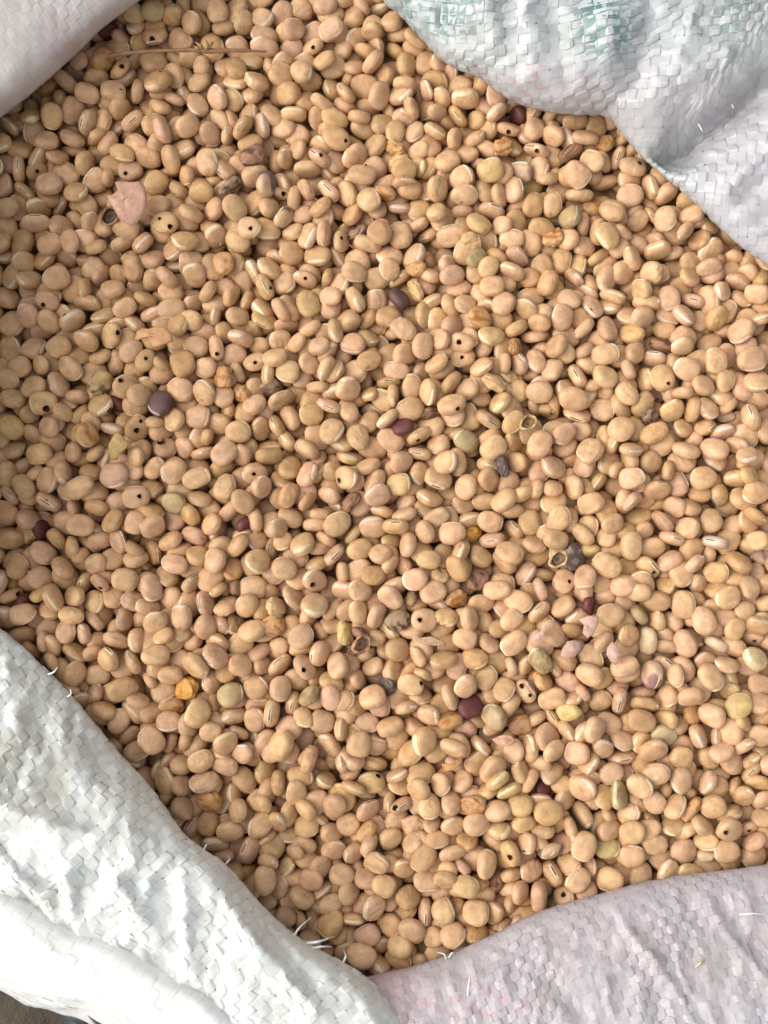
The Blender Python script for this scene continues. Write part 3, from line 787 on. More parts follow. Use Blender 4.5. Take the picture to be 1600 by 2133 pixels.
625,-454,18,-29,7,-51,99,86,57,0,15,0,
654,-26,18,2,-16,69,99,81,59,0,-1,0,
-799,1858,-31,159,9,133,118,95,63,0,9,1,
-490,-1237,-8,61,9,66,108,86,68,0,9,2,
-1278,1527,25,28,-20,85,99,76,58,0,-1,0,
1242,-1238,25,-16,4,5,94,76,56,0,18,0,
-549,300,13,20,11,2,90,88,62,0,3,0,
-486,-285,-10,176,2,-178,106,95,70,0,7,0,
-471,-649,20,9,-11,2,90,88,60,0,3,0,
674,738,23,14,-6,82,99,81,59,0,7,0,
-84,1290,38,-25,1,-6,112,76,61,0,-1,0,
24,272,6,178,9,-29,106,78,55,0,-1,0,
-170,-569,20,23,-21,-84,103,76,58,0,-1,0,
-370,-213,27,-8,11,-19,90,86,58,0,12,0,
-37,-1435,27,33,-7,61,94,81,61,0,-1,0,
-1389,1040,-13,-25,0,77,120,86,75,1,-1,0,
-700,125,30,35,-7,21,117,68,60,0,-1,0,
729,-1115,-13,73,-24,-60,108,86,64,0,35,0,
205,1241,20,-31,34,-78,103,86,65,0,-1,0,
776,31,10,-3,-20,18,99,76,62,0,-1,1,
-1124,647,29,62,-21,-20,103,94,69,0,10,0,
-464,1814,10,37,15,-9,117,68,57,0,-1,0,
57,-1576,17,-6,-27,-12,94,76,57,0,-1,0,
-450,-1147,20,2,-1,46,103,72,55,0,-1,0,
-1331,1107,14,71,14,3,112,90,52,0,9,2,
182,-299,20,-8,12,23,99,81,57,0,-1,0,
1088,-987,8,19,-15,100,99,81,57,0,-1,0,
-594,92,21,-16,13,76,103,81,62,0,31,0,
-674,447,30,26,22,-71,103,76,60,0,-1,0,
50,-513,-16,-6,34,-2,99,86,58,0,-1,0,
274,-211,26,41,14,-61,108,76,64,0,35,0,
1202,-1082,11,14,-17,16,86,86,56,0,-1,0,
1049,1007,-8,65,-31,15,108,81,61,0,8,0,
335,-544,10,-24,-17,-23,94,81,58,0,33,0,
-381,-654,19,28,5,87,90,81,54,0,-1,0,
115,-254,29,-3,-3,4,90,81,56,0,-1,1,
927,126,22,9,-18,12,94,76,52,0,1,0,
22,-794,-3,-64,12,22,99,86,65,0,-1,0,
-918,434,39,3,49,21,103,86,65,0,5,0,
146,625,36,22,-11,88,99,76,61,0,-1,0,
766,-801,42,38,8,65,99,81,62,0,30,0,
1065,-1080,10,-49,31,56,108,72,54,0,28,0,
-153,-1327,-6,-1,1,-6,90,76,54,0,-1,0,
308,94,10,-21,0,75,94,81,57,0,-1,0,
1321,-189,9,44,39,122,108,86,62,0,26,0,
-1140,-601,15,33,26,68,99,72,56,0,-1,0,
-961,938,-5,-26,-12,100,103,76,62,1,-1,0,
900,-1253,25,2,-11,13,81,81,55,0,6,0,
-526,36,41,-5,17,-52,99,72,59,1,-1,0,
743,-246,39,-22,26,70,103,76,56,0,19,0,
-1185,1237,-3,-7,44,73,106,91,72,0,28,0,
620,-691,6,12,-14,18,103,72,54,0,18,0,
-116,639,11,-14,-13,-16,94,86,62,0,-1,0,
-97,279,18,-11,-8,-73,94,81,60,0,-1,0,
412,-1094,25,-22,-19,8,99,72,60,0,-1,0,
-227,-776,-12,-9,11,-14,86,86,59,0,-1,0,
990,-962,29,6,-20,16,108,72,59,0,-1,0,
135,-969,-14,153,20,24,122,95,74,0,11,0,
204,127,12,143,10,-19,103,88,76,0,9,2,
-399,1701,10,162,-23,171,109,90,71,0,10,0,
-114,1377,5,54,3,35,108,81,59,0,-1,1,
-180,-1077,20,4,-30,80,90,86,56,0,21,0,
-237,-525,10,49,-42,85,103,83,72,0,9,2,
1240,-228,-2,24,-14,-2,90,81,57,0,-1,0,
-273,-910,20,84,44,70,108,94,64,0,-1,0,
-861,-56,31,56,23,33,94,86,62,0,-1,0,
1028,82,-7,55,18,0,108,86,56,0,9,2,
-560,-1168,14,-24,-18,177,103,68,58,0,-1,0,
-1230,626,17,10,10,33,90,81,54,0,-1,0,
599,-833,-3,-167,35,39,109,98,69,0,-1,0,
-516,-990,-19,-20,2,-49,103,72,61,0,-1,0,
1109,-232,-6,173,-23,-88,110,90,69,0,30,0,
-1423,724,-22,1,17,52,106,92,65,0,-1,0,
702,-1338,38,-13,10,42,94,68,55,0,-1,0,
-508,-349,12,12,-37,60,108,76,62,0,11,0,
1094,388,-16,37,-4,30,94,90,57,0,9,0,
-738,-1089,-7,-39,34,-32,86,86,57,0,-1,0,
419,-293,23,-11,-22,6,112,63,58,0,-1,1,
-75,1669,-21,-24,2,167,116,95,74,1,-1,0,
1018,-334,-2,27,-19,-2,103,76,60,0,-1,0,
244,1352,14,-23,9,29,99,86,64,0,5,0,
452,789,26,-20,-2,64,90,86,53,0,10,0,
-876,660,-19,-159,-8,-164,95,87,65,1,11,0,
-821,1363,5,39,16,-72,121,63,58,0,-1,0,
564,1040,-17,-33,-17,111,109,98,65,1,6,0,
-1266,118,-1,-164,21,-118,106,88,66,0,28,0,
397,-36,0,-1,7,-18,94,76,58,0,1,0,
25,-320,33,38,14,-47,103,72,56,0,25,0,
-985,1084,16,-144,1,-6,99,76,61,0,-1,0,
-804,-991,-13,152,26,128,106,87,72,0,10,1,
1159,-829,-7,-33,59,-17,103,94,66,0,-1,0,
-650,1964,10,11,1,94,99,81,63,0,19,0,
-434,211,1,79,23,4,103,83,68,0,27,4,
1410,493,12,-27,19,16,108,86,67,0,25,0,
-848,-411,14,24,-21,38,99,76,58,0,6,0,
-389,426,-8,70,16,27,117,94,47,0,9,2,
-1347,743,29,-2,-51,70,108,76,62,0,-1,0,
637,169,-2,-32,27,-21,108,81,61,0,20,0,
666,-552,-8,-111,-17,-24,101,84,73,0,7,1,
254,-869,26,65,-8,-22,103,86,58,0,-1,0,
499,1248,-6,41,-14,-77,112,90,52,0,9,2,
87,1758,-21,140,-19,-106,105,86,72,0,30,0,
165,-1076,23,8,8,90,90,81,56,0,19,0,
-111,816,-8,86,15,-59,101,87,69,0,5,0,
-91,-141,-3,-2,20,17,103,76,58,0,-1,0,
547,-36,-32,-1,2,-91,99,79,47,0,9,2,
982,743,12,41,33,13,103,86,66,0,-1,1,
74,695,14,-7,-2,-37,99,72,54,0,1,0,
-1236,1681,-7,-87,21,-39,116,91,71,0,6,0,
-1347,94,20,-35,-18,-56,108,68,53,0,-1,0,
-1270,723,17,11,28,-50,99,68,58,0,-1,0,
-1148,1623,19,15,21,-15,94,68,50,0,-1,0,
-574,1825,-33,21,46,-65,108,97,62,0,24,0,
1258,1012,-23,33,-30,58,113,95,66,0,-1,0,
255,1070,-25,36,-14,10,108,86,52,0,9,2,
-1333,628,-11,166,30,60,100,88,64,0,-1,0,
-1116,1293,-23,19,-18,49,100,88,66,0,10,0,
832,-961,12,-13,-3,23,90,72,57,0,26,0,
1084,816,10,-3,0,96,94,81,60,0,-1,0,
887,-276,15,-15,-16,-2,90,81,57,0,3,0,
-1275,1022,20,-8,10,32,90,76,58,0,-1,0,
-414,-742,-2,94,12,-97,108,86,61,0,9,2,
-453,1098,-24,164,9,-19,120,86,67,0,6,0,
395,351,-10,105,36,-26,121,97,65,0,9,2,
-578,-851,30,32,22,31,90,72,57,0,8,0,
-644,-1143,-14,12,-12,-103,94,72,54,0,-1,0,
-58,-1542,3,-12,-15,25,90,76,54,0,-1,0,
-131,-1151,-26,-4,-2,0,81,81,54,0,-1,0,
652,1450,21,56,-44,-19,90,88,55,0,-1,0,
851,700,-4,37,21,91,103,86,63,0,29,0,
-1298,220,0,13,-13,11,99,72,52,0,-1,0,
-292,239,-8,84,-22,-29,103,90,66,0,-1,0,
-646,1067,-9,12,-68,106,112,76,66,0,2,0,
19,-1504,-12,6,-29,-12,90,81,60,1,-1,0,
-1229,483,7,125,-15,-74,103,83,56,0,9,2,
-1341,-26,-17,9,57,57,94,90,57,0,-1,0,
-625,-185,38,-14,-10,71,90,76,53,0,8,0,
667,-352,-5,-58,-20,32,94,86,57,0,-1,0,
230,182,31,-26,-36,20,99,86,62,0,-1,0,
615,-1325,-8,78,-24,-61,94,76,65,0,9,2,
-273,367,17,19,9,6,86,81,55,1,17,0,
127,-1016,31,-1,-52,41,94,86,59,0,-1,0,
-352,1881,17,21,27,11,86,81,58,0,9,0,
-1349,-465,-19,-48,-19,-163,109,86,66,1,10,1,
117,986,-13,-48,12,65,120,91,74,0,29,0,
-1426,622,-25,5,5,-82,114,83,59,0,11,0,
1243,816,-9,-125,8,-75,116,85,71,0,29,0,
-2,-1359,23,-15,4,-18,81,72,51,0,-1,0,
-296,-1401,13,-55,-11,-47,90,81,59,0,-1,0,
832,392,-25,3,-16,-7,90,88,59,0,1,0,
1226,-31,-7,-5,25,81,90,76,55,0,-1,0,
1134,230,19,-54,-10,-17,108,68,56,0,-1,0,
553,311,-13,168,35,-87,114,102,74,0,7,0,
-1160,1361,-23,-74,-50,-110,109,95,70,0,-1,0,
-1019,-548,15,34,-34,-29,86,81,70,0,9,2,
-852,1469,33,-71,4,-69,108,72,59,0,-1,0,
-712,-89,-10,67,-24,-14,103,83,68,0,27,4,
914,922,-12,-152,36,6,105,99,74,0,29,0,
-201,-862,-18,54,-2,-53,103,81,58,0,16,0,
916,443,25,-2,4,-44,94,68,52,0,-1,0,
1069,-183,-13,-72,-14,32,99,90,64,0,18,0,
-265,-1338,23,16,4,-19,81,76,48,0,-1,0,
-546,663,-5,-98,56,-25,103,97,65,0,19,0,
-808,773,15,8,9,11,108,68,53,0,-1,0,
-494,1682,-6,-26,47,17,108,90,60,0,16,0,
800,1347,25,14,-19,-28,99,81,56,0,10,0,
-1196,-210,10,-66,-31,-57,103,81,58,0,-1,0,
623,874,15,-36,-16,69,99,68,57,0,-1,0,
-529,-568,23,-29,25,-13,81,81,57,0,-1,0,
1018,913,15,33,-53,-32,94,90,64,0,-1,0,
575,1191,-18,15,-10,83,90,76,54,0,-1,0,
-318,1697,43,-4,-16,-56,99,76,58,0,-1,0,
220,-550,22,-55,0,8,103,63,57,0,-1,1,
-296,1336,-21,84,-13,1,112,90,58,0,27,4,
-356,168,-9,5,33,70,99,76,62,1,31,0,
66,186,13,37,39,12,94,86,61,0,-1,0,
-776,-194,22,-11,0,-19,99,63,50,0,22,0,
-352,-801,-20,-172,19,-160,112,95,70,0,29,0,
-573,601,-23,-149,-8,28,101,97,64,0,9,0,
-1279,-246,20,-2,42,29,90,76,58,0,-1,0,
484,335,28,6,-10,48,99,63,52,1,-1,0,
1006,-136,-24,29,-10,23,108,86,45,0,-1,4,
1008,192,-13,19,23,22,86,86,60,0,-1,0,
-398,1963,-19,-157,-44,66,101,92,60,0,25,1]).reshape(-1, 12)
# the rest: x y z (0.2 mm), Euler angles (4 degrees), size (0.5 mm), hilum direction
OTHER_BEANS = np.array([
221,-329,6,-3,7,17,18,14,10,25,
-13,-638,17,7,-2,-6,18,14,10,-1,
635,372,-5,10,-6,15,19,15,12,29,
7,376,-11,41,2,3,20,17,12,5,
-414,449,2,-21,11,-10,20,19,13,-1,
-324,808,-4,-12,0,29,19,17,11,30,
-204,-616,-11,4,-4,-30,24,18,14,-1,
515,-660,10,7,0,20,22,15,12,-1,
-98,-343,13,-3,-4,24,20,13,10,-1,
-523,815,11,-2,4,0,18,15,12,10,
-146,532,-3,32,0,18,20,17,14,-1,
-17,715,-11,8,-2,-29,21,17,13,27,
268,-656,-1,5,5,6,17,15,10,16,
-323,-123,-5,-2,2,12,24,18,13,-1,
-44,-147,9,-4,7,-3,17,16,12,-1,
-95,763,3,1,3,-6,22,13,12,-1,
545,618,-6,19,-4,9,20,18,14,25,
-182,267,2,1,-2,0,17,17,11,-1,
149,-321,23,3,-8,18,18,14,11,-1,
265,-115,-9,-14,-4,14,21,14,11,27,
-21,875,7,-21,0,12,20,19,12,-1,
-660,236,9,-6,-6,0,20,18,12,-1,
-573,757,2,20,-8,17,20,16,12,36,
325,597,-11,-1,-4,21,20,13,11,-1,
238,-440,2,-38,-2,-22,16,15,10,4,
-395,-387,8,-8,1,1,17,15,11,26,
-61,-455,-8,14,5,36,23,18,14,-1,
-691,275,3,2,-5,4,18,16,12,-1,
-282,522,-4,4,1,-8,20,14,11,12,
45,-61,3,16,-9,-23,22,14,12,26,
358,47,-5,-16,-4,24,18,17,11,-1,
-480,306,7,2,2,13,19,13,10,-1,
189,-308,2,-1,-1,15,18,13,10,-1,
-606,729,-9,-12,-1,-8,21,15,12,-1,
-700,213,9,-6,1,-4,19,13,11,-1,
-275,965,-11,9,-7,18,18,14,11,36,
205,429,14,-3,-2,0,18,15,10,-1,
-539,557,-11,3,-4,-24,21,17,12,-1,
99,280,10,-12,-11,5,21,15,12,-1,
149,-235,9,-1,0,-2,17,14,11,-1,
-239,-385,-3,-1,-8,23,21,14,11,28,
-178,181,-13,15,-1,-15,20,16,13,27,
86,26,2,29,7,-3,21,17,12,-1,
677,-631,-11,2,5,2,20,19,14,26,
-463,520,-5,36,15,24,22,18,14,-1,
-395,174,10,4,-9,-11,20,17,11,-1,
-106,621,-4,24,0,-11,19,17,14,36,
-488,-387,3,0,2,15,18,14,10,-1,
22,-28,12,18,0,0,19,15,12,36,
-229,46,11,-3,15,-10,18,17,11,10,
196,61,6,-3,12,-12,20,15,11,-1,
-412,974,1,12,-15,11,18,16,11,-1,
244,459,10,-24,0,-7,20,14,12,23,
-676,444,5,-6,10,6,20,16,11,-1,
-363,796,-8,-6,-3,-17,21,14,11,31,
-206,293,7,-10,-1,3,19,15,12,-1,
-498,-239,-6,16,12,-8,21,16,12,-1,
122,-533,11,4,10,22,19,13,10,31,
53,239,-7,0,-4,22,21,14,12,34,
-622,550,-9,5,-9,35,21,19,12,8,
-651,718,6,-7,0,-1,17,16,12,-1,
384,-270,-1,-5,3,33,20,16,12,24,
435,-349,-2,21,-7,20,19,15,12,36,
595,-498,-3,-20,-11,16,18,16,11,-1,
-221,471,-10,-11,-2,-12,21,16,12,-1,
-327,588,-7,38,13,33,22,19,13,-1,
-449,489,-12,10,2,-44,22,19,13,24,
148,641,14,2,-8,6,18,16,12,-1,
39,301,1,9,8,4,19,16,11,-1,
585,196,-3,23,-8,20,20,16,13,-1,
568,-30,1,-2,-14,-5,19,15,12,-1,
562,-341,15,13,0,2,17,16,11,-1,
-514,-367,8,-17,-2,-6,18,15,11,-1,
545,-451,6,3,3,-4,16,15,10,-1,
48,624,3,-36,-3,43,20,19,14,11,
577,-72,-14,-7,4,-29,23,18,13,6,
-505,695,0,-6,2,-5,19,13,10,-1,
-143,70,6,-10,0,16,19,13,11,-1,
-273,-63,6,29,-7,10,20,16,13,-1,
-288,864,5,-3,-2,-15,18,15,11,-1,
378,615,-8,26,2,0,22,17,12,27,
-394,705,-10,10,3,-40,24,17,15,-1,
-410,-333,-15,4,-1,-39,19,17,14,10,
-534,-304,-13,-1,-1,0,20,14,12,-1,
-369,572,9,-14,8,-4,19,17,12,-1,
182,-84,-11,-8,6,-7,18,15,11,18,
-31,517,-4,-18,3,-4,22,17,14,11,
-193,-286,-8,16,4,10,20,16,10,36,
425,447,3,35,-4,-30,21,16,11,32,
-514,789,-7,-4,17,-15,19,18,11,-1,
369,757,6,9,3,3,20,13,10,-1,
-488,762,-5,28,0,10,19,15,13,36,
320,-52,7,-1,6,-3,21,13,11,-1,
-274,748,-3,23,-6,13,20,16,12,36,
-505,-17,9,-9,3,16,17,16,10,-1,
38,657,13,2,4,-2,19,15,11,36,
341,485,-10,-5,-1,20,19,15,11,26,
50,-446,-11,6,-1,-34,23,17,14,10,
372,-43,0,20,-7,-11,20,14,12,27,
-394,-303,3,9,2,0,18,13,10,-1,
-710,71,-3,13,-2,24,20,16,13,36,
127,244,0,19,4,12,22,17,12,27,
-12,452,-12,-38,0,5,23,17,14,7,
75,-732,-9,22,5,-23,22,18,12,36,
-617,659,-14,1,1,34,22,19,13,25,
710,417,5,10,-7,-3,16,14,10,-1,
10,463,9,0,6,-14,16,14,10,-1,
-518,426,3,-8,-4,-2,18,15,12,-1,
78,379,-8,-36,-5,24,21,15,12,21,
-539,-168,-1,4,-6,-15,17,15,10,5,
-278,-379,-7,18,5,2,19,17,13,-1,
690,-212,10,14,1,-4,18,15,11,-1,
-374,953,11,-8,-5,22,16,15,11,-1,
83,225,14,-13,-3,22,20,13,10,-1,
-266,-546,10,7,-12,-12,17,16,11,30,
-64,-695,-2,5,11,12,18,14,11,-1,
-29,-550,-10,10,10,3,20,16,9,36,
678,-141,9,5,4,21,16,15,10,-1,
78,-672,3,37,1,1,19,15,11,36,
647,-218,14,-6,2,-28,16,14,10,-1,
554,-292,-8,-33,0,-12,21,20,14,7,
245,526,0,4,-3,-2,19,13,11,9,
124,-622,13,13,0,5,21,12,9,-1,
-697,-53,0,11,10,0,20,13,11,-1,
339,148,9,6,2,8,17,14,10,-1,
-27,-610,-3,-12,-19,-38,22,18,14,8,
-688,478,7,2,10,0,16,14,10,-1,
402,-351,-15,7,-1,6,17,14,11,-1,
-559,471,-11,-4,0,-34,17,16,11,8,
-400,-54,-3,-12,-10,3,22,15,12,-1,
289,739,11,5,2,16,17,15,10,-1,
489,422,11,7,-17,-2,20,16,12,36,
-160,-514,10,-4,4,-24,18,13,10,-1,
289,-246,0,0,0,33,23,20,14,-1,
-28,287,9,4,1,5,17,13,10,-1,
-61,977,-11,4,-6,-20,22,17,13,-1,
-14,408,-16,38,6,-24,19,16,12,-1,
-706,665,-6,20,0,-22,22,18,10,36,
236,-200,7,4,-2,11,17,13,10,-1,
-293,-176,-5,-13,8,10,20,14,12,-1,
-568,402,-5,17,-3,-2,22,13,11,-1,
-176,-9,-9,-9,2,-8,20,14,11,-1,
12,-599,-7,6,2,7,15,14,10,-1,
642,-461,-14,5,3,24,21,18,12,-1,
-534,-53,-12,12,1,4,18,15,11,-1,
439,-422,1,37,-3,-8,17,14,10,36,
387,722,11,-11,0,-2,22,13,10,-1,
82,-375,3,10,-8,-4,17,15,11,0,
-20,-119,10,2,4,0,17,13,10,-1,
-169,-158,-8,12,-8,34,22,18,9,36,
-14,-194,12,15,-5,18,18,14,11,-1,
250,-477,2,37,-15,-31,19,17,13,10,
-93,-622,-13,6,5,0,17,14,10,-1,
620,-442,5,-9,1,6,18,12,10,-1,
17,962,1,-6,7,18,22,17,12,-1,
311,-439,11,11,9,5,18,16,11,27,
-724,413,-11,34,0,-7,23,19,14,24,
-20,-468,-29,27,1,43,21,19,13,27,
553,53,-13,7,-5,-16,20,16,10,36,
208,586,-16,19,4,-4,22,17,10,36,
-364,-5,-1,33,-14,24,20,18,13,24,
-337,273,8,4,-4,0,15,15,10,-1,
-332,-171,-5,30,-1,-20,21,17,10,36,
-22,123,-19,-34,2,-5,24,20,13,12,
-250,654,-9,31,-2,-40,22,19,14,23,
600,238,15,-6,6,-3,17,16,11,-1,
126,-575,5,7,5,0,17,14,10,-1,
662,-524,-10,-2,-12,22,18,14,11,-1,
304,473,-9,-2,-3,23,21,17,13,9,
-179,31,5,4,0,17,20,11,10,-1,
-715,0,-10,-44,-2,-8,23,17,13,24,
-196,385,6,24,2,-15,19,16,12,-1,
158,-199,9,13,-5,26,17,15,12,-1,
-161,991,-7,6,4,-6,18,14,10,-1,
368,257,-3,26,-4,-16,21,17,12,36,
182,-171,-9,13,0,1,19,17,12,-1,
247,-692,8,4,14,3,16,16,11,-1,
123,-342,2,14,0,27,20,13,10,-1,
492,-608,6,-2,2,1,18,12,9,33,
692,-412,4,4,0,-2,16,16,11,-1,
490,566,-13,4,-8,10,17,13,10,-1,
-707,707,-9,-12,0,-4,22,18,13,12,
76,-38,9,12,5,-18,16,15,11,-1,
337,-644,0,-5,-9,3,19,15,11,30,
679,444,-9,21,5,-5,20,16,11,-1,
320,20,-13,-42,-4,-31,21,20,13,6,
272,387,3,12,6,-12,20,14,11,14,
482,-7,-20,34,-2,4,20,16,10,27,
289,-187,-5,16,4,9,20,16,11,36,
-100,871,-6,40,-1,-40,21,17,12,-1,
-192,442,-14,-4,-2,5,17,16,12,-1,
252,350,2,26,11,10,22,17,12,27,
482,-357,-7,18,-1,-2,21,15,11,1,
491,205,-5,-10,4,-30,20,16,13,7,
-234,160,-10,9,-10,24,19,13,10,-1,
173,-463,-7,-37,3,10,21,17,14,29,
636,34,-20,40,9,-12,18,14,12,36,
-193,-498,2,-20,-6,-23,17,17,12,-1,
-244,203,6,-6,5,11,18,13,10,-1,
564,99,-11,41,0,-1,23,20,15,28,
-390,356,8,-4,5,22,18,15,12,26,
-602,73,5,-18,-8,-22,18,15,11,-1,
-175,774,-2,22,-4,45,19,15,12,6,
-109,269,20,-26,-1,16,20,13,11,19,
547,11,-6,12,-7,-7,16,14,11,-1,
-60,580,-12,32,2,16,20,17,12,-1,
206,-581,4,-13,-8,-4,20,13,11,-1,
268,-437,-3,16,3,-24,21,15,11,-1,
254,560,-14,40,4,-20,24,18,13,27,
451,-252,-9,0,-4,-34,22,19,13,28,
401,-215,-9,1,-6,-10,22,18,14,9,
569,375,7,12,4,31,17,16,12,-1,
-509,-89,-7,2,0,-43,20,16,13,24,
474,486,4,-12,6,-14,18,16,12,-1,
583,-575,-3,-13,8,-6,20,15,12,35,
-434,591,0,0,-6,-2,19,15,11,-1,
-506,-156,-9,-44,9,22,21,18,14,9,
289,288,-2,3,2,28,18,13,9,-1,
-31,-390,-11,-3,-3,-4,17,13,9,-1,
319,271,-1,-8,4,17,17,15,11,-1,
647,-53,-16,2,3,-32,21,17,12,-1,
494,-533,4,2,2,-10,17,14,11,-1,
-537,722,-13,35,8,22,21,17,13,-1,
-142,283,2,-2,7,-12,17,13,10,-1,
-220,588,-4,0,14,5,21,14,12,-1,
-116,876,12,-12,-1,10,17,16,11,4,
-408,423,-11,-42,2,30,21,19,12,5,
542,-49,-10,23,4,-4,21,17,11,36,
199,466,14,2,1,14,16,13,9,-1,
104,327,11,5,-11,-8,21,15,11,21,
-95,-80,-8,26,2,12,20,16,12,36,
341,-315,-9,0,-3,-8,17,13,10,-1,
-125,-534,-1,-43,-2,4,21,18,13,7,
515,631,-6,21,-4,-19,20,14,12,7,
69,587,-15,0,-2,-42,18,17,11,6,
-69,616,1,11,4,-17,19,13,10,-1,
452,-229,8,2,4,12,15,13,10,-1,
682,238,-8,42,-6,-26,24,17,14,26,
99,843,-10,33,3,43,22,17,13,-1,
526,129,-9,42,-3,10,20,18,13,24,
-197,750,-12,-44,-6,-3,23,13,12,-1,
103,128,-6,-6,-7,3,17,15,11,-1,
-589,-223,5,0,4,21,16,13,10,29,
-537,-97,-1,5,-5,7,17,14,10,-1,
18,-297,-17,-7,-11,-31,21,18,13,5,
437,414,-2,-19,-4,-6,20,15,12,-1,
-115,535,0,18,1,21,20,15,11,-1,
101,574,12,6,-12,-22,20,15,12,21,
410,-583,5,3,7,3,19,12,10,-1,
-280,376,-7,-3,9,0,18,13,11,-1,
607,525,-9,-2,-14,0,19,14,11,-1,
-312,168,-4,8,-2,-1,16,16,11,-1,
476,303,1,7,7,8,16,16,11,-1,
-142,-545,14,14,-10,-7,17,15,11,-1,
158,502,-9,2,-4,18,21,20,14,9,
129,352,2,34,-6,-30,21,18,13,-1,
89,166,-6,-1,-6,-6,22,17,12,11,
-573,-158,11,-1,-8,0,16,14,10,-1,
-614,-49,-3,14,18,-20,19,15,12,36,
32,815,-4,36,-6,3,22,17,14,-1,
-8,-78,7,5,12,36,17,15,10,-1,
-48,-187,12,-9,-1,-22,16,13,10,-1,
143,-496,1,-12,3,15,15,14,10,-1,
-458,-239,-6,-32,1,23,17,15,11,-1,
218,774,7,24,8,11,20,15,12,-1,
97,741,-1,-14,-10,-14,21,17,12,32,
-142,-579,-9,-4,-2,-3,16,14,10,-1,
287,339,-13,28,-9,-1,22,18,11,27,
412,753,-10,41,3,-22,20,17,13,12,
-600,517,9,-3,2,27,19,12,9,-1,
-398,-159,-10,-4,-6,13,17,15,10,-1,
698,-54,1,-2,-6,2,14,13,10,-1,
351,527,-2,-41,-9,-14,20,17,13,23,
-538,8,4,14,-4,-1,18,13,10,-1,
22,738,2,3,1,19,16,13,10,-1,
648,-250,-6,29,0,38,22,18,13,27,
248,95,-7,5,-10,-2,20,14,10,-1,
352,405,6,0,-5,-8,18,13,10,-1,
401,-522,10,4,4,22,17,13,10,-1,
-47,-111,-5,-6,3,-40,22,19,13,7,
-322,-24,9,-3,-12,-2,17,16,10,-1,
564,314,9,10,2,2,17,13,10,-1,
111,-669,15,11,3,-6,16,16,10,-1,
680,26,-15,-6,2,-4,22,19,14,12,
697,-321,-9,-2,2,-1,15,15,10,-1,
-292,-467,6,7,-2,-3,20,11,10,-1,
633,-284,5,-16,-5,-4,16,16,11,-1,
-103,32,-7,15,-13,-2,19,16,11,-1,
-78,-527,-7,3,1,-14,23,20,13,-1,
-17,57,-3,16,4,-30,22,18,15,-1,
104,-499,11,-9,1,25,14,13,10,-1,
-150,622,1,21,19,29,21,17,12,-1,
-237,755,-10,-16,-6,24,19,15,11,-1,
-577,-193,16,9,1,-2,18,11,10,-1,
254,494,-11,-31,12,-12,19,17,13,27,
184,275,6,-12,-6,6,17,15,10,30,
-372,-466,-4,-43,-16,-27,20,17,13,-1,
-243,-14,-4,30,14,32,21,19,13,29,
-723,584,7,6,-5,2,20,13,11,-1,
416,-393,-8,1,-3,-6,17,15,12,32,
-215,774,-11,34,1,-11,22,18,13,27,
-464,579,-17,40,0,-11,20,15,12,-1,
-711,455,-6,7,1,-29,21,17,13,6,
530,-577,-4,-8,4,5,16,14,10,-1,
-2,215,-11,-6,2,37,19,16,12,28,
-559,850,-5,13,9,2,19,13,10,-1,
-198,-30,8,7,14,7,20,13,11,-1,
137,95,-6,-14,-2,24,23,18,14,-1,
195,-245,-5,-14,4,-8,17,14,11,-1,
-235,938,-12,3,0,36,23,19,13,-1,
-493,389,6,8,1,8,18,11,9,-1,
-346,-82,7,-5,-12,-16,18,16,11,-1,
583,450,4,-4,9,3,17,16,10,-1,
-233,-262,-8,-16,4,9,19,13,10,-1,
-523,909,-11,45,0,-37,20,18,13,-1,
24,271,-5,5,-1,-2,20,11,10,-1,
-380,892,-12,16,2,4,18,14,11,36,
-669,591,-13,7,14,-6,21,14,11,-1,
-238,973,-7,2,-6,-8,20,13,12,-1,
204,-52,-11,24,-4,2,19,15,13,36,
-173,608,-7,23,10,21,21,17,13,-1,
-58,266,-6,-43,7,-37,21,19,13,28,
-292,416,-5,19,13,14,17,16,11,-1,
37,-652,-3,4,11,-7,23,13,11,13,
499,253,-14,17,-6,-20,20,16,12,36,
-513,287,-15,8,14,-34,22,18,12,27,
-197,-253,-12,2,-9,10,21,13,11,-1,
-104,201,5,27,2,-4,19,15,10,36,
520,-385,-1,5,-14,-2,21,13,11,-1,
-576,525,-8,-8,2,42,22,18,13,30,
526,-340,-1,12,-11,-20,17,13,10,-1,
-64,362,0,-17,14,-34,19,14,12,8,
-317,-405,11,6,2,-2,14,14,9,-1,
-410,854,-4,39,-8,22,18,17,12,-1,
425,96,-13,43,-6,-28,22,18,13,8,
60,739,-3,-6,-1,12,16,13,10,-1,
-309,-610,-9,13,1,-1,20,11,10,-1,
666,64,-7,16,-17,4,23,19,14,8,
-229,370,-10,33,3,-7,21,17,9,36,
161,182,-13,40,-2,27,22,17,15,7,
11,494,-10,-40,5,36,21,18,13,28,
-30,87,-2,-14,3,7,19,13,10,-1,
-549,762,-10,-38,6,-29,21,16,13,9,
-336,421,2,-17,12,19,18,16,12,-1,
53,782,7,6,19,11,19,17,11,-1,
577,10,-13,-44,16,19,19,17,14,29,
385,516,-16,2,-5,44,18,16,11,-1,
-3,757,-9,-2,8,4,20,16,12,-1,
-440,2,-1,-16,-4,-6,25,19,13,5,
-361,843,-9,-2,1,11,18,12,9,-1,
62,923,7,-10,2,-8,20,13,10,-1,
-258,886,-7,40,-2,-4,18,16,11,10,
-248,600,-11,4,1,-32,23,17,14,7,
-703,119,-14,-9,-1,3,18,13,10,-1,
53,-607,2,-10,-7,9,17,13,10,-1,
-466,-279,-3,26,10,32,19,15,10,36,
98,-11,7,6,-2,6,20,11,9,-1,
160,701,-12,3,9,33,23,17,12,6,
-710,250,10,-2,6,-11,16,13,9,-1,
482,-133,-2,-3,-4,32,21,16,14,-1,
-198,331,-10,8,4,2,15,14,9,-1,
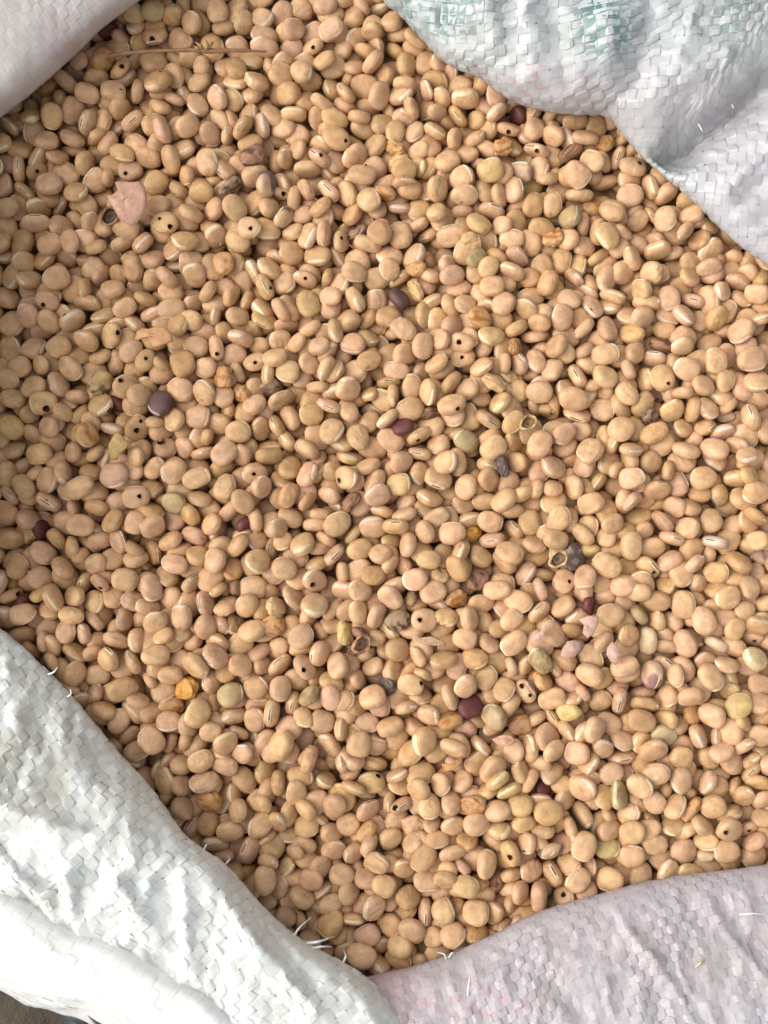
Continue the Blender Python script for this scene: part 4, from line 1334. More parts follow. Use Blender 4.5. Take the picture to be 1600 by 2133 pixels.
113,808,-5,-32,19,-22,19,16,12,12,
-174,-555,-8,14,-2,20,20,16,11,27,
440,-454,-16,25,2,2,22,17,11,36,
-679,740,-12,43,6,-22,21,18,12,11,
233,-358,-4,-23,8,12,21,19,13,11,
-627,135,-9,10,4,-2,19,17,11,7,
361,-198,-10,-33,-2,7,18,15,12,24,
503,402,-4,20,6,42,23,19,14,-1,
-20,668,-11,42,5,-39,21,19,14,-1,
-328,473,-9,38,-2,-19,23,17,12,30,
-455,-351,-4,-15,3,-6,17,13,11,-1,
-50,485,-18,43,2,28,22,20,13,25,
-366,365,7,38,4,39,18,14,10,-1,
570,334,-11,-4,0,-36,21,19,14,9,
137,725,-4,31,-12,-31,20,16,11,27,
208,-279,-13,-3,-2,44,21,20,12,6,
-595,-19,-10,4,2,-4,22,19,14,30,
-66,-184,-8,37,-6,-41,22,17,13,25,
-296,808,-13,-7,-2,34,17,16,10,26,
302,545,3,-33,3,-3,20,13,11,-1,
-64,107,-30,18,-5,42,23,19,13,7,
-71,-148,-14,-32,3,-4,23,19,13,24,
-122,585,7,-14,-3,10,17,14,10,-1,
-115,989,12,-5,0,2,18,16,12,-1,
462,19,7,20,12,8,17,16,11,17,
155,398,-1,-3,5,0,16,14,9,-1,
-481,824,-9,28,1,21,17,14,12,-1,
-581,219,-2,-23,8,0,16,15,11,-1,
198,-730,0,-4,-11,11,18,15,12,-1,
625,326,-21,37,1,8,19,15,11,27,
406,-242,8,12,2,11,16,14,9,-1,
-102,412,3,0,-7,-4,17,13,9,-1,
367,188,-11,32,0,-5,22,18,10,36,
-738,637,-11,40,4,28,23,18,12,10,
82,884,-14,43,2,18,20,16,10,7,
-117,-649,-1,3,10,0,16,15,11,-1,
-461,-22,19,3,3,19,15,14,10,-1,
294,358,14,10,-6,-4,16,12,9,-1,
-303,219,4,2,1,18,15,14,10,-1,
308,-481,-4,-6,8,9,20,13,10,-1,
-431,-372,-9,-4,11,8,20,13,10,-1,
641,151,-6,14,-8,6,19,14,10,-1,
447,-553,3,-4,-8,10,18,12,10,-1,
690,-354,12,-8,-4,-3,14,16,10,-1,
-184,136,-19,-22,20,32,20,19,13,25,
463,116,14,-15,9,2,19,13,11,-1,
-74,815,1,28,-6,-16,19,15,11,36,
9,300,-12,42,0,-34,22,17,14,-1,
-119,793,6,-18,7,-7,20,16,12,-1,
144,773,-7,27,2,-13,18,14,10,36,
592,-652,-12,6,3,39,22,18,14,29,
280,-63,0,-14,3,-3,17,13,10,-1,
588,-603,1,-6,-9,-3,18,11,9,30,
0,857,-12,-36,-9,-14,21,18,13,6,
-170,739,-17,40,1,38,21,18,11,-1,
610,196,3,-6,2,-10,18,13,10,-1,
-67,192,3,-6,-6,-16,20,12,11,-1,
676,105,22,-8,10,11,20,13,11,-1,
556,-660,7,6,2,-2,20,14,10,18,
375,-462,5,29,-2,14,18,16,13,9,
682,144,-8,5,4,-13,22,19,15,5,
-371,479,-9,-4,5,-28,22,19,14,29,
-97,-715,3,4,3,4,15,12,9,-1,
-424,266,-10,-42,-6,-43,17,16,11,-1,
-267,-247,-12,-1,0,-37,20,18,12,30,
-435,-74,-17,11,10,-24,19,15,9,36,
-553,266,-11,-45,-4,-41,22,19,13,-1,
643,246,10,5,0,18,16,13,9,-1,
425,-23,13,5,4,6,16,12,9,-1,
-515,160,-11,26,-6,-4,20,13,10,-1,
-389,327,-13,-43,3,3,22,17,14,9,
-346,25,1,-14,0,-3,17,13,10,-1,
-497,-55,1,35,0,28,18,14,8,36,
-218,-428,-9,7,-3,17,21,17,11,27,
-501,16,-10,-36,-2,10,23,20,13,7,
-397,-13,-16,-1,2,31,19,15,11,5,
-27,173,-10,2,6,14,17,13,9,-1,
687,-499,-7,15,-6,-1,16,15,10,-1,
-56,-508,1,-25,0,-5,17,13,10,-1,
-147,841,-3,-30,2,0,22,18,13,-1,
639,224,-9,11,0,38,23,20,14,5,
-291,-291,-5,0,2,17,23,19,13,-1,
-315,957,-13,-5,4,5,18,13,11,-1,
67,73,-2,7,4,16,16,14,10,-1,
40,-362,-2,18,-16,8,17,16,11,-1,
-41,752,-12,-6,5,-5,21,19,13,-1,
-288,3,-2,23,2,-34,21,18,13,25,
69,-256,-7,-40,-9,-8,21,17,12,-1,
431,648,-29,25,-1,3,21,17,12,27,
-146,-614,-13,7,3,-6,18,14,9,27,
-107,-496,-13,-10,16,2,21,13,10,21,
-371,-502,1,-4,12,4,15,14,11,-1,
509,-203,-10,11,-19,-9,17,14,12,36,
-559,-226,-5,7,-16,-4,19,15,11,-1,
157,231,3,4,8,-38,18,13,11,-1,
451,204,-13,-36,-8,36,23,19,15,8,
-154,-487,2,-2,-1,-3,19,13,10,-1,
-226,-534,9,8,-8,0,16,13,10,-1,
7,175,9,-22,-2,10,18,13,10,-1,
195,624,-7,10,6,21,21,18,14,28,
-541,297,-5,-11,-8,1,20,13,11,-1,
-260,-445,6,4,-6,-1,14,13,9,10,
317,45,-3,-5,15,14,20,14,12,-1,
-97,-591,-14,-2,9,-3,16,13,10,-1,
537,352,-14,1,-5,-5,15,14,9,-1,
-219,-481,-11,11,7,17,17,14,13,36,
608,162,-9,30,7,10,15,14,12,36,
190,22,-17,8,2,-1,18,13,10,-1,
177,-431,-6,23,14,34,17,15,10,-1,
-260,823,-19,-40,8,38,20,19,14,29,
590,482,-16,-40,0,23,18,18,11,-1,
67,-342,-13,-36,-14,-41,22,18,14,26,
-431,82,4,-4,2,-32,17,11,9,-1,
686,-18,-12,-42,10,14,19,18,13,28,
-180,910,-13,5,-4,11,20,18,13,27,
23,-569,-19,40,-1,-31,20,16,11,-1,
-139,942,-15,4,-4,6,22,18,12,9,
-618,-250,2,0,10,-30,19,17,11,26,
-405,-119,-7,-3,-7,-14,18,13,11,-1,
-377,123,-11,-7,-8,22,16,14,10,-1,
-48,765,6,-19,5,-1,16,15,11,-1,
-457,410,-8,-17,6,-4,17,15,10,-1,
129,396,-13,-33,-11,35,22,18,13,-1,
400,-435,10,3,8,-10,18,12,10,-1,
-213,-514,-4,16,-1,18,21,18,14,-1,
175,726,-4,-12,-12,0,18,16,11,-1,
-163,-313,-13,7,7,-8,19,16,12,-1,
-531,502,-34,11,0,13,23,18,15,-1,
165,-18,-19,-32,5,2,23,19,14,24,
-16,-432,-9,7,6,-5,16,15,11,-1,
96,-598,12,-6,2,1,16,10,9,-1,
-92,344,8,-14,-2,-21,18,12,9,-1,
-632,690,-6,-3,14,12,18,14,11,-1,
-194,-681,-6,-3,6,28,22,14,12,-1,
-308,665,-6,34,0,-12,17,14,11,36,
-292,992,-17,6,1,-29,24,19,14,-1,
-552,510,0,-34,8,44,17,13,10,-1,
328,-78,-16,42,-2,-25,19,14,12,10,
-453,-441,-3,-4,7,5,21,13,11,-1,
-363,-170,-13,38,-3,-24,22,18,13,7,
165,-634,-9,42,0,40,21,20,14,-1,
-480,365,-12,-16,-5,-10,20,13,11,-1,
-141,350,-4,-18,-13,5,20,15,11,-1,
-585,112,3,1,-13,0,16,14,10,-1,
-596,-122,-10,11,-7,35,24,21,14,-1,
-485,621,-23,-20,-16,24,21,18,11,8,
-503,519,-8,-24,-6,-38,19,15,12,10,
-652,488,-7,9,-6,-26,18,17,12,5,
-348,-431,-8,29,3,11,22,17,15,27,
-221,264,-11,-40,21,-41,21,19,13,-1,
-615,500,-19,8,9,-16,21,18,15,11,
-593,428,-11,43,2,-34,22,19,13,10,
66,701,-6,4,-8,6,20,11,9,-1,
180,768,-13,7,-11,-10,18,13,10,-1,
668,-185,7,2,2,8,14,13,9,-1,
-191,687,-8,-3,-16,43,17,13,10,-1,
-55,-627,-14,12,4,9,16,15,11,16,
142,-78,8,19,-2,16,19,17,13,10,
-468,-70,-3,-24,-10,-8,19,17,12,16,
287,783,-12,45,16,38,22,19,14,-1,
602,-455,-15,-3,5,-8,18,15,11,5,
418,-2,-9,-1,-4,-21,23,17,14,-1,
198,528,-20,-38,7,-18,22,20,13,29,
103,778,-2,12,12,2,21,11,9,-1,
286,-469,-7,-8,6,41,19,18,13,-1,
121,-250,-10,4,-7,17,18,17,11,11,
135,-287,-7,-2,-1,19,20,15,12,27,
-46,15,-9,45,0,14,20,17,13,6,
-649,279,6,9,-9,-8,15,14,9,-1,
-465,-87,-3,34,8,7,18,16,12,28,
-56,-741,0,21,1,-1,15,13,10,-1,
-127,-24,-12,20,-1,0,21,15,12,25,
281,411,-14,0,0,8,21,19,13,7,
148,-403,-15,37,7,-40,19,16,12,26,
144,432,-11,-5,-1,2,19,13,10,-1,
-726,751,-5,18,-3,-10,15,14,10,8,
-96,268,2,-38,-12,-20,22,20,14,29,
-260,720,-14,0,-1,4,20,13,11,-1,
380,349,3,21,-4,11,18,12,9,-1,
-441,452,-17,-31,8,6,19,18,13,28,
-304,-70,-2,6,-10,25,22,19,14,-1,
-440,-178,-2,-4,9,-1,19,11,9,-1,
481,-581,6,0,-3,7,19,13,11,-1,
89,-771,7,-5,-9,6,14,13,9,-1,
568,161,-13,-1,10,12,16,14,10,-1,
-423,159,-10,-7,-5,-31,22,17,13,8,
-470,-414,-13,13,-2,12,16,13,9,-1,
316,651,-11,32,6,4,18,14,11,-1,
148,832,-8,41,8,42,22,18,14,29,
-178,-736,3,-3,2,-10,13,11,9,-1,
-55,934,-13,32,0,-36,17,15,12,5,
339,-578,11,-23,2,-18,17,13,9,-1,
-668,690,-9,-22,2,-30,22,17,12,28,
-203,165,-14,26,-10,-17,20,16,11,36,
235,56,-11,5,-2,18,18,15,11,-1,
-148,-380,1,5,5,30,15,11,9,-1,
102,369,-8,-3,3,-23,19,14,11,27,
112,-83,-11,-8,1,-25,21,17,14,-1,
696,-8,0,-21,8,-8,20,13,10,-1,
536,-303,12,5,-2,-21,16,9,8,-1,
-99,832,-23,6,-12,43,22,20,13,-1,
24,-419,-16,3,1,15,18,15,11,9,
291,-146,-5,-24,7,-18,18,13,10,8,
-535,376,-2,-13,3,7,18,13,10,-1,
233,-665,-6,16,14,-2,18,14,11,-1,
-650,617,-15,36,-2,-14,22,17,12,24,
-272,445,-18,5,6,-18,18,13,10,-1,
-684,767,2,-2,-12,-20,18,13,11,-1,
266,-494,5,24,1,15,18,13,10,-1,
-482,717,-15,43,3,35,22,17,12,8,
222,613,-5,-12,6,-18,18,13,10,-1,
-48,-312,-9,-4,17,-2,19,13,10,-1,
-323,402,-11,36,4,7,20,16,12,23,
636,-556,-15,23,-14,-42,23,19,14,10,
364,454,-10,25,-11,-13,17,14,10,-1,
-211,-639,5,4,-16,13,20,14,11,-1,
680,67,17,-4,11,0,17,13,10,-1,
82,824,-7,26,-20,-20,17,15,10,-1,
128,184,2,-8,6,37,22,18,12,11,
588,599,-3,-35,12,-12,23,19,14,7,
-128,145,-13,-41,-5,25,23,18,13,-1,
-545,38,-5,-6,4,-6,23,19,15,-1,
23,-487,-7,-20,-11,5,20,11,9,-1,
227,553,-2,2,-12,-6,18,13,10,-1,
-435,790,-3,-15,-3,-8,16,13,10,-1,
-439,46,-10,-8,-7,-10,17,14,11,1,
255,231,-9,4,1,-23,16,13,10,36,
581,-97,1,16,9,7,17,14,10,3,
-319,-316,-9,12,4,18,16,16,13,36,
472,-151,9,11,-6,0,16,13,10,-1,
380,91,-10,38,-2,19,20,15,12,-1,
-481,929,-20,-34,7,15,18,14,12,26,
-586,-67,-9,-15,-6,22,16,15,10,-1,
-381,652,-3,11,-13,-10,19,14,10,-1,
20,-140,-5,17,-1,6,24,19,14,-1,
89,715,-9,40,-2,-17,21,17,12,24,
-180,394,-10,14,-3,33,23,18,13,28,
302,670,-10,-36,0,-22,18,15,11,-1,
-728,552,-15,2,-3,26,18,15,11,6,
371,156,-14,4,-8,2,18,13,10,-1,
-267,107,2,-2,-12,18,16,13,10,-1,
-195,-568,4,-7,-12,26,20,11,10,-1,
185,-207,-21,5,8,-28,18,17,12,25,
383,-28,-10,-40,7,-30,20,17,11,25,
-272,-659,-4,-4,-10,-17,16,12,9,-1,
-365,965,-12,-10,-1,38,22,17,13,9,
-598,-297,-4,10,-2,-15,22,20,14,29,
536,-206,-17,-9,11,41,21,16,13,7,
-401,509,-6,9,5,-36,22,18,13,6,
336,-404,3,20,-10,-12,15,13,10,-1,
-233,393,-19,13,0,34,20,18,13,8,
222,367,-7,2,-6,8,20,18,14,24,
-289,476,-16,6,7,-31,22,17,12,10,
644,422,5,-1,11,0,16,13,10,-1,
218,809,10,-40,-1,20,20,18,12,25,
40,830,8,-23,-2,-2,17,13,11,-1,
-79,-401,-3,26,-9,-24,16,13,10,-1,
-552,75,0,-9,-12,-14,19,15,11,-1,
-165,323,0,-10,2,14,16,11,9,-1,
247,719,-19,34,-6,-16,22,17,13,-1,
200,708,-12,22,-4,-8,21,16,12,-1,
-155,-422,-36,-2,-2,18,24,20,15,-1,
417,-46,-1,-5,4,19,14,13,9,-1,
-464,103,16,8,-8,-9,14,13,9,-1,
150,15,-14,-6,7,0,17,14,10,-1,
-575,188,-14,12,-15,-26,24,17,14,28,
295,78,-15,3,3,14,19,16,12,25,
-239,-53,-10,0,7,2,14,13,9,-1,
-189,359,-20,14,10,0,22,17,7,36,
-16,-235,-10,13,-4,1,14,14,10,-1,
-626,-218,-11,5,1,14,18,16,12,26,
-124,772,-13,44,13,-15,22,19,12,5,
-88,437,-12,7,9,-38,21,19,12,-1,
-382,565,-7,39,0,-9,24,20,13,25,
-74,-349,8,-4,-1,7,14,13,10,-1,
288,-80,-16,-41,0,-41,19,17,11,10,
-128,-97,-13,14,14,44,22,16,12,7,
-32,374,-17,-12,-8,9,17,13,10,17,
180,462,-4,2,5,10,21,18,14,-1,
-159,-669,-10,-29,2,45,22,17,13,-1,
241,3,-14,-25,6,0,20,18,12,12,
629,105,-15,42,-1,-17,23,18,14,5,
-571,428,2,23,17,24,18,14,10,-1,
-536,-338,-6,-9,-11,6,15,13,10,-1,
537,79,-5,35,-16,-38,19,14,10,-1,
-103,393,-11,0,6,22,19,15,11,9,
-546,459,-20,18,4,15,18,13,10,-1,
472,377,-12,9,-2,44,21,19,12,7,
-57,872,-7,-7,9,10,18,14,10,-1,
-81,912,-15,-5,-5,18,14,13,9,-1,
-484,-289,-13,44,4,14,20,18,14,26,
63,-269,8,19,-8,-14,15,12,9,-1,
-669,186,-1,3,10,8,14,13,10,-1,
-91,681,-8,-4,-6,-30,18,16,11,24,
414,-160,-12,12,-5,2,15,13,10,-1,
-461,115,-6,6,-7,-23,20,18,14,28,
-21,-289,-13,-8,-5,5,14,11,9,-1,
696,-565,-12,-7,-4,-6,14,13,9,-1,
258,33,-6,27,13,-36,19,16,12,-1,
203,750,-12,-33,-6,-23,22,16,14,26,
108,879,-6,0,12,4,16,14,11,12,
25,916,-33,26,-4,-10,19,17,13,-1,
-692,621,-5,25,4,-10,17,14,9,36,
59,-401,-14,29,-4,-9,21,16,13,23,
-158,577,-10,0,-5,-3,16,12,10,-1,
-32,335,-14,12,10,32,19,15,13,-1,
453,22,-12,35,14,-16,22,19,14,-1,
-708,-196,-5,11,-3,-2,23,19,15,11,
-167,707,-5,9,-10,-14,15,13,9,-1,
-397,627,-11,-14,-7,-14,17,13,10,-1,
53,-217,-11,-8,-6,-4,20,18,13,-1,
-665,148,-6,15,-4,-6,15,16,10,-1,
599,-279,-11,-40,6,-7,18,16,12,-1,
-440,-497,-17,34,-2,-17,22,18,12,5,
-620,-180,-2,40,-10,-10,22,19,13,5,
30,945,-16,34,-6,-3,21,17,13,23,
-288,846,-11,39,-4,-1,21,17,11,-1,
287,45,-5,28,15,24,15,15,11,-1,
-305,84,-6,13,16,0,23,19,14,-1,
-471,203,-6,42,-5,40,21,18,15,26,
454,692,-14,22,-2,17,18,14,10,36,
371,477,-16,-8,4,20,20,16,11,26,
-566,558,-5,-30,-12,22,17,14,11,-1,
31,592,-12,30,7,3,18,14,10,-1,
222,-136,-14,-2,3,41,21,19,13,-1,
202,-605,-12,-27,-2,-11,21,17,13,5,
-360,-392,-1,13,11,17,21,18,14,24,
527,-137,-10,0,-12,-14,16,11,9,-1,
114,569,-13,-2,-6,-38,23,20,13,9,
413,493,-13,-22,4,9,20,11,9,-1,
697,-531,-11,13,1,5,14,16,11,-1,
-97,-318,-2,40,-7,-15,20,17,12,-1,
-13,-822,-1,20,7,36,24,17,15,10,
-4,2,-14,-21,14,41,21,19,12,29,
664,126,3,17,-10,-4,17,13,11,-1,
553,-585,-9,-23,-10,9,20,16,13,-1,
463,271,1,17,0,28,15,14,10,-1,
-319,769,-11,11,-1,-10,18,10,9,-1,
-161,-123,-9,-44,-9,-26,20,19,13,6,
-175,544,-11,-10,-5,2,16,15,10,-1,
655,388,-16,45,-4,18,20,16,13,-1,
-157,264,-17,-44,4,22,22,16,12,26,
-332,6,-14,-6,2,41,22,17,12,8,
-78,-112,-8,10,-19,-9,19,14,10,-1,
587,-134,-9,-1,11,-10,15,13,10,-1,
372,-143,-8,-29,5,-21,23,18,14,7,
-465,-370,-11,18,-5,-11,22,17,13,9,
-211,685,-20,28,-5,20,19,16,12,-1,
66,557,-15,22,-8,6,18,13,9,-1,
660,-432,4,16,-9,10,17,11,9,35,
508,-638,-10,-43,-2,36,20,16,13,-1,
-360,-135,-1,16,12,8,14,12,10,36,
-357,874,-6,-7,-8,16,13,13,9,-1,
-135,-786,-11,44,-5,-19,19,15,12,29,
-340,112,-8,23,6,4,20,16,9,36,
-493,328,-9,45,-1,17,20,18,12,-1,
-228,528,-39,-42,-1,-26,20,18,12,28,
38,-6,8,-17,-4,4,18,13,10,-1,
326,-607,-7,30,-10,2,22,19,13,-1,
-445,754,-5,4,5,7,20,17,13,9,
281,-384,-15,-22,-8,8,16,13,10,-1,
447,53,-37,2,-2,40,20,19,13,29,
134,-465,-19,15,2,36,18,14,11,28,
611,-510,-12,42,2,-35,20,17,12,28,
86,456,-4,-14,-12,-12,19,15,11,-1,
-561,-133,-11,20,-5,16,16,13,10,36,
297,-116,-28,-20,6,-1,20,17,11,12,
575,537,12,17,8,9,16,12,9,-1,
692,97,-6,34,-4,-44,23,19,15,-1,
-124,238,-1,-20,-5,0,16,15,10,-1,
484,-337,-27,-24,-1,-42,18,16,12,9,
375,372,-10,-42,4,-8,21,16,13,-1,
-254,465,-17,30,-8,27,19,14,12,5,
108,-213,-15,44,-1,-33,20,19,12,-1,
-310,-245,-9,-9,12,-44,21,17,13,25,
31,453,-17,24,-7,8,20,16,10,36,
226,-92,-11,27,7,34,22,18,14,-1,
-175,-218,-11,39,-2,20,22,16,12,23,
391,285,-8,-8,0,-6,21,18,14,-1,
711,216,-14,9,8,-10,19,15,10,36,
-534,-247,-15,-38,-6,23,21,16,12,-1,
524,-251,-9,18,-3,-2,17,12,10,-1,
-242,-687,-7,-38,-4,-30,22,17,15,28,
-575,597,-14,-2,2,-16,15,13,11,27,
-527,678,-16,-1,2,-1,19,15,13,26,
-246,233,-13,9,-4,22,20,16,11,-1,
477,-426,-7,-2,-11,37,22,17,14,6,
-545,112,-3,-4,14,27,16,13,9,-1,
659,-25,-17,37,-1,9,17,14,11,-1,
90,406,-20,-33,19,42,24,19,14,-1,
245,133,-7,-4,11,-11,19,12,9,-1,
125,472,-15,38,10,-12,23,18,14,24,
-614,-278,6,15,-12,-9,15,13,10,-1,
449,515,-10,-4,5,30,20,17,13,-1,
627,460,-9,40,-6,-5,20,18,12,26,
546,382,-14,-1,0,-8,21,17,12,28,
-346,147,-11,-36,4,13,22,16,12,26,
380,308,1,-17,8,10,17,12,10,-1,
-366,402,-11,15,8,7,16,13,10,36,
-552,345,-11,16,0,5,22,20,14,8,
-344,342,-9,8,1,-4,19,17,11,-1,
-74,-373,-15,6,-5,-14,20,19,14,-1,
-708,593,-14,-40,-4,22,20,16,11,10,
-84,-770,-17,-40,-14,-16,20,17,12,-1,
-264,190,-8,42,6,28,17,17,11,-1,
189,321,-12,32,-3,17,23,20,13,28,
-68,-288,-13,1,-2,18,20,17,12,-1,
-238,320,-17,10,-8,3,16,13,9,36,
-360,-242,-22,-36,12,45,20,15,12,-1,
-145,19,-7,19,6,12,14,13,9,-1,
-393,-238,-10,-6,-6,-25,20,15,12,-1,
-306,346,-15,40,7,-15,16,13,8,36,
348,339,-9,5,0,34,23,19,14,9,
-408,-231,7,-10,-3,6,13,10,9,-1,
-293,-631,-15,-17,-5,2,15,11,9,-1,
720,372,-8,27,10,8,20,14,11,-1,
672,537,-15,12,6,-8,17,13,9,-1,
486,520,-22,-13,1,39,20,16,13,-1,
97,-442,-15,0,-1,11,21,17,13,-1,
-87,501,-33,31,7,-12,20,17,12,10,
184,219,-16,-4,3,-2,15,11,9,-1,
105,-359,-12,1,2,12,20,16,12,24,
-379,-281,-12,42,-1,23,20,17,11,24,
556,506,-25,32,-12,-3,20,17,12,9,
-265,408,-21,27,-17,13,20,16,9,36,
-550,621,-37,0,6,24,19,15,13,-1,
560,540,-8,38,-6,38,20,17,12,25,
-33,906,-13,26,10,-4,19,17,11,24,
-278,267,-13,-23,9,-17,16,14,10,-1,
476,649,-14,-42,8,-6,19,17,14,11,
347,-222,-5,15,4,-3,15,12,9,-1,
215,487,-11,36,3,34,21,17,14,29,
563,225,10,22,-7,0,13,11,9,-1,
40,767,-12,32,-9,38,21,17,14,9,
-151,38,-14,-41,-2,7,20,17,11,10,
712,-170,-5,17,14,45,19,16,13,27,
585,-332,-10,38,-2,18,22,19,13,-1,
178,-704,-10,7,0,-1,20,18,13,-1,
30,-503,-15,-39,-3,42,18,15,11,30,
368,-690,10,-4,9,16,17,13,10,-1,
-426,548,-12,0,-2,-20,21,20,14,6,
605,369,-16,-3,-3,21,13,11,9,-1,
-137,211,-14,-2,-2,-27,21,18,13,10,
696,460,0,12,-12,-2,13,13,9,-1,
11,-99,2,17,8,11,13,13,9,-1,
385,558,-14,27,-4,-25,18,15,11,29,
-535,653,-13,-26,-17,-22,15,14,10,-1,
114,-319,-20,40,4,5,21,15,12,9,
654,301,-15,-6,2,-26,19,16,11,6,
229,284,-2,25,-2,22,14,12,9,-1,
341,302,1,-6,14,-40,18,17,11,-1,
402,-308,-9,42,5,-37,20,17,14,10,
4,637,-6,-28,4,-40,21,16,13,-1,
-65,-804,-11,4,2,2,20,18,13,9,
86,545,-33,32,-13,2,19,15,10,36,
429,-69,-13,10,2,-42,23,19,14,28,
-180,-652,-9,-10,-7,8,14,11,9,-1,
25,-343,-11,0,0,23,19,16,13,26,
641,-331,-12,6,-12,0,17,14,11,6,
687,413,-16,-10,2,-6,16,11,9,-1,
597,286,0,2,-2,8,20,18,12,26,
-470,78,3,-3,-3,-7,14,13,9,-1,
-656,-257,-8,-12,-18,26,16,13,10,-1,
-584,299,-11,40,6,6,19,17,12,-1,
-190,-54,-5,-1,-2,10,13,12,9,-1,
710,487,-16,40,0,-29,23,18,13,-1,
-308,-145,1,-42,20,34,16,13,9,-1,
-163,-626,-12,6,-14,2,17,11,10,-1,
-298,-532,-19,38,0,14,24,17,13,-1,
-418,368,-13,-2,-3,43,21,18,13,-1,
327,-503,-4,-2,-2,1,14,11,9,-1,
-410,811,-13,28,-5,-8,18,13,9,-1,
264,-284,-7,14,5,12,16,13,10,-1,
84,671,-11,38,-4,11,18,15,11,6,
-225,-185,-10,-35,-4,22,20,18,13,-1,
347,-346,-10,44,-18,-15,20,18,12,29,
431,399,-19,36,-10,-6,22,16,12,-1,
230,313,-9,-7,5,-20,22,19,13,-1,
-619,99,-14,-38,-10,-30,19,16,13,10,
41,19,-14,-9,-7,12,16,12,10,-1,
-309,-210,-15,11,-9,-3,19,17,12,29,
406,-128,-12,-42,-4,-21,19,17,13,7,
-706,32,-13,19,-1,-12,16,13,9,36,
-384,38,-10,-3,1,43,21,18,13,10,
-76,795,-15,6,-16,-37,20,17,14,26,
-265,67,-11,-4,-2,-38,19,16,12,-1,
-398,-426,-13,-2,-16,-4,16,15,10,-1,
-82,137,-11,-35,4,36,24,17,14,-1,
320,206,-28,-18,-12,22,23,20,13,7,
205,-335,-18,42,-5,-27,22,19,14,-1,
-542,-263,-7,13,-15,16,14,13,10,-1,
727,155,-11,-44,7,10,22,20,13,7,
354,725,-5,21,1,-15,22,19,11,8,
-157,875,-9,-6,5,-38,22,20,13,27,
-437,713,-4,15,-7,16,22,18,15,26,
9,249,-17,22,1,2,16,13,10,36,
17,222,-7,-20,6,-22,16,13,9,32,
464,100,-9,20,-7,-20,23,20,13,-1,
-149,803,-11,-44,-6,-36,19,17,13,9,
-250,-450,-18,-8,-4,32,21,16,12,25,
350,-14,-20,-20,6,20,21,18,14,-1,
681,-460,-17,-26,-4,10,14,11,9,-1,
87,-573,-3,-4,14,16,15,11,9,-1,
-94,-242,-17,-36,-6,-34,22,18,13,27,
187,422,-9,0,4,37,19,15,12,25,
-214,-712,-9,-4,-5,5,15,13,9,-1,
-153,-748,-13,-16,-10,21,13,11,9,-1,
-685,87,-32,29,-6,-36,21,18,14,28,
-513,459,-18,10,6,-19,15,12,8,36,
-33,797,-25,-19,1,44,20,17,13,10,
635,-196,5,-8,-5,-1,13,13,9,-1,
-443,381,-6,-19,-5,5,17,13,10,-1,
552,-433,-14,42,-2,35,19,16,11,-1,
-513,650,-38,-41,-1,-18,20,17,13,10,
36,-99,-18,31,10,33,20,15,11,21,
200,88,-8,23,-8,41,22,17,14,10,
-209,-24,-11,-43,1,26,21,16,14,-1,
-140,-639,-15,30,2,-4,19,17,10,30,
-419,-287,-8,-10,-2,-30,21,17,14,-1,
369,-408,6,45,-13,34,21,19,14,-1,
237,-288,-4,-16,19,-11,14,13,9,-1,
-97,595,-33,15,0,37,23,17,14,24,
-597,570,-31,27,-12,32,20,18,12,-1,
568,431,-14,-3,-7,30,19,17,11,27,
-225,-287,-7,-3,13,2,14,12,9,-1,
332,-529,-3,4,11,5,21,12,10,-1,
290,-584,6,-14,-8,0,15,11,9,4,
-474,442,-34,-36,3,14,25,19,13,30,
652,204,-8,27,8,12,16,14,10,-1,
-97,-210,-14,-34,-6,-42,18,14,11,8,
596,36,-13,-7,-3,-1,15,11,9,-1,
-173,-595,-17,-9,5,-2,15,11,9,-1,
-251,354,-33,6,13,-21,20,13,10,-1,
-191,61,-13,33,1,-9,19,14,10,-1,
-584,9,-11,16,19,19,15,13,9,-1,
-115,-693,-13,-16,0,8,16,12,9,-1,
323,153,-6,-44,0,8,21,17,13,-1,
-15,591,-11,7,6,26,21,17,12,-1,
-325,377,-12,28,14,24,18,13,10,-1,
-133,-745,-33,-26,-3,-28,22,17,14,7,
-507,853,-16,32,5,12,20,16,13,5,
67,670,-8,6,-13,-6,15,14,10,0,
156,552,-13,41,-5,-26,21,18,13,8,
-15,-174,-9,-4,-1,-12,20,18,13,-1,
76,268,-30,-1,-12,39,23,18,13,6,
-9,-357,-6,42,-3,26,18,15,12,12,
722,448,-8,-24,9,16,21,16,13,8,
-276,-518,-7,-16,7,-18,13,12,9,-1,
-743,518,-1,-40,2,-45,23,17,12,10,
-361,-101,-11,-44,-2,-40,22,16,12,-1,
391,424,-22,-17,6,36,20,17,11,29,
-457,238,-17,7,-3,3,20,19,13,12,
18,-633,-28,45,22,24,21,16,14,29,
-739,713,6,-4,-4,-1,16,16,11,-1,
542,-394,-13,13,-7,-40,20,17,12,24,
110,273,-8,-32,-1,-38,21,17,14,7,
-264,779,-19,-36,0,-27,18,16,12,24,
313,-382,-16,23,-3,-14,17,14,9,36,
656,17,-40,-43,2,-16,20,17,11,-1,
87,788,-20,39,11,35,19,16,14,25,
-305,742,-21,24,-5,-26,15,12,10,36,
328,695,-15,-41,4,-12,18,15,11,-1,
80,6,-12,34,4,-6,20,16,11,7,
-97,78,-12,2,8,-3,13,13,9,-1,
486,-37,-14,9,-5,10,16,13,10,-1,
-333,142,-1,14,21,10,14,11,9,-1,
-388,825,-27,-38,16,18,23,18,14,24,
227,655,-9,6,10,-42,21,18,12,-1,
94,-287,-11,-40,-7,-32,21,18,14,9,
406,59,-15,17,11,9,14,13,10,-1,
660,-121,-11,39,7,14,20,17,12,-1,
-119,-4,-10,-22,4,-1,16,13,9,-1,
-423,283,-9,-17,8,-8,16,13,10,5,
-514,934,-10,4,15,12,20,11,10,-1,
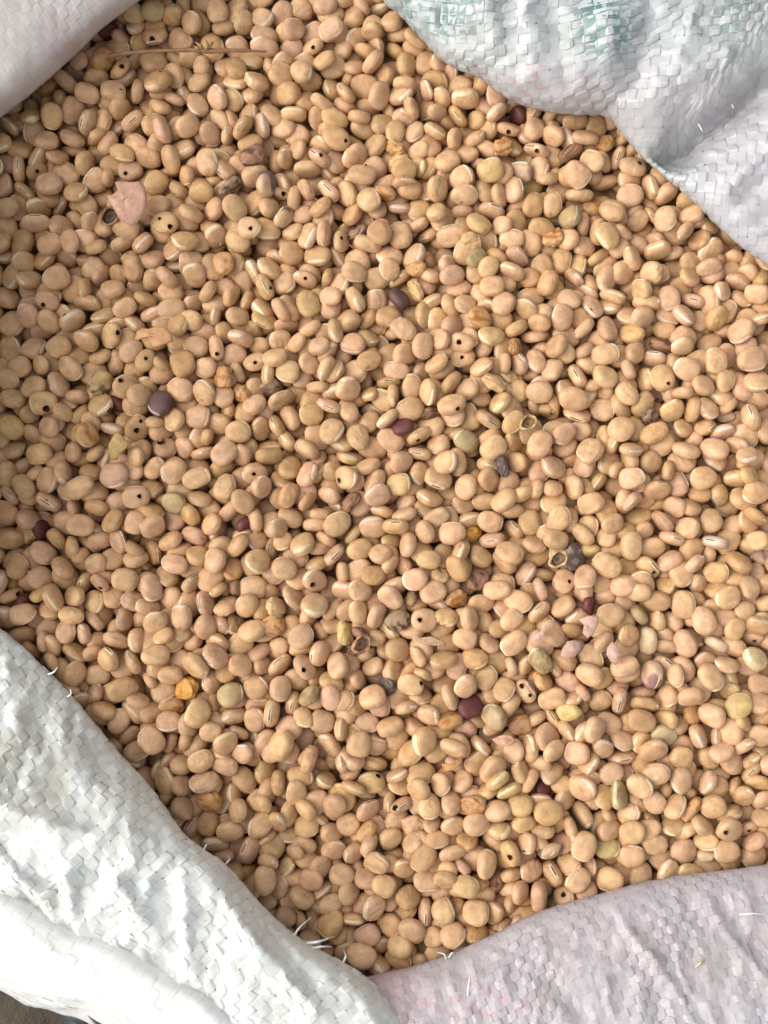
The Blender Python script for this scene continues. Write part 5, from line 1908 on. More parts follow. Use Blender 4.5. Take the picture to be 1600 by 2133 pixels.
-559,733,-11,26,-15,6,15,12,9,36,
-193,26,-17,44,-7,37,19,15,12,29,
342,632,-36,-44,-2,-30,21,19,14,10,
-104,979,-6,-38,-1,-41,21,18,13,10,
621,-145,-8,40,-12,-9,18,15,10,26,
416,141,-9,26,2,22,20,17,11,24,
-118,570,-10,41,2,25,19,18,12,10,
-365,-422,1,17,-20,-20,17,14,10,-1,
257,-212,-13,-44,2,33,19,18,13,-1,
523,-287,-7,17,-1,-9,20,16,10,36,
-720,-133,1,32,1,17,22,18,15,8,
-36,-266,-31,-22,15,6,19,16,11,27,
482,-470,-13,-4,0,-8,21,17,12,30,
200,142,-14,-25,-2,7,20,19,14,6,
-197,876,5,-32,-11,9,16,14,10,-1,
-198,638,-20,-28,6,-16,20,17,13,30,
-109,452,-12,-14,-20,10,16,12,9,-1,
288,644,-36,42,-1,-32,21,19,14,-1,
-635,283,-13,-44,-4,20,22,19,14,5,
-48,-358,-7,2,11,4,17,14,10,9,
9,-707,-14,3,-8,-30,19,15,12,24,
416,542,-9,-36,-2,20,21,17,13,6,
323,773,4,-16,-6,13,16,9,8,-1,
232,444,-9,-44,9,24,23,18,13,6,
242,194,-7,4,-7,34,20,18,13,8,
-269,-409,-11,-25,4,-7,13,13,9,-1,
-299,196,-19,-30,-8,-20,20,18,12,9,
672,493,-16,-34,-12,6,14,11,9,-1,
680,-481,-15,18,-2,12,16,13,9,36,
190,-513,0,33,17,16,15,13,10,30,
-10,1004,-36,18,5,-40,18,14,12,-1,
-527,-373,-10,-34,0,37,23,19,12,8,
122,-142,-17,3,-5,19,19,17,13,24,
-383,-72,-11,-28,-8,-38,20,16,13,-1,
-553,170,-1,1,9,-16,16,11,9,-1,
412,325,-12,-4,-3,28,21,16,12,9,
-234,-358,-12,-34,3,3,19,16,11,29,
-144,463,-28,44,-18,18,22,19,12,11,
588,136,-19,-26,15,-32,19,16,13,-1,
56,383,-39,-43,2,-1,20,17,12,10,
150,583,-11,-23,0,2,14,13,9,-1,
450,-296,-7,32,-2,4,22,19,14,29,
-120,-222,-17,12,-18,-5,16,13,10,-1,
-120,713,-11,-30,-1,-8,21,17,13,28,
-240,1017,-8,-38,-6,2,22,18,13,-1,
-123,-65,-14,17,7,44,18,16,13,27,
-96,-182,-12,-19,7,13,20,14,11,-1,
-204,-112,-11,-42,0,10,22,17,14,7,
115,-655,8,-2,-8,23,16,13,10,-1,
-4,-790,-14,36,-10,43,17,14,11,9,
-212,-68,-24,20,2,20,17,14,10,36,
-360,525,-17,41,1,1,21,19,12,-1,
396,-575,-15,-37,-6,21,20,16,14,25,
-62,-481,-32,12,-13,-27,20,16,13,12,
-138,-192,-16,-16,-10,-32,24,20,14,23,
-307,437,-14,38,-6,-6,18,17,11,-1,
9,-217,-22,27,-9,-14,23,18,14,7,
428,476,-21,10,-2,7,21,15,12,-1,
449,-160,-16,6,0,30,21,17,13,29,
612,-76,-29,20,-12,-22,22,18,13,24,
284,-607,-1,-30,-16,-6,22,18,13,-1,
-410,602,-18,-44,-2,-35,18,15,11,29,
158,-526,-11,-1,5,-38,21,20,13,26,
-672,389,-6,41,-6,39,24,20,14,10,
700,-374,-8,34,-6,12,22,18,13,28,
-527,-192,-22,29,1,-22,20,15,12,26,
-548,133,-37,-3,1,6,21,20,14,24,
546,233,-11,-12,-8,-30,22,18,14,28,
69,-73,-12,35,0,-10,21,20,15,28,
301,374,-3,-10,-6,17,20,17,14,12,
123,38,-18,-8,-1,2,15,13,10,-1,
-653,352,-16,-33,6,5,19,15,11,7,
-297,772,-19,-16,-8,-17,17,14,11,11,
10,-534,-15,26,-10,-26,13,11,9,-1,
-473,277,-10,-44,0,-30,20,15,12,12,
-630,-241,6,22,-7,-21,14,12,9,-1,
445,-205,-12,-41,1,-8,21,19,14,10,
-165,-82,-12,-42,4,36,19,16,12,12,
-46,996,-12,-27,7,-14,16,15,11,4,
-108,304,-2,23,6,-32,21,16,12,-1,
77,440,-16,36,-3,-7,19,14,12,23,
38,-729,-15,-8,1,12,20,17,11,24,
74,-302,-1,20,14,-7,16,11,9,-1,
227,-180,-15,4,0,34,18,15,12,8,
-432,170,4,-13,-14,-7,14,11,9,-1,
-226,8,-36,42,0,7,23,18,14,29,
-35,-724,-14,-42,-1,-30,21,18,13,25,
368,-334,-8,14,18,23,17,13,9,-1,
682,-283,-16,1,-2,44,20,18,13,27,
138,-431,-5,11,7,-18,21,18,12,28,
-126,-343,-13,4,-4,-33,22,19,13,-1,
434,-666,-11,-4,2,10,20,17,14,-1,
431,130,-2,-1,21,-6,16,15,11,-1,
673,-566,-38,3,1,-22,21,18,13,28,
-608,866,-30,-9,-14,31,22,19,14,30,
51,-162,-7,-25,16,17,14,10,9,30,
-124,74,-16,24,-2,-33,18,14,12,11,
450,299,-11,2,-4,-40,22,18,12,-1,
-255,-565,-10,-6,-2,-24,22,17,13,11,
-97,52,-22,33,8,-1,19,15,13,11,
721,-136,-11,12,2,-1,20,18,14,24,
522,-234,-15,35,-10,28,18,16,10,25,
238,-591,-14,45,10,-17,20,18,13,26,
-93,229,-11,17,-2,4,21,20,14,9,
-634,606,-34,32,-7,13,21,17,9,36,
-636,-149,0,-30,-11,-31,22,17,12,-1,
-531,99,-19,15,6,-27,20,16,12,9,
-359,1010,-17,-42,-4,-2,21,19,12,23,
-380,162,-12,8,4,20,20,15,11,-1,
414,-558,-7,-15,12,-8,15,11,9,-1,
670,465,-22,-43,6,-19,17,16,12,29,
652,-510,-25,10,11,10,15,12,9,-1,
458,539,0,-16,8,-7,14,11,9,-1,
277,-152,-13,40,-6,40,20,17,12,8,
467,-531,-7,-29,-5,34,20,17,12,11,
-12,-295,-37,-2,-2,-24,22,20,13,9,
-669,39,-13,-4,-4,-24,23,17,12,27,
440,81,-7,-11,-12,-39,20,10,9,-1,
699,-115,-16,10,-6,-24,15,11,9,-1,
-658,74,-8,-6,-19,-6,16,14,10,-1,
448,-34,-12,14,4,-44,21,15,11,8,
-281,676,-16,37,-8,34,17,14,11,-1,
-349,76,-13,43,-2,-19,22,17,12,-1,
-259,120,-17,41,-1,22,18,16,11,-1,
-693,-91,-20,37,-2,-33,22,19,12,29,
270,-733,2,-12,3,1,16,11,9,-1,
535,655,-8,-41,1,16,20,17,13,-1,
371,-649,-4,-1,-14,-4,16,14,9,3,
567,478,-39,-43,3,39,17,16,12,8,
-495,-220,-27,1,13,0,24,19,15,24,
-559,-59,-33,25,-4,35,20,17,11,-1,
188,833,7,-17,-13,16,22,16,14,5,
382,44,-21,26,-2,29,21,19,14,-1,
256,805,-9,-32,-8,14,21,18,14,26,
-537,408,-17,-44,-6,19,19,14,12,9,
453,-106,-12,3,4,0,22,17,12,28,
108,-497,-16,-34,3,-34,20,17,13,-1,
-105,340,-12,5,6,-6,24,17,12,9,
-451,-202,-28,-8,14,-26,24,20,15,9,
290,207,-28,-8,14,-8,19,13,10,-1,
159,329,-3,-3,-8,11,19,15,11,26,
-461,654,-35,38,-3,8,22,19,14,11,
25,-816,-7,-1,-2,-6,20,9,8,-1,
461,249,-12,35,1,-11,20,17,12,26,
-432,-239,-13,44,-4,-24,23,19,12,30,
-485,954,-4,-3,8,17,17,10,9,-1,
-575,102,-21,25,14,-42,21,18,14,26,
619,-418,-12,-35,-8,30,16,13,9,32,
59,917,-15,-2,0,40,17,14,11,27,
-689,796,-33,31,11,-14,19,16,13,-1,
474,160,-14,-1,6,28,21,16,12,-1,
-493,892,-29,19,-8,-32,19,15,12,5,
-727,501,-26,-35,-7,-39,22,16,13,-1,
121,-12,-11,-42,2,-20,19,15,10,8,
276,19,-35,-40,5,44,23,18,14,11,
525,459,-9,-42,-8,1,19,15,11,-1,
434,-321,-29,-1,14,24,23,19,13,-1,
-19,956,-12,-1,-4,40,18,17,11,26,
-44,261,-37,-4,1,30,24,17,14,9,
523,-471,-10,-13,-3,27,22,16,13,-1,
524,524,-16,-14,16,39,20,15,12,-1,
-669,-33,-17,-1,0,43,19,15,11,30,
-630,806,-15,22,-2,25,18,15,13,-1,
129,860,-8,-41,12,-32,14,11,9,-1,
104,-700,-11,-5,-3,24,13,13,9,-1,
-177,-471,-36,4,0,-39,24,18,14,23,
199,-411,-37,45,2,11,22,17,13,23,
-309,878,-19,43,7,10,19,15,11,30,
-15,-580,-19,-1,-2,-12,14,12,9,-1,
251,-629,-14,-45,3,-1,23,18,13,-1,
696,369,-15,-4,0,19,20,17,11,23,
283,740,-15,-2,7,3,21,18,12,24,
718,-467,-5,-4,-1,-45,21,17,13,10,
52,-303,-10,7,2,14,21,16,13,-1,
212,-435,-15,-12,-4,12,16,8,7,-1,
284,-313,-31,-32,6,15,24,19,14,7,
642,-304,-17,28,-1,-16,21,15,13,6,
61,-168,-23,-38,-12,-35,22,19,13,6,
-105,-145,-39,-45,-3,-18,21,17,12,-1,
-58,62,-12,-40,1,-20,21,19,13,25,
-453,964,-14,0,-2,-14,21,16,12,25,
242,-308,-20,27,0,-45,20,16,12,26,
-348,-542,-21,-4,3,-16,14,12,8,-1,
635,-638,-14,0,-7,-42,19,17,13,26,
-222,125,-33,29,0,3,21,18,13,7,
-570,-82,-9,0,6,10,11,8,7,-1,
130,-717,-9,-4,-16,-9,15,11,9,-1,
-531,763,-36,8,5,-38,21,18,12,9,
-171,-704,-12,40,-4,-27,17,15,11,7,
-396,997,-15,-15,-17,16,23,19,13,9,
165,365,-10,-8,2,32,19,16,12,10,
-55,217,-30,26,-13,2,20,20,15,27,
453,-396,-15,-42,-2,14,23,16,12,5,
544,-330,-8,-11,5,37,22,17,12,6,
-207,744,-38,39,-2,44,20,17,12,-1,
102,-172,-17,-17,-12,35,18,16,11,29,
87,495,-34,-9,-13,-26,18,14,10,-1,
435,770,-13,-38,-4,-10,20,15,11,-1,
-661,-128,-13,35,-1,-38,19,17,13,-1,
-510,117,-33,3,14,-38,19,15,11,27,
236,-691,-17,19,12,0,19,18,13,-1,
419,237,-11,35,-3,24,18,15,12,-1,
99,-806,-8,2,0,-1,20,18,12,-1,
-730,681,-16,1,-2,44,19,15,12,28,
-108,-51,-7,-21,17,-6,14,13,9,-1,
404,660,-13,35,-3,-18,20,17,13,24,
103,-404,-12,-17,-8,-3,20,15,12,24,
-377,206,-10,42,0,13,18,16,11,11,
-6,276,-37,39,-2,-12,22,18,13,28,
-291,554,-16,-8,-8,4,21,16,13,28,
-495,89,-12,-43,6,-14,20,16,13,9,
357,98,-34,-6,12,-25,19,16,11,-1,
52,51,-11,11,-3,44,20,16,11,-1,
-204,-443,10,-4,-7,6,17,13,10,-1,
230,-715,-3,11,11,13,11,9,8,-1,
-319,-393,-9,-44,5,-40,21,16,13,8,
366,-222,-35,-37,4,39,23,19,13,6,
-180,-443,-14,44,-2,-6,20,16,11,7,
-609,714,-35,18,2,44,22,16,11,28,
185,250,-8,42,2,-11,19,14,12,27,
-324,690,-20,-8,-2,41,22,16,12,23,
198,797,-14,-10,0,-8,21,16,13,-1,
-396,-460,-14,-36,-15,22,15,12,9,-1,
-206,496,-32,-17,-11,38,21,16,11,28,
-80,302,-20,38,0,23,18,16,11,-1,
8,-254,-36,3,7,17,22,19,12,-1,
425,687,-12,28,-6,-20,20,16,11,25,
232,-424,-32,-16,6,-29,19,18,12,5,
2,-80,-12,-4,-4,-2,21,18,13,26,
391,-663,-13,-43,-2,24,20,17,12,-1,
-382,862,-30,-40,-15,-42,21,18,11,9,
-315,-34,-15,-30,8,17,19,16,13,26,
-377,-223,-9,3,4,30,13,11,9,-1,
-619,379,-10,-5,5,44,23,17,13,-1,
-399,-527,-12,14,14,5,14,11,9,-1,
520,-358,-18,42,8,33,19,16,10,24,
-641,419,-6,40,0,36,21,17,13,-1,
94,228,-9,38,-2,26,23,19,14,-1,
-506,-444,-9,38,1,-32,22,18,15,6,
281,-363,-41,-17,0,3,16,11,9,-1,
521,-513,-13,4,16,-1,13,11,9,-1,
661,352,-34,-20,-4,-43,20,16,13,-1,
-187,663,-40,-3,1,39,21,18,11,27,
-593,44,-11,-40,0,37,21,19,13,-1,
522,596,-33,-26,-3,30,23,17,13,-1,
346,228,-5,9,2,27,20,17,13,5,
-131,-500,-18,-44,-1,30,19,18,12,6,
-434,-313,-13,16,-19,-8,16,12,9,-1,
-110,675,-31,-14,7,-11,20,19,14,-1,
322,433,-17,-42,-4,-1,20,15,11,8,
-465,-455,-20,-13,-5,-9,19,18,12,-1,
17,-682,-13,-2,12,0,15,13,9,-1,
-581,-326,5,22,1,-6,15,9,8,-1,
-509,362,-10,-21,8,6,16,14,12,-1,
-150,3,-37,43,2,41,22,20,13,-1,
590,-504,-38,0,3,-14,22,18,13,7,
-110,-617,-37,43,2,-30,22,17,13,7,
8,-444,-38,-7,2,44,21,16,12,7,
-405,750,-13,38,-2,13,22,16,13,5,
684,-64,-16,13,18,-19,13,11,9,-1,
517,15,-34,17,0,4,22,17,14,-1,
741,330,-37,38,-2,24,20,17,13,26,
311,-40,-14,2,1,2,18,15,11,-1,
344,782,-13,-4,-6,-14,23,17,14,-1,
-104,-812,-28,0,18,-10,22,18,14,-1,
557,282,-11,38,-2,-21,21,19,14,28,
400,444,-17,-11,-9,-20,14,11,9,-1,
-314,-353,-14,-18,-10,-25,15,11,9,-1,
-307,710,-40,2,-2,26,18,15,11,-1,
-164,235,-37,0,6,26,20,18,13,-1,
69,-535,-16,0,1,-28,23,19,14,-1,
-711,766,-19,-38,-5,-42,19,17,13,23,
5,-508,-37,42,-1,-13,22,20,13,29,
279,275,-28,39,-10,3,20,16,11,-1,
-658,-88,-13,-9,5,-16,18,16,12,7,
-576,495,-32,-37,-15,-30,19,15,13,-1,
-458,813,-38,-43,2,16,22,18,13,30,
-152,-254,-12,18,4,2,20,18,14,23,
-498,409,-13,-2,0,-17,18,15,11,-1,
731,485,7,-42,-1,30,20,18,11,-1,
-187,467,-32,-41,-18,15,19,15,13,11,
-437,827,-14,0,-10,-28,20,19,13,-1,
-564,711,-39,3,-2,11,18,15,12,29,
-602,459,-36,-1,2,13,23,18,14,28,
665,90,-37,41,4,-31,24,19,13,11,
-35,-211,-10,43,4,-1,20,16,13,28,
-624,175,-4,-3,-1,23,19,18,14,27,
-536,189,-28,30,-15,-15,21,18,13,5,
715,62,-11,-4,-3,1,22,17,12,-1,
622,-480,-34,15,6,38,21,17,12,8,
29,679,-12,4,-4,8,17,13,10,-1,
502,552,-38,2,-2,-30,19,16,13,27,
612,-183,-14,-40,-12,17,22,18,13,-1,
733,396,-17,-40,0,44,22,17,14,24,
394,241,-1,1,17,29,13,11,9,-1,
-77,-464,-3,30,-17,-24,13,11,9,-1,
559,-525,-29,41,15,-32,21,18,13,10,
660,-388,6,-10,11,-8,18,11,9,-1,
-364,608,-23,-6,5,-4,18,16,12,-1,
482,705,-13,-29,-11,14,15,11,9,-1,
220,-723,-23,-5,10,8,21,16,13,6,
-296,-483,-25,36,6,35,21,19,15,-1,
206,276,-16,-42,6,-20,18,17,12,7,
-484,52,-14,31,-3,42,22,18,13,8,
-364,673,-18,39,0,-38,17,16,12,6,
-652,-19,-39,-42,-1,-26,18,16,12,-1,
303,309,-30,36,13,-32,22,18,15,8,
-81,-694,-22,2,-3,38,21,19,14,-1,
-732,798,-9,2,-1,4,22,18,12,7,
583,-234,-30,37,14,4,21,19,13,-1,
309,-723,-24,-18,13,15,16,14,9,-1,
691,314,-11,5,0,-24,20,16,12,-1,
125,770,-25,-8,9,-5,13,9,8,-1,
-233,188,-19,-2,-6,14,21,15,11,7,
-15,368,-37,2,-3,-25,21,20,13,9,
114,314,-10,38,2,1,22,18,14,24,
-217,876,-21,33,10,-7,22,20,14,7,
-52,-663,-31,8,14,-35,20,18,14,11,
-570,144,-7,6,-4,20,21,18,12,25,
-20,195,-36,-15,0,43,20,15,12,-1,
-245,-421,-35,-12,0,28,21,17,12,25,
-600,161,-22,-44,7,36,18,14,11,9,
-169,165,-40,2,-2,-41,19,16,11,-1,
-359,639,-13,-16,0,-2,19,15,12,8,
122,497,-40,43,2,-14,19,17,11,-1,
199,395,-10,-14,-15,36,16,13,9,-1,
-51,637,-8,-37,-1,-5,23,19,15,9,
612,-218,-9,4,7,-24,20,17,10,6,
178,58,-16,-11,-9,-26,21,18,13,8,
480,57,-15,-44,2,-42,20,17,13,27,
148,-201,-14,-34,4,-15,18,15,12,29,
439,-482,-19,-42,10,34,20,17,12,11,
-214,-150,-15,2,11,-12,15,10,9,-1,
482,-268,-36,-4,8,44,20,17,12,9,
11,794,-30,-17,-8,-18,22,18,11,-1,
-322,859,-39,43,2,19,18,17,12,28,
-56,-777,-17,33,-2,-16,14,12,8,36,
-270,-613,-18,0,-1,16,16,8,7,-1,
2,-555,-39,-43,2,24,19,16,12,24,
146,-737,-10,29,-8,-15,20,17,14,-1,
-115,-717,-16,-34,0,38,20,16,11,-1,
285,-536,-3,38,3,-43,19,15,11,12,
387,163,-36,3,1,-42,24,20,14,11,
-603,335,-14,-4,-2,-43,21,18,12,23,
-533,804,-15,-43,4,-11,24,19,14,9,
-403,-197,-16,0,-5,-36,20,14,11,5,
-465,-322,-27,29,2,-18,18,14,11,36,
25,353,-30,-29,11,-42,22,19,13,-1,
50,-18,-15,-44,3,23,22,18,14,-1,
-566,891,-11,10,3,7,19,17,13,-1,
600,563,-9,-8,-16,-12,19,17,12,27,
262,603,-31,-26,6,-37,22,18,14,5,
-248,32,-12,19,-4,15,24,18,14,25,
-89,-460,-35,-6,-12,44,18,17,12,29,
-477,-18,-7,41,2,4,20,19,11,-1,
48,150,-14,-6,4,-26,20,17,11,30,
-653,-197,-16,-41,-4,28,19,14,10,8,
-118,-564,-12,19,-4,-9,11,9,8,-1,
316,-566,-9,0,6,-32,22,19,13,-1,
-127,105,-34,38,-14,3,19,15,10,26,
50,426,-37,42,-1,1,23,19,13,26,
355,67,-32,7,13,-6,21,16,11,26,
722,-239,-15,-41,11,32,23,18,14,10,
-572,-88,-25,-7,-4,-8,20,16,11,12,
40,719,-22,42,-7,-36,22,17,13,28,
-681,430,-16,42,0,-17,20,16,13,-1,
-70,-328,-17,12,6,-40,19,15,11,-1,
464,731,-21,29,12,13,16,11,9,-1,
-243,720,-39,3,1,-8,22,18,12,8,
383,223,-16,33,-4,15,20,19,14,11,
492,-564,-15,-7,14,2,18,11,9,-1,
-299,-449,-7,24,-9,40,19,17,11,9,
-178,299,-17,10,4,17,19,15,11,29,
122,-611,-10,-4,1,-17,23,18,12,8,
388,-523,-12,2,-3,-28,23,17,14,7,
-80,1010,-4,-39,-7,-40,17,16,11,-1,
331,-457,-37,3,-4,-28,20,18,13,-1,
-405,488,-34,36,-6,-6,20,18,12,6,
157,87,-37,-42,2,-4,20,17,13,-1,
-331,649,-18,-7,-13,-14,13,11,9,-1,
521,576,-16,29,3,-11,17,14,8,36,
703,-441,-23,-1,10,13,14,13,9,-1,
407,-254,-21,45,1,-42,20,17,12,10,
222,-759,-1,2,13,8,14,11,9,-1,
84,625,-17,-4,-4,1,20,15,11,30,
477,442,-25,38,-5,7,16,13,8,36,
-407,899,-35,-28,0,38,20,16,12,5,
-57,169,-15,-4,0,-19,20,15,11,10,
-122,-478,-39,-45,-5,23,17,16,11,29,
-188,946,-16,-7,-1,41,20,15,11,8,
175,-387,-17,-7,7,-2,14,9,8,-1,
5,578,-38,0,3,24,22,18,13,27,
-249,-298,-15,4,0,-26,22,18,14,11,
360,654,-12,-42,7,0,20,17,13,27,
-521,-120,-15,26,-6,-5,18,15,12,27,
294,117,-14,-32,2,-42,20,18,12,-1,
-655,801,-34,35,5,-20,22,18,13,23,
-505,-338,-16,-40,-1,6,19,17,11,23,
-489,173,-20,41,-10,-36,19,15,11,11,
-10,322,-38,-5,-5,14,19,18,12,-1,
369,-354,-34,15,-8,-22,21,16,12,27,
-36,573,-35,36,0,27,22,17,14,8,
86,-248,-33,30,0,29,20,18,13,-1,
-478,135,-33,3,10,-9,21,16,12,28,
222,-639,-15,8,-9,-2,14,11,9,-1,
621,-368,-13,35,-1,40,22,19,12,-1,
-92,944,-11,39,-1,3,18,17,13,24,
-54,-416,-15,-6,0,32,20,16,12,-1,
-143,308,-14,-44,6,-14,21,15,11,27,
234,688,-37,2,-2,41,24,21,13,25,
-82,19,-33,32,-6,-8,21,17,14,10,
576,-167,-13,36,9,-38,18,15,11,25,
-581,-186,-11,-41,3,-30,23,17,14,12,
-334,-356,-14,-42,5,3,20,18,12,30,
-247,-99,-14,-1,-2,34,20,18,13,30,
2,695,-33,9,-4,-22,22,19,15,-1,
247,-736,-13,7,1,2,13,11,9,-1,
-573,-329,-22,4,0,-32,21,18,14,8,
154,-136,-39,42,-1,7,21,17,12,-1,
19,75,-15,38,6,-17,21,16,11,-1,
586,236,-7,-42,-9,38,21,19,14,-1,
-351,876,-30,-15,-1,20,18,15,12,24,
-440,-53,-37,43,2,14,21,19,13,9,
121,653,-13,-39,-2,19,21,17,13,7,
264,54,-34,-20,-4,5,21,16,12,-1,
-426,-465,-42,38,-2,21,15,12,9,36,
-444,-135,-16,-5,4,-18,19,16,11,-1,
414,-632,-22,3,5,-27,19,16,12,7,
8,-645,0,0,-12,24,16,13,10,-1,
735,9,-24,23,-12,44,19,17,13,-1,
-93,178,-25,-43,9,-9,21,18,13,27,
-164,426,-36,2,2,32,24,20,14,-1,
245,-756,3,-6,2,-21,16,11,9,-1,
-393,453,-39,41,-1,1,22,17,12,-1,
-215,-597,-12,-19,-1,11,13,11,9,-1,
203,-396,-17,-6,4,11,18,11,9,-1,
335,280,-31,-39,12,28,21,19,14,-1,
621,-269,-35,-36,0,-6,24,19,13,30,
320,515,-21,5,-1,22,18,15,10,10,
557,-475,-20,2,4,-16,19,15,12,11,
-134,650,-41,-2,2,36,17,16,10,12,
-101,89,-38,37,-1,20,20,16,11,23,
169,284,-31,21,11,0,20,17,14,27,
70,-810,-36,-38,-2,-36,21,20,14,11,
-265,-46,-17,-44,-17,25,21,18,12,-1,
516,320,-37,-44,3,-34,20,18,14,29,
-338,193,-18,10,-2,-3,20,18,13,26,
333,588,-38,-4,1,41,22,16,13,10,
696,-595,-18,15,-3,-18,18,15,10,23,
-71,-69,-38,2,-2,-28,20,16,12,-1,
-241,805,-38,35,0,5,18,15,12,9,
-210,-322,-13,38,-2,-19,22,17,13,9,
-332,550,-11,-33,5,35,18,16,11,-1,
-77,375,-23,15,0,-37,22,19,13,11,
35,-477,-36,-40,5,-9,20,16,14,30,
314,-8,-36,0,3,16,21,19,14,26,
-351,830,-37,-6,2,-20,21,16,13,29,
-309,624,-16,-40,-3,7,18,16,10,11,
-479,-30,-37,4,1,-24,21,18,13,25,
298,-210,-19,-1,-6,-7,19,16,11,6,
-226,-225,-12,35,2,0,19,16,10,-1,
-294,-131,-31,-24,-4,20,22,19,12,-1,
551,-356,-36,42,-1,6,23,19,14,6,
306,-174,-37,1,2,-31,22,18,13,25,
654,556,-30,34,9,35,22,18,14,25,
-284,522,-36,8,2,33,21,17,14,-1,
-121,427,-32,7,14,19,20,17,12,24,
-109,926,-37,-2,-2,-8,23,19,13,-1,
-681,203,-13,2,2,14,20,16,11,26,
-620,753,-37,-3,1,34,23,19,14,-1,
-710,-42,-17,36,13,11,18,16,11,9,
-730,145,-15,-40,3,-24,21,18,13,6,
-438,943,-39,42,-1,38,21,16,12,9,
-533,957,-34,42,-8,10,22,18,14,-1,
-469,861,-35,-45,-4,-11,23,19,15,-1,
-38,-514,-33,15,-8,38,21,17,13,11,
124,425,-37,7,2,-6,20,17,13,-1,
-212,-557,-16,-16,-10,42,21,16,12,6,
-406,-131,-35,4,1,33,24,19,15,8,
387,-391,-36,1,6,34,22,17,12,-1,
223,-455,-11,-2,-4,-42,19,15,12,12,
723,302,-21,-5,-18,4,20,17,14,11,
-630,-270,-32,10,-2,-37,21,20,15,-1,
115,-544,-11,44,2,35,21,17,13,7,
-186,-534,-35,36,3,-11,22,17,13,-1,
164,123,-33,35,14,13,19,16,13,27,
-678,351,-37,-36,1,3,20,16,11,-1,
499,354,-33,-6,15,-30,18,16,12,10,
202,-762,-21,24,-10,7,18,16,12,26,
-491,498,-29,-34,18,39,20,16,13,6,
-418,772,-33,-7,12,-24,20,15,11,10,
21,611,-21,-38,8,35,22,18,14,-1,
399,-432,-15,-44,0,-33,22,18,12,6,
-268,-17,-35,-43,-6,29,22,17,13,-1,
581,-453,-38,2,-2,11,21,17,13,28,
272,91,-35,36,-5,-43,21,17,13,10,
329,395,-17,-38,10,-39,19,16,13,29,
352,-389,-18,-45,-4,38,19,17,13,7,
557,-8,-36,2,-2,41,22,18,14,-1,
-290,-580,-17,3,1,-19,19,15,12,-1,
511,197,-36,8,2,-41,23,17,14,6,
-76,545,-34,12,6,13,22,17,11,-1,
-39,-551,-36,4,-8,-34,20,17,11,-1,
262,-277,-34,-35,-5,23,23,17,13,24,
-447,83,-21,-3,6,-42,23,17,14,25,
-453,904,-38,3,1,-14,22,19,13,-1,
-29,-56,-35,35,4,43,20,16,14,9,
296,239,-13,45,8,-29,20,15,11,10,
-62,907,-38,0,3,15,21,18,13,28,
-605,212,-13,-42,1,-44,19,16,13,25,
378,-491,3,6,3,-2,14,11,9,-1,
638,-97,-31,21,4,-30,19,19,12,26,
-154,376,-37,-42,-1,-20,20,18,13,25,
702,-204,-12,-10,2,-42,19,17,13,29,
682,176,-35,-5,-5,40,22,17,14,-1,
-492,752,-38,3,1,-30,21,18,12,25,
7,32,-26,-28,0,5,20,20,12,11,
-657,528,-19,7,-5,-4,20,18,13,7,
-68,-625,-40,3,1,5,18,18,11,-1,
-188,96,-35,7,3,17,21,20,13,11,
260,309,-37,0,3,13,22,16,13,-1,
-67,861,-30,-23,-14,-28,21,16,12,-1,
58,857,-39,-2,-2,12,20,16,12,28,
169,-59,-37,43,2,16,21,19,14,29,
-675,837,-40,3,1,17,21,17,11,-1,
688,539,-39,-45,-3,-26,21,16,11,-1,
-344,-610,-29,38,-12,-30,24,17,15,-1,
-180,-47,-33,-16,0,10,21,18,13,10,
-580,228,-38,3,1,4,21,19,13,-1,
576,-201,-22,34,-20,-14,21,17,12,25,
478,745,-8,5,-2,4,20,17,13,6,
505,-597,-19,1,-6,29,22,18,13,30,
183,-103,-35,36,-5,-10,20,17,13,5,
-143,593,-30,38,12,-26,23,18,14,24,
-436,519,-38,42,1,-27,21,17,12,26,
279,707,-39,42,0,-37,18,15,12,6,
-454,-94,-35,-7,-16,-24,16,12,9,-1,
523,236,-37,-4,-4,37,20,16,13,10,
162,-240,-17,-44,2,-34,20,17,11,24,
-732,269,-5,-6,-2,-22,20,17,11,-1,
251,-65,-13,-41,-10,-27,17,15,12,25,
-351,745,-22,-40,-1,17,19,14,11,-1,
-171,-179,-39,0,3,39,21,17,12,11,
181,-499,-32,-17,5,-29,21,18,14,-1,
-308,31,-19,18,-3,-4,20,16,12,-1,
87,-642,-6,41,-2,12,19,14,11,10,
669,-161,-11,-44,1,-40,22,18,13,26,
596,337,-38,43,2,-34,20,16,12,6,
-466,404,-31,45,20,30,19,15,11,8,
-182,-135,-36,2,-2,-35,22,20,14,5,
449,-360,-36,-3,-1,-21,22,18,15,23,
-344,785,-35,-14,7,20,18,17,11,7,
439,333,-32,15,-7,-4,21,18,13,-1,
-90,-656,-33,7,12,-22,19,16,13,27,
242,-383,-37,-6,2,-44,19,18,13,-1,
-757,667,7,-44,3,36,24,18,13,12,
318,-289,-10,20,-1,30,14,12,8,36,
82,-120,-13,-6,-4,-26,23,18,13,-1,
-550,-31,-20,-18,0,37,19,15,12,26,
-204,-748,-12,-35,0,19,18,16,13,25,
-19,499,-37,28,0,-41,17,15,11,29,
555,137,-36,8,-4,22,23,19,12,27,
488,584,-29,45,19,-15,21,16,12,11,
724,-29,-35,-41,6,-20,22,18,13,7,
-140,-452,-11,6,-19,29,22,19,12,-1,
320,755,-13,15,13,36,20,16,11,-1,
-59,721,-22,-34,11,28,23,20,14,29,
50,-602,-34,-4,-7,43,22,20,15,7,
30,113,-21,32,1,-2,19,18,12,29,
161,742,-38,-2,-2,13,23,20,12,6,
161,645,-16,-29,8,-22,24,18,14,7,
392,713,-11,-45,-2,-16,20,17,11,8,
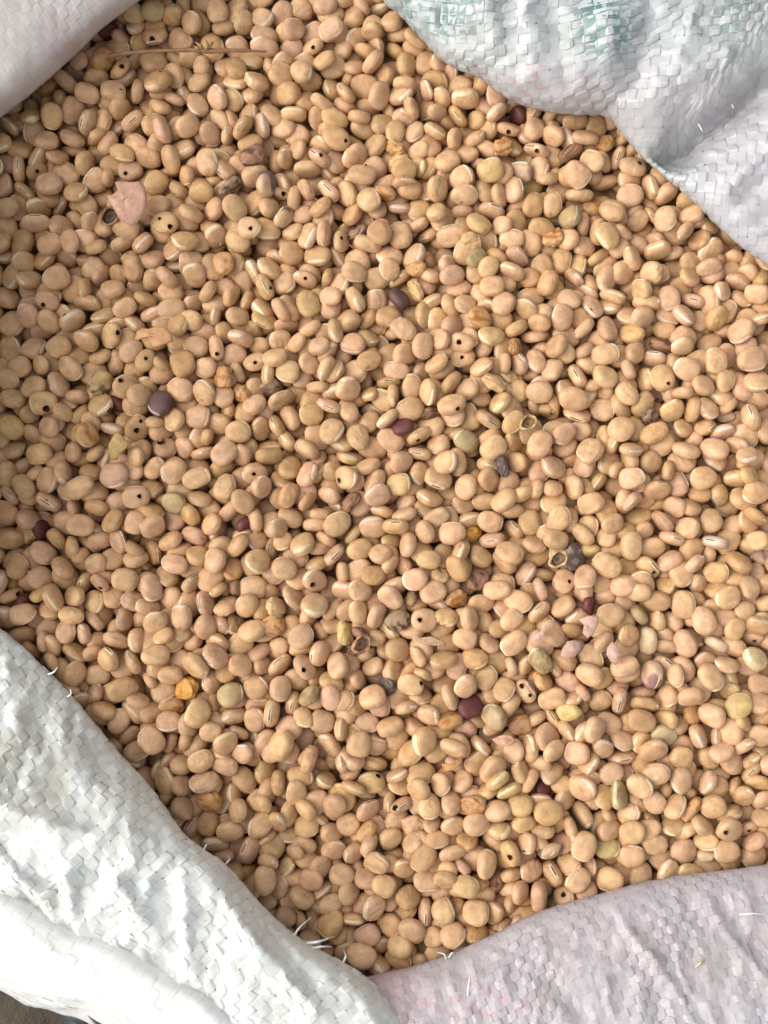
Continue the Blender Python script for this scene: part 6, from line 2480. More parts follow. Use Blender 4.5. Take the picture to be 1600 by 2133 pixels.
-103,133,-40,-2,-2,0,19,15,11,-1,
-92,640,-32,18,-12,10,19,17,13,-1,
91,-38,-16,-36,-4,0,20,16,12,5,
-230,88,-31,5,15,21,20,17,14,24,
-736,-81,-8,42,6,-34,20,19,13,29,
-281,361,-35,-40,5,-5,21,19,14,7,
-296,258,-18,-8,12,32,20,17,12,-1,
669,-303,-40,-42,-1,-34,20,15,11,9,
-408,56,-36,41,-1,-18,21,18,15,7,
415,24,-39,-2,-3,-42,18,16,12,24,
633,56,-31,-5,13,-4,20,17,13,30,
-206,833,-37,-8,5,-26,21,15,11,29,
-183,706,-37,43,2,-7,22,18,14,-1,
140,609,-25,5,-13,33,20,16,12,-1,
-674,131,-38,-2,-2,-31,21,16,12,11,
126,162,-30,-14,7,8,23,20,14,11,
176,604,-33,32,6,22,21,16,14,9,
-671,265,-21,-38,0,25,20,15,11,30,
717,372,-38,0,3,23,23,17,12,30,
56,-631,-16,0,-13,33,20,18,12,-1,
-508,157,-39,42,-1,-24,20,18,12,-1,
-375,416,-37,-42,2,0,22,16,14,27,
193,678,-18,-19,5,-3,18,15,11,6,
-282,609,-38,43,2,-36,21,19,12,25,
349,27,-39,-3,1,-33,20,17,12,-1,
102,930,-14,9,5,-40,23,19,13,24,
-420,20,-30,-45,-18,14,21,17,12,9,
-327,532,-38,-2,-2,16,20,18,13,5,
-313,153,-36,5,1,-32,23,19,13,9,
318,-140,-39,31,-6,-1,16,13,8,36,
-417,808,-40,-3,1,-23,18,16,11,-1,
-296,401,-38,4,1,15,19,16,13,5,
-76,-733,-17,36,7,-36,17,14,12,27,
685,-339,-35,42,2,-42,23,18,15,10,
-116,-440,-40,-45,-3,14,17,16,11,8,
465,657,-41,-3,1,-24,19,16,10,9,
138,-683,-12,13,-3,-39,20,20,13,-1,
-677,656,-38,-2,2,-16,24,18,13,23,
100,88,-17,-41,2,-16,21,16,11,10,
-519,-423,-38,-4,1,-3,19,17,13,29,
461,362,-39,44,-3,33,18,17,12,12,
-503,984,-10,5,4,-2,21,17,14,-1,
288,-524,-34,-39,4,-43,24,19,14,-1,
446,-599,-5,-8,-1,12,16,14,10,-1,
634,264,-8,38,3,-3,18,17,12,24,
-552,916,-33,12,6,2,21,18,12,29,
-238,-527,-10,-26,-13,15,13,13,9,-1,
275,-416,-32,16,0,2,21,19,13,24,
529,427,-24,-34,7,29,18,16,12,-1,
-18,-683,-12,0,7,30,18,17,11,7,
292,-688,-17,-2,7,-6,16,11,9,-1,
76,-602,-7,-19,-10,34,18,15,11,28,
-423,634,-36,1,3,-31,21,18,14,9,
113,541,-38,42,-1,12,19,17,12,23,
379,597,-37,3,0,33,24,18,13,-1,
-97,460,-39,-42,-1,4,21,18,11,25,
-122,491,-39,-4,1,12,19,16,12,29,
676,258,-14,-20,4,-2,17,10,9,-1,
505,-686,-14,-4,-8,-10,20,17,13,5,
-380,945,-39,42,-1,-34,18,15,12,23,
-439,300,-24,-8,6,-2,18,16,11,25,
-693,-135,-31,-6,15,-5,20,17,13,-1,
-708,237,-19,2,-3,4,19,18,13,29,
-443,-289,-35,-2,-2,-40,22,18,15,8,
117,11,-32,12,-11,13,20,17,11,8,
585,-28,-20,-4,0,-28,19,15,11,24,
-686,1,-33,6,8,-31,21,19,15,9,
46,-662,-39,-2,-2,-14,21,17,12,-1,
-335,-276,-9,40,7,-2,22,19,13,23,
359,-497,-14,44,-4,17,18,16,11,8,
634,-521,-38,-3,1,-16,21,17,12,30,
708,120,-35,31,7,5,18,16,11,6,
623,-31,-34,41,8,-17,21,17,14,-1,
-540,2,-33,-37,12,4,20,15,12,23,
227,240,-17,-16,-2,-6,20,14,11,10,
-37,-13,-36,2,-3,31,20,20,14,27,
521,-63,-37,-2,-2,36,21,18,13,-1,
62,-819,-9,4,9,-33,14,10,9,-1,
78,-691,-23,-6,-2,2,13,12,9,-1,
-60,440,-30,8,14,-32,22,17,14,-1,
-187,526,-38,4,1,26,19,16,13,10,
54,595,-39,-2,2,-32,21,18,12,28,
-237,853,-39,-42,0,26,20,17,12,10,
-429,-399,-15,36,2,4,18,16,12,27,
150,-104,-19,30,4,20,23,17,12,10,
499,-508,-16,-11,-4,-41,20,18,12,6,
-475,345,-35,4,-6,20,20,18,14,9,
439,-278,-38,1,2,-6,21,18,12,-1,
165,-297,-23,-36,5,-23,23,18,13,6,
524,-264,-38,7,2,41,19,15,12,5,
472,-305,-35,4,8,-27,20,15,12,-1,
395,493,-38,-43,2,28,22,18,12,-1,
-317,57,-34,-24,4,-4,19,16,11,-1,
265,374,-32,31,3,-9,20,16,13,6,
-52,-840,-15,34,-1,12,19,15,10,11,
-425,419,-38,3,1,34,22,19,13,-1,
351,-437,-16,-39,-4,34,24,19,13,6,
-145,693,-31,38,12,-9,22,18,12,9,
385,-182,-36,4,1,-2,22,20,14,-1,
-481,-108,-23,-8,-5,-3,21,18,12,-1,
-555,579,-39,2,-1,-40,21,17,12,9,
107,-465,-40,-42,-1,-19,18,16,11,-1,
140,153,-19,26,4,8,17,10,9,-1,
-326,281,-13,-42,0,41,18,15,11,-1,
-245,249,-39,43,2,-22,20,16,12,9,
-315,581,-38,38,-2,28,19,16,12,9,
216,-204,-38,44,-3,8,20,18,12,-1,
-269,652,-40,-2,-2,12,18,15,11,9,
-439,124,-33,-15,-8,8,21,16,12,-1,
-455,610,-33,7,-13,-4,19,18,12,5,
606,-413,-38,42,4,-8,19,16,12,28,
649,514,-40,-2,-2,0,20,17,11,25,
19,876,-38,-43,2,42,21,20,12,9,
-741,207,-4,-2,1,-10,21,20,14,7,
-592,916,-11,22,8,19,22,16,12,-1,
-591,604,-33,-14,0,-4,19,18,13,23,
-417,672,-33,-16,-12,-1,19,16,11,28,
-606,76,-38,-2,-2,-22,23,19,13,24,
-648,26,-38,-43,2,-38,21,19,13,29,
-441,376,-37,-45,-3,33,21,19,13,12,
258,-718,-23,1,13,-24,18,14,11,-1,
337,-48,-39,3,1,42,24,17,12,-1,
-734,104,-13,41,-4,36,19,14,11,25,
-3,-114,-22,14,-1,-44,21,17,12,30,
42,-798,-16,34,-10,20,17,16,11,25,
-26,-140,-35,34,0,1,22,17,13,27,
285,573,-38,-43,2,-43,23,17,13,10,
-40,-592,-33,13,6,11,21,18,13,25,
369,406,-17,40,-8,24,18,16,10,6,
416,569,-33,-6,11,-14,19,17,13,26,
-86,412,-37,-4,8,34,18,15,12,24,
-312,-657,-17,-43,-4,-27,17,15,12,12,
730,188,-38,0,3,36,20,17,12,24,
-454,776,-29,44,16,-15,21,17,12,27,
35,-369,-37,-2,-2,25,20,17,13,8,
-271,-346,-15,-11,1,8,18,15,13,29,
-580,-284,-27,-32,0,-12,21,17,12,28,
24,-181,-11,33,1,22,19,16,12,30,
-335,236,-11,4,1,-2,24,19,13,29,
-297,-49,-40,3,1,-30,18,15,11,-1,
-117,391,-35,-40,-9,-41,21,16,11,24,
-372,270,-13,42,4,-12,21,19,13,29,
-380,784,-34,10,-4,-29,22,17,14,11,
83,824,-40,-3,1,-30,21,17,11,-1,
-564,954,-11,36,2,-28,20,18,12,6,
603,442,-33,-29,0,34,24,17,14,24,
-357,-319,-35,8,5,-44,22,18,13,-1,
372,457,-39,-42,0,45,19,16,12,5,
-260,543,-31,22,16,31,19,14,11,-1,
-136,736,-37,41,-1,-42,21,16,13,25,
-9,1034,-11,-44,4,-26,22,15,12,29,
-153,79,-31,-27,-12,-21,20,17,13,25,
116,736,-33,-19,12,4,18,16,13,-1,
105,-755,-7,4,2,-29,23,17,13,26,
297,489,-38,-42,0,16,24,18,13,8,
-567,-248,-37,43,2,-41,23,18,13,-1,
502,-177,-35,1,6,-14,23,19,13,8,
-22,-769,-32,17,-12,4,20,16,14,-1,
493,-227,-37,42,-1,-37,20,18,13,10,
-576,750,-38,42,2,18,21,15,13,-1,
626,364,-33,2,-13,37,19,15,11,7,
400,77,-35,1,-3,-8,23,18,15,-1,
267,182,-36,0,3,32,22,16,14,10,
221,-491,-15,31,3,-1,22,18,14,-1,
-419,239,-33,21,4,13,18,17,11,9,
342,173,-34,-27,2,-44,18,16,11,25,
-498,828,-35,-4,-8,-12,19,17,13,-1,
412,-375,-42,-39,4,24,15,12,8,27,
-316,-509,-7,16,9,-37,17,15,11,-1,
343,-150,-34,-19,13,2,17,15,11,-1,
449,576,-17,44,5,21,23,19,12,26,
-645,682,-33,-25,4,20,22,17,12,9,
6,94,-39,-2,-2,-1,20,16,12,23,
-565,422,-37,-43,2,-17,23,20,13,-1,
664,-354,-11,-4,-6,12,20,17,12,-1,
58,330,-14,-36,4,42,21,18,12,25,
-174,-507,-15,4,-2,-32,19,16,12,25,
-123,-578,-35,16,0,44,22,16,13,-1,
442,-639,-9,-13,6,-10,18,8,7,-1,
-113,561,-38,2,-2,-10,20,16,12,-1,
-107,741,-11,-30,11,-10,17,16,12,25,
621,92,-41,42,0,-7,17,14,10,24,
-363,52,-37,40,-1,-36,22,18,13,5,
-452,-122,-39,3,1,11,20,15,12,-1,
287,-380,-39,2,-2,45,18,17,11,-1,
-714,739,-37,-4,1,-4,22,16,13,27,
523,53,-34,-9,11,-17,18,15,10,-1,
262,135,-38,-43,2,26,23,17,12,10,
345,-672,-14,-13,0,1,21,19,15,5,
603,0,-39,4,1,8,18,14,12,-1,
-544,-292,-38,-42,2,-23,19,16,12,10,
55,-276,-37,2,-2,40,22,18,13,-1,
-498,-174,-37,-45,-3,-12,23,16,13,-1,
309,-666,-38,-43,2,-10,21,19,13,29,
227,-667,-40,42,-1,41,20,15,11,8,
-717,183,-29,4,-19,-30,21,16,13,6,
80,352,-33,-36,12,-26,19,15,12,23,
-490,553,-18,2,-2,39,19,16,10,11,
-481,-404,-30,36,-9,-38,24,19,12,-1,
395,-477,-17,-42,0,-6,17,16,11,-1,
600,504,-39,42,0,41,22,16,12,6,
-427,993,-13,-24,-11,-24,17,15,12,-1,
492,422,-37,28,0,-44,19,15,12,8,
-169,-647,-35,-40,10,-8,19,16,12,6,
173,159,-39,4,1,-42,22,16,12,6,
161,-179,-37,2,-3,34,19,18,13,7,
-386,-437,-34,30,0,2,22,17,13,-1,
509,700,-11,-40,7,44,17,14,12,-1,
332,-500,-34,-42,9,0,20,17,13,-1,
-751,455,-15,-35,-4,-22,21,17,13,25,
649,486,-15,11,16,7,14,7,7,-1,
527,-574,-35,22,-1,27,17,15,11,8,
425,605,-39,-2,-2,0,19,14,12,-1,
487,122,-23,35,-10,14,19,15,11,7,
153,242,-31,-33,-6,-21,24,20,13,11,
-31,298,-17,-28,-1,10,19,15,11,28,
261,460,-32,14,-4,-25,20,15,12,-1,
498,-25,-38,-42,-2,18,20,16,13,8,
464,760,-36,0,4,-36,19,18,14,-1,
493,452,-34,37,-13,33,19,14,11,25,
-3,431,-40,42,-1,-22,18,17,11,7,
-86,-420,-33,-33,6,18,17,14,11,-1,
-296,937,-39,3,1,-12,20,18,12,24,
-185,599,-39,43,2,-5,19,15,12,24,
-412,967,-36,41,10,0,19,16,11,6,
-513,235,-15,2,8,45,19,18,12,8,
-353,-362,-38,0,4,6,21,20,12,-1,
327,664,-30,-44,-18,-16,20,16,11,9,
-594,394,-34,-30,8,29,18,17,12,25,
67,310,-38,-4,1,12,21,18,13,9,
41,246,-37,42,2,-5,21,17,14,6,
-649,724,-31,-44,-18,-8,19,16,13,10,
72,112,-37,-39,-2,-6,21,18,13,7,
-128,47,-38,-45,-3,-45,19,16,12,-1,
616,-602,-12,40,-2,-43,18,16,12,-1,
469,-617,-12,4,0,-23,20,16,13,25,
308,354,-35,2,-3,-15,22,18,15,23,
227,-545,-12,6,3,28,18,16,12,-1,
-338,366,-24,-39,-17,10,18,15,11,11,
-218,332,-35,-30,-7,-26,19,15,11,10,
225,119,-21,-32,-3,-39,19,16,12,12,
-499,793,-40,42,-1,-1,19,15,11,-1,
-244,431,-38,3,-2,-30,19,15,13,-1,
-684,481,-30,22,-5,-20,22,19,14,25,
554,574,-14,-36,0,-1,19,17,13,-1,
463,-569,-17,-45,0,-12,20,17,11,27,
315,-333,-29,13,-17,-31,20,17,12,25,
-419,-171,-35,0,10,8,18,16,12,5,
185,-353,-20,18,8,-13,13,8,7,-1,
610,-581,-37,2,-3,45,20,18,14,8,
-154,126,-38,6,1,-25,20,16,12,7,
-189,269,-32,39,-11,-27,21,17,13,27,
-79,-26,-29,33,2,-27,20,16,12,5,
-650,773,-13,0,-4,30,20,17,11,28,
302,610,-33,22,3,-35,18,17,10,26,
398,-92,-36,0,3,40,22,17,14,28,
-432,-327,-41,-2,-2,8,19,15,10,-1,
324,-115,-41,-36,6,-20,15,9,8,-1,
512,277,-37,-40,-8,-14,19,15,11,29,
16,398,-36,42,9,-34,18,15,12,-1,
235,-243,-30,-15,9,-19,21,19,14,25,
86,-309,-38,-4,1,-28,20,16,12,-1,
-394,83,-13,-43,1,34,22,17,13,-1,
230,766,-36,-42,2,27,23,17,14,8,
-508,-267,-38,38,1,3,20,17,11,7,
692,-49,-33,-16,-8,-24,20,16,11,-1,
-578,817,-17,38,-4,-39,19,16,12,7,
-323,-437,-37,-4,1,40,20,18,13,-1,
390,338,-37,-2,-2,38,21,18,14,12,
664,-615,-38,-42,-1,10,23,18,13,10,
-352,-221,-21,-38,12,-9,13,12,9,-1,
310,-85,-40,-43,2,-14,19,17,11,30,
-21,930,-37,4,1,-1,20,17,13,5,
-387,-563,-12,-2,6,11,19,17,11,24,
-601,-57,-39,-45,-3,10,19,18,12,-1,
531,-110,-33,16,6,25,21,17,13,-1,
-213,53,-36,40,5,14,21,19,14,25,
582,72,-32,-13,6,8,18,15,12,28,
-632,460,-14,38,-1,13,19,18,12,-1,
738,-94,-17,-40,1,12,18,16,11,-1,
-696,-224,-37,2,-2,31,22,18,14,-1,
341,-185,-32,2,18,-6,19,18,12,27,
-16,155,-36,42,-1,40,23,20,14,11,
537,-615,-35,26,-4,-24,19,15,12,25,
326,454,-36,-32,0,-6,20,16,11,8,
680,-97,-38,10,0,8,19,15,11,6,
-673,170,-29,-11,13,15,21,20,15,25,
90,-582,-31,21,4,39,21,19,14,6,
210,-20,-34,-32,0,17,20,18,14,11,
-276,275,-41,0,2,-18,17,16,10,-1,
641,159,-37,10,0,41,20,17,12,-1,
323,-245,-20,38,10,-36,19,16,12,28,
358,-262,-34,-37,4,45,24,20,13,8,
-271,-640,-33,31,13,-44,19,15,12,11,
-221,-492,-35,-38,-4,37,21,19,13,24,
267,228,-37,0,3,18,19,15,13,11,
385,-59,-31,18,12,-44,19,18,11,5,
-719,109,-39,0,-2,3,22,18,12,28,
-195,-720,-33,-8,-13,31,19,16,12,23,
394,800,-3,-39,6,25,23,19,13,28,
-213,163,-40,-3,0,-8,20,16,11,11,
-296,123,-13,-4,-4,21,18,17,11,-1,
55,80,-33,-32,0,-7,23,19,13,25,
-574,-8,-39,4,1,18,20,16,12,6,
-569,854,-21,25,-4,-43,17,15,12,5,
-549,224,-20,5,-14,27,18,15,12,-1,
101,459,-38,4,0,12,19,17,13,6,
-292,-421,-13,44,11,-25,18,16,11,-1,
-254,-133,-36,-3,1,-17,22,19,14,8,
400,-702,-13,-21,2,5,15,14,10,-1,
634,-349,-38,-45,-3,10,22,17,13,-1,
218,58,-37,-43,3,10,20,19,14,8,
380,7,-30,28,-14,-5,17,15,10,23,
43,555,-35,42,8,-40,21,15,12,28,
-268,480,-40,42,-1,44,19,18,11,26,
153,-324,-8,-40,13,-21,21,16,11,-1,
-189,200,-40,-43,2,-22,18,17,11,8,
-71,675,-34,33,-6,12,19,17,12,-1,
-116,-779,-39,0,3,11,20,15,12,7,
716,-116,-38,42,-1,36,19,17,13,-1,
-234,368,-40,43,2,2,20,15,11,24,
523,695,-39,42,-1,-31,22,18,11,5,
-256,155,-26,30,-6,43,21,16,12,24,
-264,-507,-37,4,1,-30,22,18,14,28,
-561,-118,-38,0,3,34,19,18,12,24,
175,202,-38,43,2,37,22,18,12,6,
-13,-380,-35,18,-2,4,20,15,11,-1,
281,693,-40,-6,-12,10,13,10,9,-1,
-180,-777,-7,-5,7,-11,21,18,12,24,
543,85,-39,-43,2,-13,21,17,12,-1,
545,544,-37,-3,2,-11,21,18,13,29,
399,-340,-37,37,-2,26,18,15,13,-1,
-395,143,-37,42,0,-30,22,19,13,7,
-269,1016,-38,42,0,37,20,16,12,6,
685,292,-38,-43,2,1,20,17,12,-1,
96,658,-37,43,2,7,21,18,13,-1,
-508,465,-39,-42,0,-1,19,17,12,-1,
-305,-368,-33,-29,6,-36,20,17,12,11,
353,-87,-34,36,-7,6,20,16,12,27,
724,-54,-12,-10,0,2,20,15,12,-1,
180,-630,-38,-1,2,-36,22,18,12,27,
602,-115,-34,-17,0,-9,21,17,14,-1,
-723,335,-37,43,2,-31,22,17,13,24,
-130,1006,-18,36,-7,-42,19,18,13,-1,
689,218,-37,41,-1,-11,23,16,14,8,
-142,-154,-34,6,12,-21,19,17,12,11,
425,369,-34,16,10,13,17,16,11,-1,
-335,394,-38,9,-4,37,19,15,11,29,
472,279,-37,42,1,-18,23,18,13,23,
480,326,-31,-41,14,-37,21,17,12,27,
600,40,-38,0,3,17,21,17,12,10,
-603,25,-36,7,2,26,21,18,13,11,
-157,990,-40,41,-1,-42,18,14,11,-1,
331,-298,-37,4,1,-3,22,17,14,9,
-366,-513,-32,25,4,17,21,18,13,8,
713,-301,-38,45,-3,-39,20,18,12,12,
-111,-688,-40,-44,-2,-38,17,15,11,24,
366,-480,-38,-2,-2,26,20,15,13,5,
-518,554,-38,42,-1,-26,23,18,13,27,
-121,528,-31,-31,-10,5,21,17,12,-1,
748,280,-39,-43,-2,5,21,17,12,9,
-748,384,-7,-38,9,18,17,15,11,7,
-280,-453,-40,-2,-2,28,22,16,11,9,
-460,-249,-36,-43,2,7,24,18,14,12,
535,-156,-19,6,-3,-23,19,17,13,-1,
320,-218,-40,-42,-1,-13,19,15,11,7,
-613,-16,-38,2,-3,35,18,15,12,-1,
-373,92,-38,2,-3,0,18,17,12,27,
677,-520,-38,-4,1,10,19,16,13,7,
-679,-54,-39,-42,0,24,22,18,11,29,
-345,711,-39,0,3,-36,18,16,12,30,
-277,224,-34,-17,0,38,21,17,15,-1,
-328,-69,-27,-16,-4,-22,20,18,12,-1,
596,172,-37,-2,-2,42,20,20,13,11,
60,-84,-40,-42,-1,34,19,16,11,-1,
-648,231,-8,-6,6,23,20,17,13,-1,
-119,-759,-24,-13,-4,-29,15,9,8,-1,
583,550,-37,-36,0,26,21,16,12,-1,
305,252,-39,43,2,28,21,19,12,6,
-398,318,-41,3,1,16,20,17,10,9,
-388,737,-38,3,1,-43,22,20,13,12,
118,124,-35,-37,-2,42,23,18,14,11,
-44,527,-36,38,4,-18,20,16,12,11,
-311,-632,-40,-42,-1,-1,18,16,11,-1,
-294,-183,-38,42,-1,-19,23,19,13,28,
-78,-263,-38,-42,-1,-28,21,19,12,24,
-132,895,-25,-8,6,37,22,20,13,10,
116,700,-31,28,-4,10,23,19,12,8,
677,391,-39,3,1,-18,23,17,12,28,
517,388,-37,-45,-3,-18,21,16,13,8,
-173,-731,-20,29,6,7,14,10,9,-1,
746,110,-41,-42,0,34,17,15,10,10,
-672,-49,-23,4,20,-7,11,7,7,-1,
224,-117,-39,42,2,37,19,15,12,11,
-368,910,-37,-11,0,43,20,15,13,-1,
-455,1002,-4,-32,4,-38,17,16,11,29,
-498,211,-36,-2,-2,2,22,19,14,28,
47,801,-34,-9,1,27,23,19,15,30,
-153,550,-35,-4,8,-28,21,17,13,23,
155,876,-36,1,2,10,23,20,14,26,
349,421,-38,-4,1,-38,22,16,13,24,
494,82,-37,-4,1,41,23,17,13,30,
250,415,-37,-39,4,-14,22,17,12,8,
25,-3,-40,-42,-1,-8,19,18,11,-1,
241,515,-33,-31,7,0,20,17,12,-1,
-182,-90,-38,41,-1,-14,18,17,13,-1,
-162,493,-39,-43,2,-36,19,15,12,11,
-382,691,-40,-42,-1,34,20,16,11,-1,
-405,-84,-38,42,-1,33,19,16,12,-1,
93,44,-34,-36,0,22,23,20,13,-1,
661,258,-35,-44,-8,18,20,16,12,-1,
-559,789,-35,-4,-10,-34,19,15,11,-1,
-500,-307,-37,-41,-1,42,22,19,13,11,
602,-159,-37,2,-3,22,19,19,13,5,
252,-526,-20,33,-14,20,19,14,11,28,
-431,-27,-18,44,-9,-39,19,15,11,5,
-242,767,-38,-2,-2,7,20,16,13,30,
351,243,-38,-4,1,10,23,17,13,12,
-587,643,-37,-3,1,-7,20,18,13,-1,
-244,682,-30,0,12,-10,22,16,13,24,
192,-545,-23,-16,0,24,20,17,13,24,
208,730,-38,4,1,40,21,16,12,25,
354,-713,-11,2,2,-40,23,17,15,25,
-358,496,-37,4,3,-40,22,17,12,11,
-223,-288,-37,3,1,-16,24,20,13,-1,
-605,-100,-40,-45,-3,36,19,18,11,-1,
671,-410,-14,-38,1,37,18,17,12,9,
-353,570,-37,-2,-2,-23,22,18,13,28,
75,-371,-33,-28,-10,-36,18,17,13,-1,
-42,405,-38,42,0,-41,21,16,12,9,
-56,-302,-39,-2,-2,12,19,17,11,5,
-57,355,-40,2,-2,-24,18,16,11,-1,
-25,-416,-32,-16,-12,20,19,17,13,28,
282,-53,-37,36,0,-43,22,17,12,-1,
428,-577,-29,-22,7,-22,19,16,12,-1,
57,472,-37,-43,-2,-39,21,20,13,-1,
-73,-581,-39,-3,1,-21,20,17,11,-1,
-458,699,-38,-3,1,-35,19,17,13,-1,
515,-305,-36,-42,-1,-35,21,20,14,27,
506,-134,-39,45,-3,-15,18,15,12,29,
459,402,-40,42,-1,-10,17,15,11,-1,
452,699,-40,-2,-2,-5,20,16,11,26,
-183,-384,-40,43,2,25,18,16,11,-1,
485,485,-34,14,7,-12,20,17,12,29,
225,209,-35,0,3,12,23,20,15,29,
-288,-402,-37,7,2,-4,21,16,14,26,
-560,536,-36,7,2,-8,21,17,14,9,
-100,-552,-28,17,19,31,21,15,12,29,
313,787,-39,-42,-1,-36,20,18,11,29,
-127,276,-32,-1,18,37,18,15,12,-1,
-442,-367,-38,-4,1,35,22,18,13,27,
231,405,-13,-3,-1,0,21,16,12,24,
192,-775,-5,8,-7,-2,13,11,9,-1,
-711,623,-33,10,-4,6,22,18,15,29,
-709,150,-39,0,5,27,18,16,11,9,
561,442,-40,2,1,-42,18,15,11,-1,
-321,758,-38,-4,1,21,21,17,13,-1,
-717,824,-34,40,-16,-20,17,15,11,10,
555,184,-39,2,-2,25,20,16,12,-1,
442,-10,-38,2,-2,33,20,16,12,9,
711,-623,-39,-3,1,-10,20,18,12,25,
-175,-758,-38,43,-2,-17,20,20,13,24,
144,789,-31,-38,-3,24,21,18,11,-1,
-597,132,-37,-1,3,11,21,17,13,8,
451,-233,-39,3,1,21,21,16,12,6,
-266,970,-37,-2,-2,-11,21,19,13,8,
664,-470,-40,42,-1,-44,19,16,11,10,
-34,1036,-37,-37,0,32,22,17,12,29,
-341,936,-34,20,-4,0,19,16,14,-1,
-226,-383,-36,4,3,40,22,18,13,9,
-115,-399,-36,-9,5,18,19,16,13,-1,
-10,548,-16,40,4,-37,20,15,12,6,
-543,-398,-20,-40,10,21,18,17,12,26,
160,-443,-36,3,1,-14,24,20,14,28,
-558,33,-37,-42,2,0,21,16,14,12,
-109,-84,-39,41,-1,18,20,15,12,9,
-727,-14,-38,41,-1,40,20,15,12,6,
-656,859,-17,0,8,-9,24,19,13,6,
-743,33,-5,38,3,12,21,17,13,8,
-107,-9,-39,3,0,24,18,16,12,12,
-67,615,-34,-7,13,7,18,16,11,-1,
-699,-174,-35,-42,9,39,20,17,13,-1,
-346,-24,-36,-42,-1,36,23,19,14,11,
428,727,-33,-19,4,12,20,18,12,-1,
-458,-164,-37,0,3,-13,20,17,13,6,
514,645,-36,-42,-1,-8,23,19,14,24,
-757,763,-39,-2,-3,6,19,17,12,30,
-353,-552,-39,-3,-4,-40,22,18,11,27,
-290,-234,-37,-2,-2,6,21,18,13,29,
-274,695,-38,4,-6,32,19,15,11,25,
232,-55,-37,10,-5,33,18,16,10,7,
613,581,-39,4,1,-8,20,16,12,9,
656,-664,-38,-4,1,-28,21,18,13,-1,
527,160,-32,18,-6,21,18,16,11,27,
102,602,-37,-4,1,-4,22,19,14,29,
36,281,-29,12,5,40,18,16,11,-1,
-429,-540,-17,42,0,6,20,16,11,29,
-389,-391,-18,8,-2,36,18,16,12,-1,
180,860,-15,9,-6,15,21,19,13,9,
-7,231,-41,-2,1,17,19,16,10,-1,
558,39,-38,-4,1,19,20,17,13,23,
-145,201,-40,-45,-2,-37,20,16,11,10,
309,818,-3,-16,-2,30,22,16,14,-1,
259,-92,-37,2,-2,36,21,20,14,8,
596,380,-39,42,0,17,19,16,12,-1,
112,773,-39,-43,2,17,19,17,11,-1,
145,677,-36,4,1,7,20,18,14,7,
138,-53,-18,-40,-5,-3,18,16,11,-1,
443,-696,-6,1,7,4,14,9,8,-1,
-685,558,-31,30,12,-4,22,17,14,-1,
-17,-645,-13,0,13,-16,17,16,11,5,
-570,-368,-33,19,4,-2,19,17,13,7,
646,607,-32,-15,7,16,21,19,14,-1,
304,557,-17,1,0,-6,16,11,9,-1,
111,903,-36,32,6,40,18,16,11,-1,
479,-686,-9,-4,-14,-8,16,9,8,-1,
730,524,-37,1,-2,-14,22,19,13,-1,
619,129,-40,-2,-2,-43,18,15,11,29,
317,106,-38,45,-3,-14,21,18,12,8,
148,903,-10,-34,-6,-34,21,19,14,28,
743,233,-35,-42,3,-18,24,20,15,26,
719,-555,-33,-14,0,43,22,18,14,29,
-754,353,-24,-5,0,19,19,16,12,26,
-68,-118,-37,42,-1,21,21,19,13,26,
-297,-669,-39,-45,-4,-28,20,16,11,25,
686,491,-40,-42,-1,15,21,18,11,-1,
14,170,-13,-4,-1,-33,21,18,12,-1,
-643,-308,-8,-38,10,-17,22,16,13,-1,
58,971,-36,34,0,-6,19,16,13,-1,
-515,-27,-28,-40,-16,-4,22,18,14,6,
-198,1037,-16,-40,4,7,21,18,14,30,
-24,-846,-21,-4,8,22,19,14,10,-1,
630,-667,-11,11,4,0,17,11,9,-1,
549,-669,-16,44,-2,43,20,17,11,28,
-319,1033,-9,-44,5,23,24,20,13,6,
697,-661,-29,-16,12,6,22,16,12,7,
51,-42,-39,42,-1,-3,20,17,12,12,
-673,-260,-38,-7,2,-37,20,15,12,-1,
367,806,-32,0,-21,-26,18,15,11,-1,
572,652,-15,6,2,21,19,15,11,11,
281,-757,-12,42,1,16,23,17,13,8,
-467,-479,-39,-42,-1,-40,19,15,12,26,
725,-652,-6,-36,-3,-44,21,18,12,-1,
-160,-801,-36,41,-1,11,21,17,14,9,
-380,-589,-39,3,0,-41,20,16,12,-1,
-401,-556,-38,0,3,4,21,16,12,-1,
25,-847,-12,45,0,-44,20,18,12,27,
-729,-149,-33,4,-9,-22,21,17,13,23,
-730,-231,-15,40,3,24,19,14,12,5,
729,-345,-10,-11,6,30,24,18,12,29,
29,1005,-17,20,-6,37,22,19,12,28,
76,955,-11,11,-3,9,19,14,12,-1,
491,725,-36,-4,1,6,22,18,14,28,
-280,-681,-16,-1,4,17,18,14,12,26,
721,-520,-39,2,-2,39,19,15,12,-1,
-751,308,-29,17,-8,-12,23,19,12,25,
-773,701,-13,-43,3,-2,21,17,12,10,
759,232,3,6,-7,0,23,20,14,27,
781,-308,-11,-44,-4,20,22,19,13,-1,
758,-223,-15,16,-4,28,23,19,12,10,
745,-175,-17,-3,4,31,18,16,11,-1,
752,-23,-7,-40,-1,-23,20,16,13,27,
748,34,-10,15,8,28,18,15,12,11,
584,642,-7,1,14,33,15,13,10,-1,
610,609,-12,45,16,-39,16,13,9,-1,
732,581,-4,-31,17,1,20,17,12,26,
700,615,-9,-14,6,12,20,18,12,-1,
746,694,-9,1,-8,-20,21,18,15,-1,
717,770,-9,44,-11,9,18,15,12,24,
704,833,-31,37,-14,-18,21,16,12,27,
759,111,-15,36,2,-26,21,15,12,-1,
747,-832,-12,4,1,-31,18,16,12,-1,
773,-779,-8,23,-4,-23,22,17,13,8,
785,-728,-15,8,-6,44,22,19,13,8,
747,561,-28,-20,6,10,17,16,11,28,
